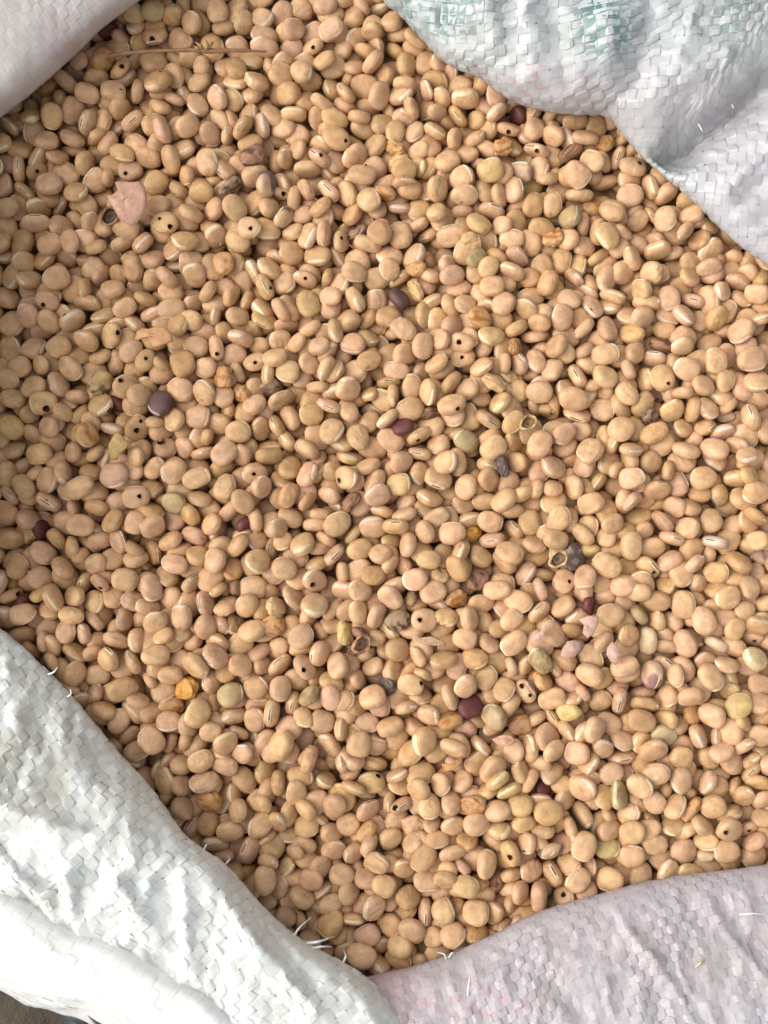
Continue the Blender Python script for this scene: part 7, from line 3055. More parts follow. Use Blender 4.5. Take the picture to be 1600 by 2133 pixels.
79,-829,-9,18,-14,7,16,11,9,-1,
599,-679,-13,-35,2,13,15,11,9,-1,
791,-689,-9,34,-9,30,20,16,13,28,
738,-617,-11,8,-12,4,19,15,12,5,
793,-578,-23,27,-9,-36,18,15,10,7,
789,-548,-5,29,-8,-42,19,18,11,-1,
763,-471,-4,30,-9,31,21,18,14,29,
792,-399,-2,20,0,-24,24,20,14,6,
765,-330,14,-42,-2,4,21,17,14,-1,
785,-262,-15,-43,2,-44,19,16,11,-1,
791,-223,-7,36,-4,30,19,15,12,23,
766,-139,-12,6,2,-19,20,18,12,-1,
791,-59,8,0,-2,-26,21,15,11,25,
788,-4,-10,9,4,34,20,17,13,-1,
785,42,-6,0,1,35,22,18,14,-1,
753,71,-31,-45,-18,-39,20,16,11,8,
788,146,-9,1,0,36,18,17,12,-1,
763,194,-15,-9,8,28,19,15,12,9,
753,270,-8,-17,-5,30,19,16,12,26,
767,308,-12,-8,-5,10,21,18,14,29,
766,366,-14,-41,5,-31,22,17,13,10,
782,432,-4,2,-2,26,20,20,14,-1,
751,525,-9,-42,7,16,22,17,12,-1,
791,551,-12,-40,4,27,19,16,11,29,
788,604,-10,-43,4,18,20,19,12,29,
232,822,11,-11,10,5,16,13,9,22,
789,672,-8,0,3,-10,19,15,12,8,
791,734,-10,40,10,23,20,17,13,-1,
736,809,-3,-44,8,39,22,19,15,12,
744,852,-7,0,-3,34,21,16,13,29,
-335,-751,-12,-2,-1,-41,24,18,13,25,
-362,-686,-9,-40,-3,1,23,19,15,-1,
-349,-647,-32,-8,-14,-17,20,19,13,6,
-395,1040,-13,44,1,-41,19,16,12,5,
407,812,-36,-9,-5,12,19,18,11,12,
399,881,-12,4,-1,-2,17,16,12,24,
413,897,-34,-39,12,-17,19,17,11,25,
360,974,-33,3,8,42,22,19,14,26,
391,1005,-38,-45,-3,43,20,16,12,26,
-352,-770,-37,3,-9,-17,17,14,11,-1,
435,-987,-15,8,1,-20,21,18,12,-1,
473,-957,-16,-44,8,7,22,17,12,29,
439,-894,-9,8,-3,-26,21,19,13,12,
422,-858,-37,-41,-1,-30,23,17,14,-1,
450,-807,-13,-32,-4,-4,22,18,13,24,
-279,-756,-12,12,-5,21,23,20,14,6,
-413,-874,-34,31,13,39,18,15,12,6,
-379,-859,-38,-42,-1,-9,22,18,13,6,
-405,-784,-39,3,1,-28,21,17,12,25,
-380,-750,-30,-23,-6,-42,20,16,12,-1,
-403,-660,-13,16,7,-37,21,17,13,29,
-419,-610,-38,45,-3,32,20,16,12,-1,
507,-784,-31,-26,-12,13,20,17,14,27,
517,-720,-32,12,-13,34,19,17,12,12,
463,838,-34,-19,4,-2,18,17,12,9,
462,879,-38,-42,-1,-26,21,19,12,30,
470,919,-18,-30,3,25,18,15,13,27,
473,968,-12,43,-7,-11,18,16,11,27,
430,1010,-29,16,-14,-18,21,19,13,11,
496,-992,-12,-43,-3,18,21,17,14,27,
480,-879,-13,2,2,-18,22,17,13,-1,
516,-837,-19,38,6,-24,17,14,11,26,
-358,-899,-18,43,-6,-28,19,15,12,-1,
484,1026,-20,18,2,-13,20,18,13,10,
-482,-818,-36,-34,0,-43,20,17,12,27,
-477,-750,-18,42,-8,37,18,17,11,-1,
-494,-668,-16,-35,-4,40,18,16,11,-1,
-484,-646,-37,4,8,-13,20,14,10,24,
548,-829,-18,-12,2,23,18,15,10,23,
558,-801,-37,40,5,-44,21,18,12,5,
536,-758,-33,15,6,-10,21,17,12,-1,
513,760,-32,-39,-12,42,21,17,12,-1,
487,859,-10,36,5,41,21,17,13,7,
482,952,-35,-29,0,44,20,16,12,10,
535,984,-30,-42,-17,-36,21,16,13,9,
-444,-835,-13,-12,1,-10,19,16,13,-1,
-437,-807,-30,-10,14,-36,21,18,12,28,
545,-978,-10,-42,2,-38,20,18,15,30,
563,-921,-13,-42,9,8,24,20,14,27,
-424,-738,-15,44,8,-3,23,18,14,9,
-465,-681,-37,0,3,-36,21,17,13,-1,
-433,-646,-34,3,-9,16,21,18,12,7,
-474,-547,-33,-32,12,-38,19,16,11,-1,
346,1040,-14,39,-7,-30,18,17,11,8,
403,-896,-19,15,-6,27,20,15,12,28,
-282,-932,-19,-2,-6,-13,21,19,14,30,
-277,-893,-9,44,-4,38,18,17,11,26,
-307,-828,-13,5,5,42,22,19,12,9,
-247,-772,-35,41,-8,-12,21,16,11,11,
415,-835,-9,40,3,10,22,17,14,28,
383,-776,-35,6,-4,24,21,17,14,8,
384,-743,-11,-40,-1,-37,20,18,13,12,
336,821,-34,30,7,9,20,16,12,5,
310,842,-34,31,-6,-40,21,17,12,23,
304,919,-33,7,14,-24,20,14,10,-1,
322,992,-34,-41,12,-10,19,16,11,-1,
-234,-970,-34,-4,8,45,23,18,13,24,
-243,-925,-35,-45,-7,14,20,19,14,-1,
-255,-837,-16,-14,0,34,20,16,12,26,
-207,-786,-37,-37,4,-18,22,17,11,12,
-252,-724,-31,-14,6,26,23,20,13,8,
-151,-884,-11,-41,1,37,23,18,13,-1,
-188,-834,-36,-34,0,-17,20,16,12,26,
-559,-644,-36,-36,4,5,19,16,13,-1,
-553,-556,-37,38,-2,-22,22,18,12,-1,
-548,-486,-11,-39,0,8,21,20,15,10,
-553,-443,-17,-28,9,-42,22,19,15,11,
597,-905,-10,-38,-6,38,21,17,11,10,
594,-864,-14,33,4,36,21,16,14,28,
587,690,-12,14,-2,-4,21,17,13,24,
568,773,-33,-29,0,-7,22,18,14,28,
591,807,-21,36,7,-32,22,16,12,27,
634,-700,-25,4,18,33,19,16,12,7,
548,856,-36,-30,-7,-4,18,15,12,7,
563,911,-6,-45,1,-44,18,15,11,-1,
582,-971,-23,0,-5,-5,19,18,12,-1,
-535,-570,-11,4,-2,26,23,20,14,8,
-494,-518,-36,-9,1,-32,22,17,13,5,
-588,996,-16,-26,-1,-34,20,17,13,-1,
646,-775,-16,-41,-1,-38,22,18,12,25,
607,-752,-12,-44,-6,2,24,19,13,27,
-639,908,-16,33,6,-28,20,15,13,-1,
-615,-337,-14,40,-5,5,18,15,11,27,
637,739,-16,-41,2,-20,21,18,13,-1,
640,782,-32,40,-11,-11,22,18,12,28,
615,841,-4,9,1,-15,18,14,12,12,
589,851,-32,38,12,-34,20,16,13,7,
599,901,-25,-8,-1,36,23,18,15,29,
663,-885,-33,26,-12,17,19,15,12,8,
638,-861,-30,-32,-14,27,21,18,13,27,
680,-805,-34,-20,4,0,19,16,11,29,
671,-740,-31,-29,14,8,19,16,10,11,
598,621,-30,-42,-12,29,21,16,14,-1,
-543,-812,-10,37,2,16,19,17,12,-1,
-578,-762,-30,3,11,-7,23,17,14,12,
-578,-721,-27,38,-6,12,17,15,12,29,
-566,-675,-11,2,-2,-18,22,17,14,-1,
611,957,-13,0,2,37,24,20,14,7,
-656,-501,-17,-34,0,13,20,16,12,-1,
689,-701,-38,44,-2,31,23,19,13,-1,
-687,900,-27,11,-11,-14,20,19,14,26,
690,793,-13,8,2,11,19,16,13,-1,
686,884,-15,-41,0,-43,21,16,12,-1,
655,947,-40,-4,1,-12,19,14,11,26,
677,579,-6,0,-3,-11,18,17,12,24,
-635,-677,-37,2,-2,26,23,18,14,-1,
-603,-632,-35,-8,4,-42,23,17,13,10,
-605,-539,-18,31,4,1,18,16,12,26,
-631,-522,-36,-4,7,-30,21,15,11,5,
-634,-469,-34,16,-12,-18,18,16,11,-1,
-636,-423,-32,15,-9,24,20,17,12,-1,
663,708,-4,-42,-6,35,19,16,12,9,
685,771,-38,-37,-4,40,20,14,11,5,
751,-571,-13,-41,0,-34,19,15,12,9,
758,150,-34,30,0,22,21,17,12,12,
790,219,-28,2,-22,-22,22,16,12,9,
790,274,-9,5,-5,-25,21,17,12,26,
790,295,-37,-4,8,-27,19,16,11,-1,
795,382,-30,-11,13,-19,18,15,10,12,
747,434,-30,-33,10,-29,22,18,14,23,
766,477,-8,2,10,44,23,20,13,25,
736,-865,-31,18,3,-38,21,19,13,-1,
734,-796,-19,-9,5,-39,21,19,13,-1,
725,-759,-17,-40,14,-1,19,16,13,-1,
755,-673,-17,-41,-2,-34,18,16,10,28,
733,736,-11,0,-4,2,21,16,13,26,
717,862,-30,-14,-18,36,19,15,12,10,
756,-533,-33,0,20,-1,17,16,12,9,
727,-401,-20,38,12,-8,19,18,14,5,
741,-295,-17,30,-2,-20,23,19,14,-1,
-697,-458,-35,35,0,26,22,17,13,12,
-668,-424,-36,15,0,13,19,16,11,27,
-692,-326,-35,-8,-2,-12,21,18,13,-1,
-681,-295,-14,7,-2,-22,22,18,13,-1,
708,551,-15,-42,10,22,22,19,14,28,
715,599,-33,-16,6,24,19,17,12,-1,
708,663,-23,-13,-6,9,23,20,13,-1,
699,704,-17,42,-7,18,21,16,11,-1,
-758,-161,-9,-29,-4,23,19,17,11,24,
-784,-85,-9,1,5,34,22,20,14,-1,
-754,-42,-20,43,-10,-34,21,17,14,-1,
-761,1,-23,-20,-9,-24,19,17,14,-1,
-785,30,-3,-21,1,32,20,17,14,29,
-792,73,7,29,-4,17,20,18,14,-1,
-793,165,-10,5,-12,-14,18,15,11,-1,
775,-354,-10,1,3,40,22,17,11,9,
793,93,-12,44,-3,26,19,14,12,29,
791,-657,-31,30,7,-15,24,18,13,-1,
771,-614,-14,-32,-9,-13,23,17,13,11,
785,-515,-10,-34,5,2,21,20,14,-1,
790,-449,-16,4,-6,26,19,17,11,11,
757,-381,-32,28,12,35,20,17,14,23,
788,512,-20,-40,5,-43,19,18,13,11,
789,-209,-37,-17,1,3,17,14,10,27,
789,-181,-26,16,18,-3,22,17,13,6,
760,-114,-38,1,-2,-17,20,18,13,28,
791,-88,-22,-34,-6,23,22,18,15,27,
789,-42,-21,43,10,-6,20,17,12,7,
789,62,-36,17,0,-10,20,15,13,9,
-748,-441,-9,-21,-4,-11,22,17,13,-1,
-733,-405,-16,-1,0,0,20,17,12,11,
-750,-366,-19,1,-6,-24,21,16,11,12,
-746,-330,0,30,-6,32,21,18,13,25,
766,623,-35,-19,3,-8,20,15,12,28,
763,645,-11,8,0,40,22,17,12,-1,
788,698,-31,-31,2,10,21,20,13,-1,
762,769,-10,-12,-4,27,21,17,13,25,
-766,186,-20,-43,4,23,18,14,12,9,
-772,-297,-9,-3,6,5,19,16,12,-1,
-676,-619,-19,-2,8,-36,19,16,12,-1,
-667,-592,-33,-15,-7,41,20,17,12,-1,
-705,859,-34,34,6,17,20,18,13,27,
-783,328,-9,-22,2,4,20,15,13,5,
-773,485,-5,-35,-1,-21,19,17,12,-1,
-787,595,-10,0,1,5,19,17,13,24,
-753,841,-16,26,-2,-8,22,20,13,29,
-782,253,0,42,-5,4,25,18,15,12,
-780,293,-4,-20,0,3,23,17,15,25,
-614,-740,-5,31,-6,-37,24,18,14,-1,
-613,-693,-13,4,-4,25,22,16,13,11,
-607,-653,-13,30,2,-44,21,16,12,28,
-660,934,-13,14,-5,-30,22,19,12,5,
-736,70,-32,-25,4,29,21,18,13,-1,
-661,-452,-17,9,-22,-31,21,17,13,5,
-654,-387,-30,-19,-3,3,23,19,13,6,
-717,877,-11,1,11,26,21,17,13,9,
-714,907,3,19,-6,-39,23,17,13,24,
-751,-119,-18,16,7,-17,19,15,12,11,
-665,-649,-5,33,-12,37,22,19,14,28,
-640,-606,-9,-12,4,-18,24,18,13,24,
-658,-544,-16,33,10,9,20,17,12,-1,
-791,100,-23,8,10,-28,22,17,13,-1,
-768,135,-12,-37,9,13,19,15,12,5,
-785,223,-27,31,2,8,22,20,15,-1,
-762,563,-20,34,-4,-34,18,14,12,23,
-787,647,-11,-43,-4,-26,23,19,12,-1,
-733,-431,-39,2,-2,1,19,16,12,-1,
-698,-368,-38,42,3,-9,22,18,12,-1,
-728,-306,-16,-36,-6,-6,22,20,14,-1,
-679,-364,-16,5,11,16,18,15,11,-1,
-706,-259,-18,42,-8,-35,17,14,11,11,
-720,-530,-12,43,-8,28,20,17,12,-1,
-714,-474,-13,-34,1,-22,20,17,12,10,
-771,-198,-9,-34,-6,36,21,16,11,8,
-786,-151,-20,-8,-2,-40,20,17,12,-1,
-790,14,-36,-38,-5,30,19,18,12,11,
-765,66,-9,4,-9,-16,21,18,12,6,
-539,-774,-31,-26,-11,-35,22,16,13,29,
-602,-595,-20,2,-4,35,17,14,10,8,
-598,-505,-18,5,5,3,18,16,12,28,
-621,-440,-9,40,2,-40,18,16,12,7,
-608,-374,-12,-3,0,10,21,16,13,24,
-646,-350,-1,-36,-3,-13,23,20,15,-1,
-788,368,-10,37,-2,31,21,18,13,-1,
-770,414,-9,2,13,-3,23,18,12,7,
-796,469,-31,-24,-12,26,20,17,11,-1,
-627,986,-11,-16,-4,-31,22,18,12,-1,
-599,959,-21,-1,2,-10,19,14,10,-1,
-592,-469,-13,-33,2,0,20,17,13,8,
-581,-416,-11,-37,0,-38,20,17,12,-1,
-499,-485,-11,26,-3,7,21,20,15,26,
-503,-777,-1,43,3,40,20,20,14,29,
-518,-737,-4,-8,7,-23,19,17,12,9,
-526,-705,-16,-38,4,-11,21,16,12,-1,
-535,1019,-10,24,4,16,21,16,13,6,
-555,-743,-8,5,2,19,20,18,11,26,
-588,-707,5,-38,-8,35,18,17,13,25,
-546,-619,-10,-2,0,4,20,18,14,-1,
-574,-573,-8,-27,5,-23,22,16,13,28,
-564,-528,-6,-22,-15,9,21,19,12,6,
786,423,-38,-42,-1,-15,22,19,13,27,
786,474,-35,40,5,22,24,20,14,8,
784,583,-37,-43,2,-41,21,18,13,30,
789,652,-37,-4,1,28,20,17,13,5,
761,727,-37,43,2,-25,24,19,13,-1,
792,-612,-37,36,4,29,19,16,12,28,
713,895,-38,43,2,-42,21,17,12,29,
793,-139,-33,-29,0,-24,22,18,13,29,
767,-61,-39,42,3,-8,21,17,12,-1,
785,254,-36,-3,0,7,20,18,14,7,
784,340,-36,1,-2,-10,23,20,14,27,
-523,-650,-30,-44,15,-14,20,17,13,-1,
-496,-551,-11,11,-3,-26,20,17,12,24,
-529,-527,-21,-9,16,43,19,18,13,-1,
784,186,-38,-43,2,42,21,16,12,-1,
-440,-876,-10,-6,-6,-14,21,18,11,27,
-469,-801,-7,8,-10,-22,22,19,14,29,
-450,-764,-2,25,-2,30,19,14,12,28,
-479,-707,-14,44,-5,-2,21,19,13,10,
-466,-650,-11,-36,-1,32,22,17,14,8,
-481,-582,-18,-43,-16,-13,19,16,13,-1,
-472,-511,-11,30,8,-21,20,14,12,-1,
732,-437,-39,2,-2,5,19,15,11,8,
733,-199,-38,-42,-1,-41,22,17,13,-1,
746,597,-38,-35,2,24,17,14,11,11,
728,643,-40,0,3,22,20,16,11,24,
623,984,-37,41,-1,30,20,17,13,7,
694,-910,-37,-2,-3,-6,21,19,14,-1,
676,-844,-37,3,1,-15,23,19,13,29,
-409,-590,-17,-1,7,17,18,16,10,11,
-390,-921,-9,39,8,-11,20,17,11,8,
-408,-847,-12,-10,-8,-24,19,17,11,24,
-385,-822,-10,28,1,-8,21,19,14,-1,
-381,-783,-14,44,1,-4,20,17,12,-1,
-427,-697,-9,-11,-5,-44,24,20,13,-1,
645,-727,-39,2,2,16,17,15,11,8,
-383,-626,-30,-16,-11,-42,22,18,14,-1,
661,707,-36,-4,1,-4,21,18,14,8,
666,818,-36,-4,1,31,23,19,15,-1,
675,863,-38,-45,-3,44,20,17,13,6,
606,-839,-38,42,0,20,20,19,13,26,
601,-724,-36,-41,-1,-5,21,17,14,24,
549,742,-41,-3,1,6,17,14,10,7,
557,818,-36,-41,-1,6,22,18,14,-1,
-320,-887,-7,-42,-10,22,23,19,14,-1,
-350,-856,-12,-42,-3,20,21,18,13,-1,
-344,-806,-16,39,0,-28,19,16,11,26,
-313,-713,-16,31,0,0,21,18,12,-1,
-363,-724,-7,22,7,4,21,19,13,-1,
-360,-938,-6,36,-12,-44,22,18,12,24,
602,664,-38,42,-1,-26,22,17,12,-1,
612,711,-36,43,3,-2,20,19,14,7,
494,-858,-38,-2,-3,-36,18,16,12,11,
509,-820,-40,-4,1,-39,18,15,11,23,
491,-752,-37,2,2,10,20,16,14,29,
505,915,-37,42,-1,-12,22,18,14,23,
494,988,-37,-4,1,2,20,18,13,12,
-320,-931,-8,28,-13,10,22,18,13,12,
-257,-870,-34,-18,11,18,19,14,10,8,
-309,-788,-11,-11,0,-6,21,15,13,29,
-244,-759,-2,35,2,-31,21,19,13,-1,
566,-843,-38,-42,4,-24,18,16,12,8,
556,-731,-38,4,1,-10,20,16,12,-1,
492,797,-38,43,2,-8,20,19,13,8,
567,709,-37,-42,0,12,20,17,13,-1,
448,-957,-38,42,-1,-27,24,19,12,-1,
468,-830,-38,-4,1,16,20,16,13,27,
-240,-941,-5,-37,-1,10,21,17,12,-1,
-204,-910,-38,-42,6,-42,19,15,10,28,
-193,-876,-30,21,13,6,21,19,13,-1,
-210,-803,-11,8,4,-11,22,17,13,10,
-275,1045,-22,14,2,-44,19,15,11,-1,
447,805,-39,42,-1,-13,21,18,12,27,
417,856,-38,-43,2,-10,23,19,13,-1,
445,925,-39,-42,-1,18,23,18,12,26,
446,974,-38,2,-2,-36,22,17,13,11,
-164,-972,-16,-42,-8,27,21,18,13,9,
-182,-923,-10,30,11,-28,23,16,14,6,
-144,-826,-14,-35,8,7,20,16,13,11,
313,955,-37,2,-2,-43,22,17,14,25,
322,1034,-36,3,0,33,24,18,14,-1,
412,-1016,-38,3,1,-42,24,20,13,8,
384,-926,-37,-4,1,-16,23,17,14,7,
401,965,-39,2,-2,16,19,17,12,28,
372,885,-37,-43,3,26,19,19,14,-1,
391,924,-40,-3,1,-39,19,16,10,8,
346,-860,-33,10,5,16,24,19,14,-1,
337,-815,-34,26,-3,38,22,16,14,9,
323,-747,-20,-8,-6,1,20,19,14,-1,
-90,-849,-39,-5,2,-2,19,16,11,28,
321,-943,-30,38,-15,-31,21,16,13,28,
362,-895,-15,41,3,-2,21,16,11,-1,
-43,-934,-38,-8,2,12,18,15,12,-1,
-83,-945,-34,-17,-5,8,20,16,11,10,
-91,-894,-19,6,-7,-26,21,17,12,10,
-54,-921,-11,-4,-2,-22,23,18,13,-1,
-49,-866,-37,0,3,7,21,18,14,8,
-136,-938,-20,43,-4,-7,18,15,10,24,
-120,-859,-12,9,8,24,20,18,12,12,
-87,-839,-11,-12,11,12,19,17,11,-1,
-152,1038,-9,1,-2,-32,19,17,11,12,
288,1011,-38,-2,-3,-7,18,16,13,28,
332,-1023,-34,-15,6,4,20,16,13,9,
338,-906,-37,-4,1,-9,21,18,14,-1,
357,-739,-38,43,2,-42,20,20,12,25,
275,815,-39,45,-3,1,19,14,12,9,
280,867,-38,-42,-1,-12,20,17,13,30,
277,973,-37,10,-4,-32,18,14,12,27,
324,882,-38,0,3,-1,22,19,12,11,
343,923,-38,42,-1,-1,20,17,12,12,
312,-843,-39,42,-1,-20,19,16,12,-1,
187,967,-38,2,-2,-20,23,19,13,25,
236,-896,-39,-42,2,-3,19,17,12,-1,
-102,1045,-16,31,10,10,17,14,11,25,
-93,-971,-14,-23,12,-44,18,14,11,23,
-30,-968,-13,-44,0,-4,24,19,12,-1,
-60,-875,-6,11,0,-9,18,16,12,25,
238,887,-39,3,1,29,19,17,12,29,
217,927,-36,40,-1,-44,20,19,14,7,
234,969,-37,0,3,44,21,19,13,10,
210,1038,-33,34,0,39,22,19,14,11,
284,-932,-37,2,-1,13,22,19,13,30,
292,-883,-37,42,-1,-11,21,19,13,28,
271,-840,-36,0,5,-28,21,18,13,-1,
268,-790,-36,-4,1,-24,22,17,14,30,
-62,1042,-12,-5,10,-45,22,16,13,28,
37,-995,-13,11,-2,-28,22,17,12,9,
17,-979,-33,-38,-13,26,19,15,10,28,
-22,-887,-18,19,-5,6,20,18,13,28,
176,-797,-35,-38,-2,-22,23,19,15,10,
128,930,-40,2,-2,-8,19,16,11,24,
102,970,-37,42,1,-27,24,18,13,11,
172,919,-38,45,-5,-7,20,16,12,9,
47,-882,-5,-1,-10,35,21,20,14,26,
94,-842,-29,-30,12,-40,24,19,13,30,
10,1038,-37,-38,-2,-6,19,18,13,28,
32,-1016,-39,2,-2,-24,20,16,12,-1,
55,-970,-38,38,-2,45,18,15,12,-1,
74,-882,-38,41,-1,-44,21,19,12,-1,
47,-850,-38,-4,1,11,19,16,13,23,
73,-1023,-17,40,6,-38,17,15,10,29,
36,-919,-19,-24,0,5,17,16,12,-1,
104,-944,-37,41,-1,-42,22,18,13,25,
80,1040,-16,-18,8,15,19,17,11,5,
112,-1018,-10,5,-5,33,20,17,12,27,
127,-969,-15,-39,4,38,20,18,12,7,
99,-883,-16,-44,-3,-42,19,15,11,-1,
133,-838,-2,15,-18,-11,21,18,14,5,
25,-944,-41,-42,-1,26,18,16,10,29,
29,-891,-37,0,4,-24,18,17,13,-1,
1,-858,-38,42,-1,3,21,18,13,-1,
168,-918,-14,-41,-3,23,23,18,12,8,
195,-860,-10,-43,4,30,20,18,14,8,
144,-800,-12,-41,-16,-22,20,16,12,7,
105,988,-4,-36,-2,26,23,19,14,25,
144,1043,-2,17,-5,42,18,18,12,29,
151,-1013,-4,-10,-2,23,22,18,13,-1,
-128,-965,-38,2,-2,4,22,18,12,11,
-112,-920,-39,42,-1,8,22,19,12,-1,
-124,-878,-38,-45,-3,-28,21,18,12,6,
-60,-974,-38,-43,2,2,21,18,13,7,
303,-909,-13,-3,-1,-43,21,16,12,5,
288,-856,-14,44,-5,41,18,16,12,30,
304,-787,-30,-24,13,-26,20,20,13,10,
4,-1019,-14,36,4,-10,21,16,12,24,
-10,-956,-38,3,-1,28,20,15,12,-1,
-2,-914,-35,0,9,-41,20,17,11,-1,
254,848,-20,14,4,-21,23,19,15,9,
275,903,-34,18,12,45,17,16,11,7,
254,1003,-35,31,7,37,20,16,11,5,
260,1040,-35,6,6,44,23,18,13,9,
303,-996,-12,6,1,-28,23,18,14,-1,
74,1000,-22,1,1,-7,19,17,13,10,
74,-917,-34,22,4,44,18,16,12,11,
57,-940,-31,28,14,2,20,15,10,27,
46,1043,-20,12,-8,-38,18,14,12,-1,
86,-957,-10,44,-9,15,22,18,13,-1,
124,-919,-15,-2,2,-9,21,18,13,28,
147,-878,-13,-42,0,-38,22,16,13,-1,
-207,-948,-41,-42,-1,-13,18,16,10,6,
-233,-887,-41,-3,1,-37,18,15,10,8,
162,939,-14,-29,-2,-42,19,18,12,11,
134,1003,-31,6,15,34,20,16,12,-1,
163,1012,-2,23,-8,43,20,17,13,5,
207,-1006,-6,22,2,27,18,16,12,-1,
173,-973,-8,0,2,-13,21,19,14,27,
205,-936,-7,6,2,-34,21,16,12,30,
-223,-850,-37,-8,2,41,20,16,13,6,
-240,-811,-36,-7,2,-4,22,18,14,11,
-166,-945,-39,2,-2,-32,18,16,12,-1,
-160,-903,-37,-43,2,34,21,18,14,-1,
-154,-852,-37,-8,1,11,19,16,12,24,
252,-866,-21,-41,14,-15,17,15,11,25,
240,-823,-34,25,-12,8,17,14,10,27,
-338,-916,-40,-4,1,33,17,15,11,8,
-338,-685,-38,43,3,-40,19,18,13,29,
221,878,-7,-8,-5,-21,21,17,14,24,
198,892,-34,28,12,8,18,15,11,-1,
232,972,-6,-3,-3,-6,22,17,13,25,
-288,-893,-38,-4,1,43,19,16,13,-1,
-287,-844,-37,42,1,-10,21,17,13,30,
-284,-795,-39,41,-1,-26,22,17,12,-1,
-300,-747,-38,41,-1,-41,22,16,13,-1,
-286,-708,-41,-42,-1,-24,17,15,10,6,
-392,-714,-37,-45,-3,9,21,20,13,9,
-381,-670,-38,-42,0,45,19,18,12,10,
-386,-905,-38,-42,-1,17,20,18,13,29,
245,1028,-8,37,0,24,21,16,12,24,
243,-1019,-8,-6,2,36,20,16,12,11,
267,-979,-4,3,-6,-5,21,19,13,-1,
250,-926,-15,34,-3,3,23,19,12,-1,
263,-893,-9,-16,-8,0,19,17,12,-1,
306,-826,-13,-9,-10,-14,17,15,11,28,
-417,-836,-40,42,-1,-34,20,15,11,-1,
272,936,-11,-4,1,-14,20,16,12,6,
294,976,-10,11,0,24,21,16,12,-1,
294,1034,-6,-20,1,-23,21,18,13,6,
-329,-870,-38,-43,2,-36,24,20,12,27,
-512,-611,-33,44,-8,22,22,20,15,12,
348,-1005,-9,2,2,30,22,18,13,30,
361,-957,-29,-28,8,31,24,19,13,25,
343,-924,-7,32,-8,38,19,16,11,8,
381,-859,-19,-3,3,-1,19,16,11,-1,
354,-830,-6,40,-4,-37,21,17,13,-1,
-456,-849,-38,-42,3,28,19,15,12,-1,
-444,-769,-36,4,1,11,23,18,14,30,
-452,-725,-37,3,0,4,23,19,13,8,
-463,-614,-33,-36,-5,-1,21,18,15,-1,
-447,-572,-36,-45,-6,-8,21,20,13,-1,
-450,-516,-40,42,-1,-9,19,16,11,10,
-447,-894,-37,42,-1,-29,22,18,14,-1,
-564,-408,-40,3,1,21,20,17,11,26,
-625,940,-37,-42,0,40,23,18,14,11,
396,-998,-12,-40,2,28,22,18,13,6,
420,-931,-33,26,12,-26,19,15,12,7,
395,-948,-11,36,2,-30,19,16,12,-1,
-552,-687,-38,-2,-2,12,23,18,12,8,
-567,-605,-38,-43,3,-18,19,18,13,-1,
-593,-564,-39,-44,-2,-17,21,18,12,-1,
397,-797,-8,-44,6,15,22,16,13,5,
353,-786,-9,-6,-6,35,23,18,14,8,
431,-724,-12,-4,0,-14,22,19,12,28,
357,824,-1,11,-14,-31,21,18,13,-1,
340,861,-15,8,-2,20,21,19,14,11,
327,905,-10,-43,6,-2,19,18,13,-1,
331,968,-8,0,2,25,23,18,14,29,
378,1035,-7,-26,-10,25,22,17,13,30,
-508,-847,-40,-3,0,0,19,16,11,-1,
-525,-808,-38,43,2,13,22,18,13,12,
-508,-690,-39,0,3,-24,21,17,12,10,
-564,980,-35,17,0,12,22,16,14,27,
450,-849,-12,10,-5,-30,18,16,11,9,
433,-767,-4,38,2,44,21,18,13,9,
477,-724,-11,44,0,24,23,18,15,9,
392,848,-10,31,2,-3,18,15,11,-1,
369,927,-14,45,-4,-28,23,20,12,26,
-633,-564,-32,-20,-4,-30,21,18,14,-1,
-606,-488,-40,42,-1,-36,19,15,11,-1,
355,1006,-22,-3,10,26,18,16,11,9,
408,1040,-29,37,16,26,19,18,14,29,
471,-1025,-9,30,5,-43,17,16,12,7,
472,-923,-2,-36,-2,-40,22,18,14,25,
-606,-393,-38,-2,-2,-5,21,19,12,24,
-600,-442,-36,-1,-2,11,24,19,14,-1,
514,-949,-10,-44,-4,-38,21,17,14,5,
516,-907,-7,42,12,2,22,19,14,-1,
519,-866,-4,42,-16,20,23,17,14,10,
479,-773,-8,4,4,-41,21,18,13,25,
455,811,-13,13,1,32,18,14,10,-1,
438,859,-10,44,-3,-35,24,18,14,29,
-700,-411,-40,-4,1,30,18,15,11,-1,
447,897,-13,-24,3,38,17,15,11,5,
414,946,-18,-36,-3,18,20,18,12,26,
464,1003,-15,-24,15,36,18,16,12,-1,
514,-1019,3,8,7,0,21,19,13,-1,
-679,-562,-39,6,2,2,21,16,11,-1,
-684,-523,-38,0,3,5,24,18,13,7,
-663,-483,-40,42,2,-17,19,14,11,-1,
558,-883,-11,15,-8,-40,20,16,12,-1,
538,-866,-35,-4,-11,23,18,16,11,-1,
533,-798,-10,-26,-6,-28,19,18,12,10,
565,-772,-12,42,0,-18,21,16,12,-1,
534,762,-9,11,-11,35,23,17,13,-1,
493,818,-8,-37,4,-36,20,17,13,8,
533,847,-11,6,3,-13,21,18,12,24,
527,894,-14,-3,2,-18,22,17,11,-1,
-740,-193,-37,43,2,24,21,19,13,7,
544,-704,-4,-20,8,-40,22,18,14,23,
527,940,-15,36,3,-34,19,17,13,12,
526,1014,-23,-21,14,2,18,15,12,25,
596,-1003,-6,-42,-2,6,18,17,11,-1,
595,-945,-3,-37,-1,-38,18,17,11,24,
-732,-245,-40,0,2,21,20,17,11,-1,
-652,-627,-40,-44,2,42,19,17,11,-1,
-786,533,-39,-3,1,-37,20,17,12,26,
-727,-509,-37,41,-1,18,21,16,14,7,
-735,-384,-40,42,0,32,19,16,11,29,
-731,-338,-40,3,-1,40,17,14,11,10,
-715,-286,-39,0,3,-38,20,18,11,10,
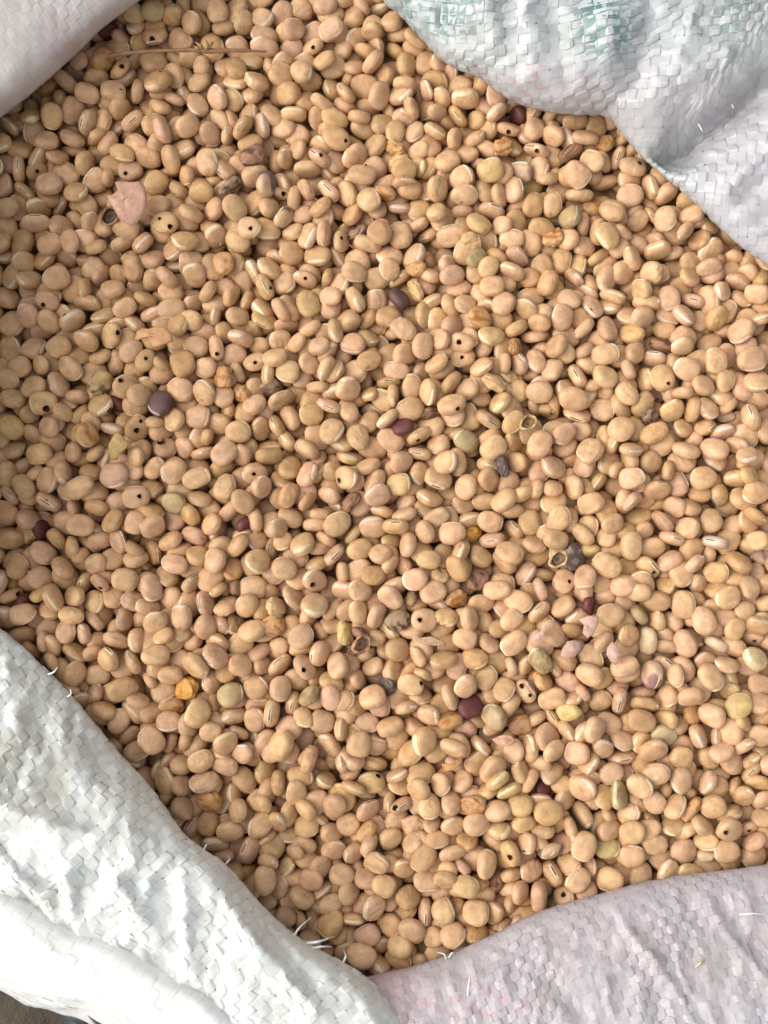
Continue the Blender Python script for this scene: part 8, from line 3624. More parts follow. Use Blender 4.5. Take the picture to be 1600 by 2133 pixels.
577,939,-23,27,15,-2,20,16,12,6,
567,972,-3,-1,7,26,24,19,15,29,
560,1013,1,-18,14,-42,20,15,13,23,
631,-959,-11,-45,-2,-31,21,18,12,27,
546,703,-12,36,-4,17,22,16,12,-1,
635,-905,-28,0,20,-42,22,18,14,-1,
618,-822,-7,-26,1,-16,21,16,12,-1,
607,-798,-33,-16,-7,-42,21,17,12,9,
573,-727,-7,6,-10,-27,21,17,14,6,
584,-684,-31,-28,12,19,20,17,13,11,
576,739,-15,-16,11,2,22,18,13,5,
531,801,-16,33,5,40,20,18,12,6,
567,876,-13,-6,2,4,19,17,13,10,
604,774,-11,44,4,-10,21,17,12,6,
639,878,-7,10,4,-37,22,19,14,28,
633,917,-4,24,6,40,21,18,12,11,
606,998,-2,24,15,11,22,20,13,10,
696,-792,-3,-43,2,-31,20,17,13,25,
729,-724,-12,-31,-8,1,19,16,13,-1,
711,-690,-8,-15,-1,41,23,17,13,-1,
668,-915,-12,-12,-14,12,19,15,13,23,
667,-852,-8,-44,1,-20,18,17,12,7,
643,-816,-26,-2,16,43,24,18,14,7,
689,-754,-10,-29,-6,15,21,17,14,-1,
670,-707,-13,12,1,-12,17,15,11,-1,
630,637,-20,-42,16,21,20,18,13,27,
638,673,-18,1,-10,-13,24,17,13,7,
613,719,-1,37,-2,29,20,19,12,12,
-789,425,-33,17,0,14,21,18,14,25,
-762,109,-37,38,-4,14,21,18,12,24,
-789,141,-36,-3,2,-27,21,17,14,29,
-756,-284,-39,45,-3,21,21,15,12,11,
-768,-233,-35,10,0,-24,22,19,13,11,
-787,-119,-35,-40,6,-8,20,19,14,26,
-785,-33,-38,-43,2,10,22,19,13,24,
697,-881,-11,-33,-10,-26,23,19,15,9,
708,-834,-19,-35,-2,32,22,19,13,26,
670,641,-15,42,0,-21,20,17,13,8,
688,680,-2,-40,-6,16,19,14,11,-1,
685,740,-19,4,12,-8,24,20,13,29,
631,805,-10,-22,-10,-42,21,17,11,-1,
727,-590,-34,26,-3,-5,22,16,13,-1,
741,-502,-14,19,3,0,21,19,13,10,
756,-425,-11,35,3,-26,21,19,15,27,
655,845,-11,10,1,-33,20,17,12,9,
672,922,-16,0,-4,-7,21,16,12,8,
245,918,-19,-10,10,-16,18,16,11,-1,
213,1000,-34,14,-4,-40,18,18,11,10,
205,1022,-4,-44,-11,13,21,20,13,6,
216,836,-14,-1,4,32,19,18,11,25,
165,-829,-10,44,10,38,19,16,12,25,
210,-818,-11,40,2,-13,23,18,14,27,
144,969,-38,-41,4,24,20,17,12,-1,
116,1034,-15,-11,-1,-17,22,16,12,8,
182,-1015,-30,31,-7,-32,23,20,14,29,
170,977,-13,-42,-8,-13,20,18,12,26,
223,-967,-9,-41,6,-44,20,14,10,8,
204,-917,-34,-9,-4,31,24,18,13,6,
227,-858,-35,-32,-7,20,17,16,10,-1,
240,-787,-13,42,2,20,20,15,12,28,
751,676,-37,1,7,18,19,18,12,24]).reshape(-1, 10)
GROW = 0.99
POS = np.concatenate([TOP_BEANS[:, :3]/10000, OTHER_BEANS[:, :3]/5000])
BEAN_ANGLES = np.radians(np.concatenate([TOP_BEANS[:, 3:6], OTHER_BEANS[:, 3:6]*4]))
QUA = np.array([Euler(e, 'XYZ').to_quaternion()[:] for e in BEAN_ANGLES])
_g = np.random.default_rng(12)
DIM = GROW*np.concatenate([TOP_BEANS[:, 6:9]/10000, OTHER_BEANS[:, 6:9]/2000+_g.uniform(-.0002, .0002, (N_ALL-N_IND, 3))])
_c = OTHER_BEANS[:, 9]
_m = np.array([.0102, .0086, .0062])*GROW
DIM = _m*(DIM/_m)**np.array([.55, .55, .66])*[1.02, 1.02, .93]
KOL = np.concatenate([TOP_BEANS[:, 9], (_g.random(len(_c)) < .12)*1])
AZM = np.concatenate([TOP_BEANS[:, 10], np.where(_c > 35, 9, _c)])
FLG = np.concatenate([TOP_BEANS[:, 11], (_g.random(len(_c)) < .08)+2*(_c > 35)])
PX_ALL = proj(POS)
CT = 'ptkoOyYgGruUbBDdMlLV'
PAL = dict(p=(.56, .352, .198), t=(.505, .31, .15), k=(.525, .325, .195), o=(.49, .28, .125), O=(.53, .285, .065), y=(.535, .355, .17), Y=(.51, .375, .165),
           g=(.40, .295, .155), G=(.52, .395, .23), r=(.12, .034, .03), u=(.11, .058, .056), b=(.27, .14, .08), B=(.30, .20, .13), D=(.50, .34, .20),
           d=(.11, .08, .062), M=(.40, .28, .14), l=(.60, .44, .30), L=(.47, .31, .27), V=(.52, .345, .22))
PATCH = dict(V=(.25, .13, .14), D=(.10, .075, .075), M=(.10, .07, .035), B=(.06, .03, .02), d=(.25, .22, .19), b=(.09, .035, .02), g=(.30, .2, .09), O=(.45, .17, .02), o=(.36, .14, .03))
ICO = {}
for lv in (3, 4, 5):
    bm = bmesh.new(); bmesh.ops.create_icosphere(bm, subdivisions=lv, radius=1)
    ICO[lv] = (np.array([v.co[:] for v in bm.verts]), np.array([[v.index for v in f.verts] for f in bm.faces])); bm.free()
def qmat(q):
    w, x, y, z = q
    return np.array([[1-2*(y*y+z*z), 2*(x*y-z*w), 2*(x*z+y*w)], [2*(x*y+z*w), 1-2*(x*x+z*z), 2*(y*z-x*w)], [2*(x*z-y*w), 2*(y*z+x*w), 1-2*(x*x+y*y)]])
def bean_shape(n, d, r, az):
    """unit directions -> points on one bean; r: its own random numbers"""
    x, y, z = n[:, 0], n[:, 1], n[:, 2]
    ph = np.arctan2(y, x); rho = np.hypot(x, y)
    p = 2.0+r['sq']; f = (np.abs(np.cos(ph))**p+np.abs(np.sin(ph))**p)**(-1/p)
    x = x*f; y = y*f
    pm = 2.35+r['sq']*.5; sm = (rho**pm+np.abs(z)**pm)**(-1/pm); x = x*sm; y = y*sm; z = z*sm
    if az is not None:
        da = (ph-az+math.pi) % (2*math.pi)-math.pi
        k = 1-r['notch']*np.exp(-(da/.42)**2)*rho**2+r['notch']*.35*np.exp(-((np.abs(da)-.95)/.35)**2)*rho**2
        x = x*k; y = y*k
    z = z*(1-r['flat']*np.maximum(0, z*np.sign(z))**2*.25)
    y = y*(1+r['as']*x); x = x*(1+r['as2']*y); y = y+r['bend']*(x*x-.4)
    s = 1+r['lump']*sum(np.sin(n@w+o) for w, o in zip(r['w'], r['o']))
    return np.stack([x*s, y*s, z*s], 1)*(d/2)
def rnd_for(g, wr, hard):
    return dict(sq=g.uniform(.05, .5), notch=g.uniform(.02, .06), flat=g.uniform(.1, .5), bend=g.normal(0, .03), w=g.normal(size=(4, 3))*(2.2 if not wr else 3.2), o=g.uniform(0, 6.28, 4),
                lump=(.007 if not wr else (.032 if hard else .010)), **{'as': g.normal(0, .07), 'as2': g.normal(0, .04)})
def build_bean(i, lv):
    g = np.random.default_rng(1000+i)
    d = DIM[i]; k = CT[KOL[i]]; wr = bool(FLG[i] & 1); hard = wr and k in 'oObBdDMyYgk'; wr = wr or (i not in HOLES and g.random() < .22)
    az = None if AZM[i] < 0 else AZM[i]/36*2*math.pi
    upz = qmat(QUA[i])[2]
    if az is None and k in 'ptkyYgGV' and not FLG[i] & 6 and g.random() < .6: az = g.uniform(0, 6.28)
    r = rnd_for(g, wr, hard)
    n, F = ICO[lv]; P = bean_shape(n, d, r, az)
    if wr:                                                   # creased seed coat: nested ridges round a point, plus dents
        c = n[g.integers(len(n))]*[.6, .6, 1]; c = c/np.linalg.norm(c)
        for sgn in (1,):
            dd = np.arccos(np.clip(n@c, -1, 1)); wv = sum(np.sin(n@w+o) for w, o in zip(g.normal(size=(3, 3))*2.5, g.uniform(0, 6.28, 3)))
            h = np.sin(dd*g.uniform(11, 15)+wv*.9)*np.clip(.4+.6*np.sin(n@g.normal(size=3)*2+g.uniform(0, 6)), 0, 1)
            P = P+n*(h*(.00012 if not hard else .00026))[:, None]
        if hard:
            q = sum(np.abs(np.sin(n@w+o)) for w, o in zip(g.normal(size=(4, 3))*3.0, g.uniform(0, 6.28, 4)))/4
            P = P*(1-.16*(1-q)**2.5*2)[:, None]
    base_ = np.array(PAL[k])*g.uniform(.92, 1.08); base_ = base_*np.array([1, g.uniform(.975, 1.02), g.uniform(.92, 1.08)])
    if k == 'p':
        u = g.random()
        if u < .09: base_ = base_*[.99, .96, 1.03]           # pinkish
        elif u < .28: base_ = base_*[1.0, 1.01, .95]         # straw
        elif u < .36: base_ = base_*[.86, .82, .72]          # browner
    C = np.tile(base_, (len(n), 1))
    C *= (1+.05*sum(np.sin(n@w+o) for w, o in zip(g.normal(size=(3, 3))*3, g.uniform(0, 6.28, 3))))[:, None]
    if k in PATCH:
        m = sum(np.sin(n@w+o) for w, o in zip(g.normal(size=(4, 3))*(2.0 if k in 'VDg' else 4.5), g.uniform(0, 6.28, 4)))
        m = np.clip((m-(.5 if k in 'VD' else .9))*2.5, 0, 1)*.9
        C = C*(1-m[:, None])+np.array(PATCH[k])*m[:, None]
    elif g.random() < .16:                                   # small age spot
        m = np.exp(-((np.arccos(np.clip(n@n[g.integers(len(n))], -1, 1)))/.28)**2)*.6
        C = C*(1-m[:, None])+np.array((.30, .15, .06))*m[:, None]
    fm = np.zeros(len(F), bool); hole_parts = []
    for hx, hy, hz, hr in HOLES.get(i, ()):
        h = np.array([hx, hy, hz]); j = int(np.argmax(n@h)); hc = P[j].copy(); nn = hc/(d/2)**2; nn /= np.linalg.norm(nn)
        rad = hr*.00074*g.uniform(.72, 1.15); off = P-hc; dist = np.linalg.norm(off, axis=1); near = dist < rad*1.38
        tang = off-(off@nn)[:, None]*nn; tl = np.linalg.norm(tang, axis=1)+1e-9
        rim = near & (dist > rad*.55); ins = near & ~rim
        P[rim] = P[rim]-tang[rim]+tang[rim]/tl[rim][:, None]*rad*np.clip(1+.09*np.sin(3*np.arctan2(tang[rim]@np.cross(nn, (.3, .5, .8)), tang[rim]@np.array((.3, .5, .8)))+hx*9), .8, 1.2)[:, None]
        P[ins] = P[ins]-nn*.0026+tang[ins]*.25
        m = np.exp(-(dist/(rad*1.7))**4)[:, None]*.5; C = C*(1-m)+np.array((.30, .16, .07))*m
        hf = near[F].all(1) & ins[F].any(1) & ~fm; fm |= hf
        hole_parts.append(hf)
    # hilum: pale raised lips along the rim with a dark slit
    hil = None
    if az is not None:
        edge_on = bool(FLG[i] & 2)
        D = g.uniform(.62, .85) if edge_on else g.uniform(.7, 1.25); la = g.uniform(.20, .30) if edge_on else g.uniform(.34, .5)
        m_ = 15; t = np.linspace(-1, 1, m_); prof = [(-1, -.12), (-.72, .30), (-.26, .34), (0, .02), (.26, .34), (.72, .30), (1, -.12)]; sh = 0.
        if not edge_on: prof = [(-1, -.06), (-.8, .16), (-.3, .20), (0, .20), (.3, .20), (.8, .16), (1, -.06)]; sh = g.uniform(.16, .36)*(1 if upz[2] > 0 else -1); la = g.uniform(.20, .44)
        pts = []
        for a in t:
            e = math.sqrt(max(0, 1-a*a))**.6
            for q, hh in prof:
                phi = az+D*a; lt = sh*e+la*q*(e*.85+.15*(abs(a) < 1)); v = np.array([[math.cos(phi)*math.cos(lt), math.sin(phi)*math.cos(lt), math.sin(lt)]])
                pts.append((v, hh*e))
        vv = np.concatenate([a for a, _ in pts]); B = bean_shape(vv, d, r, az)
        nn = B/(d/2)**2; nn /= np.linalg.norm(nn, axis=1)[:, None]
        B = B+nn*(np.array([h for _, h in pts])*.00115-.00006)[:, None]
        id_ = np.arange(m_*7).reshape(m_, 7); HF = np.stack([id_[:-1, :-1], id_[1:, :-1], id_[1:, 1:], id_[:-1, 1:]], -1).reshape(-1, 4)
        hm = np.tile([0, 0, 1, 1, 0, 0], m_-1) if edge_on else np.zeros((m_-1)*6, int)
        if edge_on: hm = np.tile([0, 0, 1, 1, 0, 0], m_-1)*np.repeat((np.abs(t[:-1]) < .55).astype(int), 6)
        pale = np.minimum(np.array(base_)*[1.25, 1.52, 1.85]+[.03, .03, .03], .75) if k not in 'ru' else np.array((.45, .33, .30))
        hil = (B, HF, np.tile(pale*g.uniform(.85, 1.08), (len(B), 1)), hm)
    return P, F, C, fm, hole_parts, hil, k, bool(FLG[i] & 1)

NAMES = dict(r='maroon_bean', u='purple_bean', o='orange_bean', O='orange_bean', y='yellow_bean', Y='yellow_bean', g='olive_bean', G='olive_bean', k='pinkish_bean', b='brown_bean', B='mouldy_bean', D='blotched_bean',
             d='blackened_bean', M='mouldy_bean', l='pale_bean', L='pinkish_bean', V='purple_streaked_bean', p='bean', t='bean')
DESC = dict(r='dark maroon', u='dark purple', o='orange', O='bright orange', y='yellowish', Y='bright yellow', g='olive green', G='pale greenish', k='pinkish', b='brown', B='mouldy speckled', D='grey blotched',
            d='blackened', M='mouldy tan', l='very pale', L='lilac', V='purple streaked', p='cream', t='tan')
MARKS = [(400, 108, 'twig'), (265, 425, 'large pink husk flake'), (320, 700, 'torn orange husk strip'), (332, 840, 'dark purple bean'), (1163, 1163, 'ring shaped curled husk'), (559, 798, 'speckled shrivelled bean'), (1225, 1305, 'pointed lilac flake'), (1195, 1155, 'grey shrivelled bean'), (385, 1430, 'bright orange wrinkled bean'), (975, 1476, 'big maroon bean'), (518, 1097, 'small round maroon bean'), (1083, 240, 'maroon bean by the white cloth'), (340, 467, 'bean with two holes'), (1100, 884, 'olive curled husk'), (748, 1342, 'swirled brown husk'), (1045, 1542, 'salmon pink flake'), (940, 1595, 'tan husk sliver'), (245, 930, 'olive husk scrap'), (1050, 190, 'pink stained cloth edge'), (1340, 330, 'notch of the white cloth'), (1500, 480, 'pale lavender cloth'), (1300, 1850, 'lavender cloth'), (760, 2030, 'bottom corner of the heap'), (380, 1740, 'white crumpled cloth'), (100, 1400, 'thread on the white cloth'), (130, 140, 'greyish pink cloth'), (1145, 1760, 'blotched dark bean'), (1265, 1770, 'bright yellow bean')]
used = {}
def where(x, y):
    """nearest findable landmarks, with the way to go from them"""
    out = []
    for mx, my, nm in MARKS:
        dx, dy = x-mx, y-my; d = math.hypot(dx, dy)
        if d < 12: continue
        v = 'above' if dy < 0 else 'below'; h = 'left of' if dx < 0 else 'right of'
        a = abs(math.degrees(math.atan2(dy, dx)))
        if abs(dy) > 2*abs(dx): w = v
        elif abs(dx) > 2*abs(dy): w = h
        else: w = ('up' if dy < 0 else 'down')+' and '+h
        pre = 'touching and ' if d < 48 else ('just ' if d < 110 else ('a little ' if d < 220 else 'well '))
        if w[:2] in ('up', 'do') and pre == 'just ': pre = 'close '
        out.append((d, f'{pre}{w} the {nm}'))
    out.sort(); return [w for _, w in out]
shared = 0
for i in range(N_IND):
    special = bool(FLG[i] & 8)
    lv = 5 if i in HOLES else 4
    P, F, C, fm, hparts, hil, k, wr = build_bean(i, lv)
    nm = 'bored_bean' if i in HOLES and k in 'pt' else ('wrinkled_bean' if wr and k in 'pt' else NAMES[k])
    keep = F[~fm]
    o = link(nm, mesh(nm, P, keep, BEAN, cols=C), None, POS[i], QUA[i])
    for hf in hparts:
        ids, inv = np.unique(F[hf], return_inverse=True)
        if len(ids): link('insect_hole', mesh('insect_hole', P[ids], inv.reshape(-1, 3), HOLE, smooth=False), o)
    if hil is not None:
        B, HF, HC, hm = hil
        link('hilum', mesh('hilum', B, HF, [BEAN, SLIT], cols=HC, mi=hm), o)
    if special:
        size = '' if DIM[i][0] < .0112 else 'large '
        if DIM[i][0] < .0078: size = 'small '
        d = size+DESC[k]+(' wrinkled' if wr and k not in 'BM' else '')+' bean'
        nh = len(HOLES.get(i, ()))
        if nh: d += ' with an insect hole' if nh == 1 else ' with two insect holes'
        elif FLG[i] & 2: d += ' on edge'
        ws = where(PX_ALL[0][i], PX_ALL[1][i]); lab = None
        for w in ws[:6]:
            if d+', '+w not in used and len((d+' '+w).split()) <= 16: lab = d+', '+w; break
        used[lab] = 1; tag(o, lab, 'bean')
    else:
        if wr: l, gname = 'cream bean with a creased wrinkled skin in the open sack', 'wrinkled cream beans'
        elif FLG[i] & 2: l, gname = 'plain cream bean standing on edge with its slit seam showing', 'cream beans on edge'
        elif FLG[i] & 4: l, gname = 'plain cream bean on edge showing only its smooth narrow side', 'cream beans on their side'
        elif k == 't': l, gname = 'smooth tan bean a little browner than the cream ones around it', 'tan beans'
        elif AZM[i] >= 0: l, gname = 'smooth cream bean lying flat with a pale crescent on its rim', 'cream beans with a pale crescent'
        else: l, gname = 'smooth cream bean lying flat without crescent or hole', 'plain cream beans'
        tag(o, l, 'bean', gname)
# all the other beans of the heap
VV, FF, CC, MI = [], [], [], []; o_ = 0
for i in range(N_IND, N_ALL):
    P, F, C, fm, hp, hil, k, wr = build_bean(i, 4 if i < N_IND+420 else 3)
    M = qmat(QUA[i]).T
    VV.append(P@M+POS[i]); FF.append(F+o_); CC.append(C); MI.append(np.zeros(len(F), int)); o_ += len(P)
    if hil is not None and i < N_IND+1500:
        B, HF, HC, hm = hil
        T = np.concatenate([HF[:, [0, 1, 2]], HF[:, [0, 2, 3]]])
        VV.append(B@M+POS[i]); FF.append(T+o_); CC.append(HC); MI.append(np.r_[hm, hm]); o_ += len(B)
tag(link('bean_heap', mesh('bean_heap', np.concatenate(VV), np.concatenate(FF), [BEAN, SLIT], cols=np.concatenate(CC), mi=np.concatenate(MI))),
    'heap of cream beans filling the sack between and beneath the beans on top', 'beans', kind='stuff')
# bean-coloured fill far down between them
gx, gy = np.meshgrid(np.linspace(-.158, .158, 250), np.linspace(-.200, .204, 320), indexing='ij')
g = np.random.default_rng(44); gz = np.full(gx.shape, -.0155)
for cx in np.arange(-.158, .160, .0078):
    for cy in np.arange(-.200, .206, .0078):
        x0, y0, a = cx+g.uniform(-.002, .002), cy+g.uniform(-.002, .002), g.uniform(0, 3.14)
        i0, i1 = np.searchsorted(gx[:, 0], [x0-.006, x0+.006]); j0, j1 = np.searchsorted(gy[0], [y0-.006, y0+.006])
        dx, dy = gx[i0:i1, j0:j1]-x0, gy[i0:i1, j0:j1]-y0; u, v = dx*math.cos(a)+dy*math.sin(a), dy*math.cos(a)-dx*math.sin(a)
        hh = -.0155+g.uniform(0, .002)+.004*np.sqrt(np.maximum(0, 1-(u/.0055)**2-(v/.0045)**2)); gz[i0:i1, j0:j1] = np.maximum(gz[i0:i1, j0:j1], hh)
idx = np.arange(gx.size).reshape(gx.shape)
Ff = np.stack([idx[:-1, :-1], idx[1:, :-1], idx[1:, 1:], idx[:-1, 1:]], -1).reshape(-1, 4)
q_ = np.stack([gx, gy], -1).reshape(-1, 2)[Ff].mean(1); Ff = Ff[~((q_[:, 0] < 0) & (q_[:, 1] < 0) & ((np.abs(q_[:, 0])/.155)**2.6+(np.abs(q_[:, 1])/.195)**2.6 > 1))]
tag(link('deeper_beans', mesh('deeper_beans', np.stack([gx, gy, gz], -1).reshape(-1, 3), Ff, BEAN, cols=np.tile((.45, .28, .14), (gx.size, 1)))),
    'deeper layer of beans glimpsed through the gaps of the heap', 'beans', kind='stuff')

# ------------------------------------------------------------------ husks, flakes, twig
def poly_shell(name, label, cat, pts, z, colr, thick=.0004, curl=.0012, tilt=(0, 0), seed=1):
    """thin broken piece of seed coat: outline in the photo, own height, thickness and curl"""
    O = ray(np.array([p[0] for p in pts], float), np.array([p[1] for p in pts], float), np.full(len(pts), z*.01))
    c = O.mean(0); O = O-c; g = np.random.default_rng(seed)
    rings = [1, .82, .6, .35, .12]; n = len(O); Vt = []
    rr = np.abs(O[:, :2]).max()
    for s in rings:
        q = O*s; q[:, 2] = curl*(1-(np.linalg.norm(q[:, :2], axis=1)/rr)**2)+tilt[0]*q[:, 0]+tilt[1]*q[:, 1]+.00025*np.sin(q[:, 0]*1500+q[:, 1]*900+seed)
        Vt.append(q)
    top = np.concatenate(Vt); bot = top-[0, 0, thick]; m = len(top); Fs = []
    for k in range(len(rings)-1):
        for i in range(n):
            j = (i+1) % n; a, b, c_, d = k*n+i, k*n+j, (k+1)*n+j, (k+1)*n+i
            Fs += [(a, b, c_), (a, c_, d), (a+m, c_+m, b+m), (a+m, d+m, c_+m)]
    for i in range(1, n-1): b = (len(rings)-1)*n; Fs += [(b, b+i, b+i+1), (b+m, b+m+i+1, b+m+i)]
    for i in range(n): j = (i+1) % n; Fs += [(i, i+m, j), (j, i+m, j+m)]
    colv = np.array(colr)*(1+.12*g.normal(size=(2*m, 1))*.5); colv[m:] *= [1.15, 1.2, 1.3]
    return tag(link(name, mesh(name, np.concatenate([top, bot]), Fs, BEAN, cols=np.clip(colv, 0, .8)), None, c), label, cat)
poly_shell('husk_flake', 'large pink flake of broken bean skin lying on the heap', 'husk', [(222, 407), (235, 408), (247, 398), (240, 380), (252, 378), (272, 380), (290, 378), (302, 388), (303, 405), (306, 428), (297, 450), (285, 464), (272, 471), (262, 464), (250, 458), (240, 440), (228, 418)], 1.0, (.50, .295, .215), seed=2)
poly_shell('husk_flake', 'torn orange pink strip of bean skin above the wrinkled pale bean', 'husk', [(280, 706), (285, 690), (296, 684), (310, 686), (324, 682), (345, 683), (360, 700), (362, 712), (345, 718), (320, 724), (314, 712), (300, 704), (288, 708)], .95, (.50, .27, .13), seed=3, tilt=(.1, 0))
poly_shell('husk_flake', 'folded olive tan scrap of bean skin between cream beans', 'husk', [(228, 925), (240, 905), (250, 902), (258, 912), (270, 922), (262, 936), (248, 945), (244, 956), (230, 958), (225, 940)], .75, (.42, .29, .11), seed=4, tilt=(0, .25))
poly_shell('husk_flake', 'lilac pink torn flake of bean skin with a pointed tip', 'husk', [(1206, 1290), (1225, 1282), (1245, 1284), (1246, 1300), (1236, 1320), (1224, 1330), (1214, 1318), (1216, 1302)], .8, (.48, .31, .25), seed=5, tilt=(.2, .1))
poly_shell('husk_flake', 'round lilac disc of bean skin beside a cream bean', 'husk', [(1172, 1350), (1182, 1336), (1198, 1333), (1210, 1340), (1210, 1354), (1198, 1368), (1180, 1372), (1168, 1364)], .85, (.48, .31, .25), seed=6)
poly_shell('husk_flake', 'small pointed lilac husk with a brown middle', 'husk', [(1265, 1350), (1275, 1335), (1285, 1346), (1289, 1362), (1284, 1386), (1272, 1378), (1264, 1364)], .75, (.48, .31, .25), seed=7, tilt=(.3, 0))
poly_shell('husk_flake', 'flat salmon pink flake half hidden under cream beans', 'husk', [(1024, 1540), (1045, 1530), (1066, 1532), (1075, 1545), (1060, 1553), (1040, 1554)], .55, (.52, .29, .20), seed=8)
poly_shell('husk_flake', 'pale pink broken strip of skin in the upper pile', 'husk', [(1106, 1330), (1130, 1312), (1136, 1318), (1130, 1328), (1112, 1338)], .7, (.55, .38, .34), seed=9)
poly_shell('husk_flake', 'orange tan curved sliver of bean skin near the dark maroon bean', 'husk', [(920, 1592), (940, 1590), (955, 1580), (966, 1574), (962, 1588), (945, 1604), (925, 1606)], .5, (.48, .25, .10), seed=10)
poly_shell('husk_flake', 'thin tan broken skin under a bored cream bean', 'husk', [(852, 1318), (875, 1328), (900, 1326), (925, 1338), (930, 1344), (905, 1345), (880, 1340), (860, 1334)], .5, (.48, .31, .20), seed=11)

def lathe_cup(name, label, cat, px, py, z, rad, h, colr, inner, tilt=(0, 0), swirl=False):
    """empty curled husk: an open cup with a thick rim"""
    nu = 28; prof = [(0.15, -.2), (.7, 0), (.95, .35), (1.02, .65), (.99, .88), (.92, 1.0), (.84, 1.0), (.76, .9), (.70, .65), (.62, .38), (.50, .28), (.44, .34), (.34, .30), (.2, .2), (.02, .15)]
    Vt = []; cs = []
    for r_, zz in prof:
        for i in range(nu):
            a = 2*math.pi*i/nu; q = r_*(1+.10*math.sin(2*a+1)+.05*math.sin(3*a+r_*5)+.03*math.sin(7*a-r_*9))
            Vt.append((rad*q*math.cos(a), rad*.85*q*math.sin(a), h*zz*(1+.15*math.sin(a*2+r_*4)+(.16*math.sin(5*a+1)+.12*math.sin(9*a) if zz > .85 else 0))))
            cs.append(np.array(colr)*(1+.12*math.sin(4*a+r_*7)) if r_ > .72 else np.array(inner)*(1.6 if zz > .29 and r_ < .5 else 1))
    Fs = [(k*nu+i, k*nu+(i+1) % nu, (k+1)*nu+(i+1) % nu, (k+1)*nu+i) for k in range(len(prof)-1) for i in range(nu)]
    o = link(name, mesh(name, Vt, Fs, BEAN, cols=np.array(cs)), None, ray(px, py, z*.01)); o.rotation_euler = (tilt[0], tilt[1], .5)
    return tag(o, label, cat)
lathe_cup('curled_husk', 'curled ring shaped empty husk next to the grey shrivelled bean', 'husk', 1162, 1164, .5, .0036, .0026, (.50, .34, .18), (.16, .10, .055), (.1, -.1))
lathe_cup('curled_husk', 'pale olive curled husk with a round hollow in the heap', 'husk', 1100, 884, .4, .0034, .0026, (.45, .34, .15), (.20, .12, .05), (-.2, .1))
lathe_cup('curled_husk', 'brown swirled husk like a snail shell among cream beans', 'husk', 748, 1342, .3, .0039, .0027, (.40, .22, .13), (.20, .11, .07), (.2, .5))
lathe_cup('curled_husk', 'empty dark rimmed husk cup under the large pink flake', 'husk', 232, 450, .35, .0040, .0026, (.34, .2, .1), (.07, .035, .02), (.3, -.2))

def tube(name, pts, rads, colr, parent=None, mat=None):
    P = catmull(np.array(pts, float), 8); rd = catmull(np.array(rads, float)[:, None], 8)[:, 0]; n = len(P); k = 8
    T = np.gradient(P, axis=0); T /= np.linalg.norm(T, axis=1)[:, None]
    s_ = np.cross(T, (0, 0, 1)); s_ /= np.linalg.norm(s_, axis=1)[:, None]; u_ = np.cross(s_, T)
    ring = np.stack([P+(s_*math.cos(a)+u_*math.sin(a))*(rd*(1+.15*np.sin(np.arange(n)*1.3+a*2)))[:, None] for a in np.linspace(0, 2*math.pi, k, endpoint=False)], 1)
    id_ = np.arange(n*k).reshape(n, k)
    Fs = np.stack([id_[:-1], id_[1:], np.roll(id_, -1, 1)[1:], np.roll(id_, -1, 1)[:-1]], -1).reshape(-1, 4)
    return link(name, mesh(name, ring.reshape(-1, 3), Fs, mat or BEAN, cols=np.tile(colr, (n*k, 1))), parent)
tw = [(226, 116, .75), (270, 110, .95), (330, 106, 1.0), (400, 104, 1.0), (440, 106, 1.0), (500, 105, .95), (556, 107, .8)]
twig = tube('dry_twig', [ray(x, y, z*.01) for x, y, z in tw], [.0010, .0008, .0007, .0008, .0010, .0007, .0004], (.24, .13, .065))
tag(twig, 'thin dry brown twig lying across the beans near the greyish pink cloth', 'twig')
for pts in ([(425, 106, 1.0), (418, 96, 1.15), (408, 88, 1.1)], [(430, 105, 1.0), (438, 94, 1.2), (444, 88, 1.1)], [(425, 106, 1.0), (432, 97, 1.2), (430, 84, 1.2)], [(420, 106, 1.0), (412, 100, 1.1), (404, 97, 1.0)]):
    tube('twig_tip', [ray(x, y, z*.01) for x, y, z in pts], [.0005, .0007, .0003], (.27, .17, .06), twig)

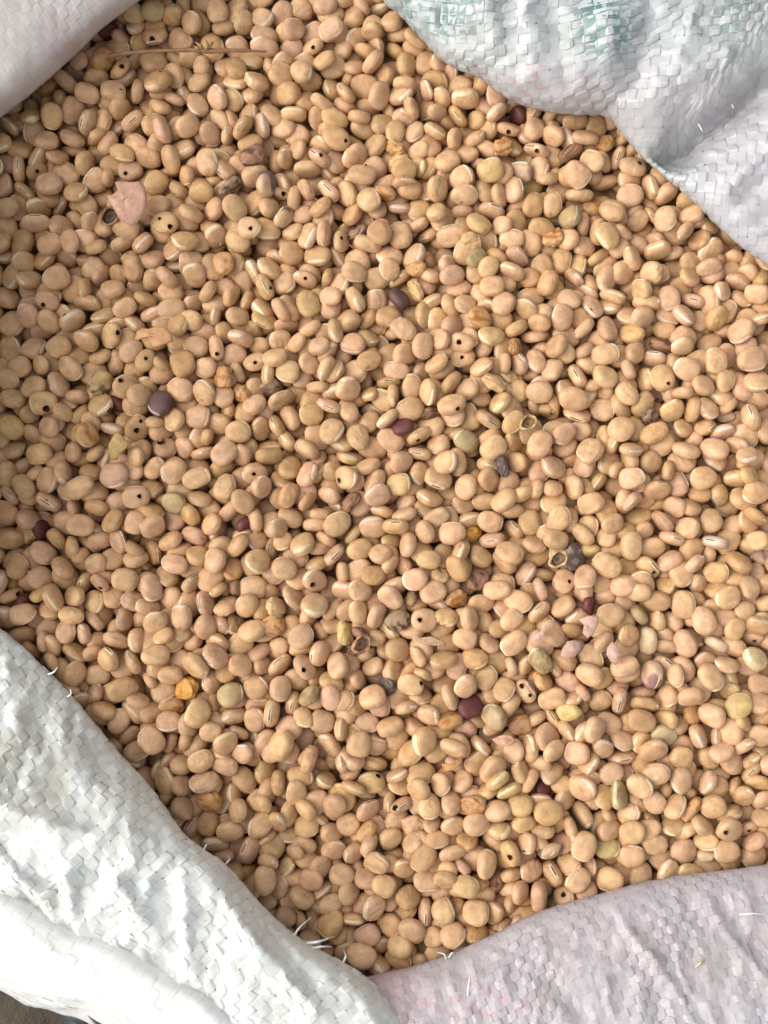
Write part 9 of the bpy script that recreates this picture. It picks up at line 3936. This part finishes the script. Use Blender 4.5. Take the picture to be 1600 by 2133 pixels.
# dark scrap on the soil beyond the hem
g = np.random.default_rng(9); c = ray(198, 2132, -.27); Vt = []; nu = 22
for k, (r_, zz) in enumerate([(1, -.6), (1.05, 0), (.85, .5), (.5, .75), (.12, .7)]):
    for i in range(nu):
        a = 2*math.pi*i/nu; q = r_*(1+.18*math.sin(3*a+k)+.1*math.sin(7*a+2*k))
        Vt.append((.021*q*math.cos(a), .012*q*math.sin(a), .011*zz+.002*math.sin(5*a+k)))
Fs = [(k*nu+i, k*nu+(i+1) % nu, (k+1)*nu+(i+1) % nu, (k+1)*nu+i) for k in range(4) for i in range(nu)]
tag(link('plastic_scrap', mesh('plastic_scrap', Vt, Fs, BEAN, cols=np.tile((.02, .03, .035), (len(Vt), 1))), None, c), 'crumpled black scrap of plastic lying on the soil beyond the white hem', 'scrap')

# fine chaff and skin crumbs caught in the gaps
g = np.random.default_rng(31); VV, FF, CC = [], [], []; o_ = 0
top = np.where(PX_ALL[1] < 2133)[0]
for _ in range(420):
    i = int(g.choice(top)); a = g.uniform(0, 6.28); c = POS[i]+np.array([math.cos(a), math.sin(a), 0])*DIM[i][1]*.5*g.uniform(.8, 1.1); c[2] += DIM[i][2]*g.uniform(.0, .3)
    n = g.integers(4, 7); ang = np.sort(g.uniform(0, 6.28, n)); rad = g.uniform(.0004, .0012)*g.uniform(.6, 1.2, n); st = g.uniform(.4, 1)
    P = np.stack([rad*np.cos(ang), rad*np.sin(ang)*st, g.normal(0, .00015, n)], 1)
    q = g.normal(size=4); q[0] += 1.5; q /= np.linalg.norm(q); P = np.concatenate([[[0, 0, .0002]], P]); P = np.concatenate([P, P-[0, 0, .00018]])@qmat(q).T+c
    F = [(0, 1+k, 1+(k+1) % n) for k in range(n)]+[(n+1, n+2+(k+1) % n, n+2+k) for k in range(n)]
    F += [(1+k, n+2+k, 1+(k+1) % n) for k in range(n)]+[(n+2+k, n+2+(k+1) % n, 1+(k+1) % n) for k in range(n)]
    VV.append(P); FF.append(np.array(F)+o_); o_ += len(P)
    CC.append(np.tile(np.array([(.45, .28, .15), (.28, .16, .08), (.55, .40, .26), (.14, .08, .05), (.45, .24, .17)][g.integers(5)]), (len(P), 1)))
tag(link('chaff', mesh('chaff', np.concatenate(VV), np.concatenate(FF), BEAN, cols=np.concatenate(CC), smooth=False)), 'crumbs of chaff and bean skin scattered in the gaps between the beans', 'chaff', kind='stuff')
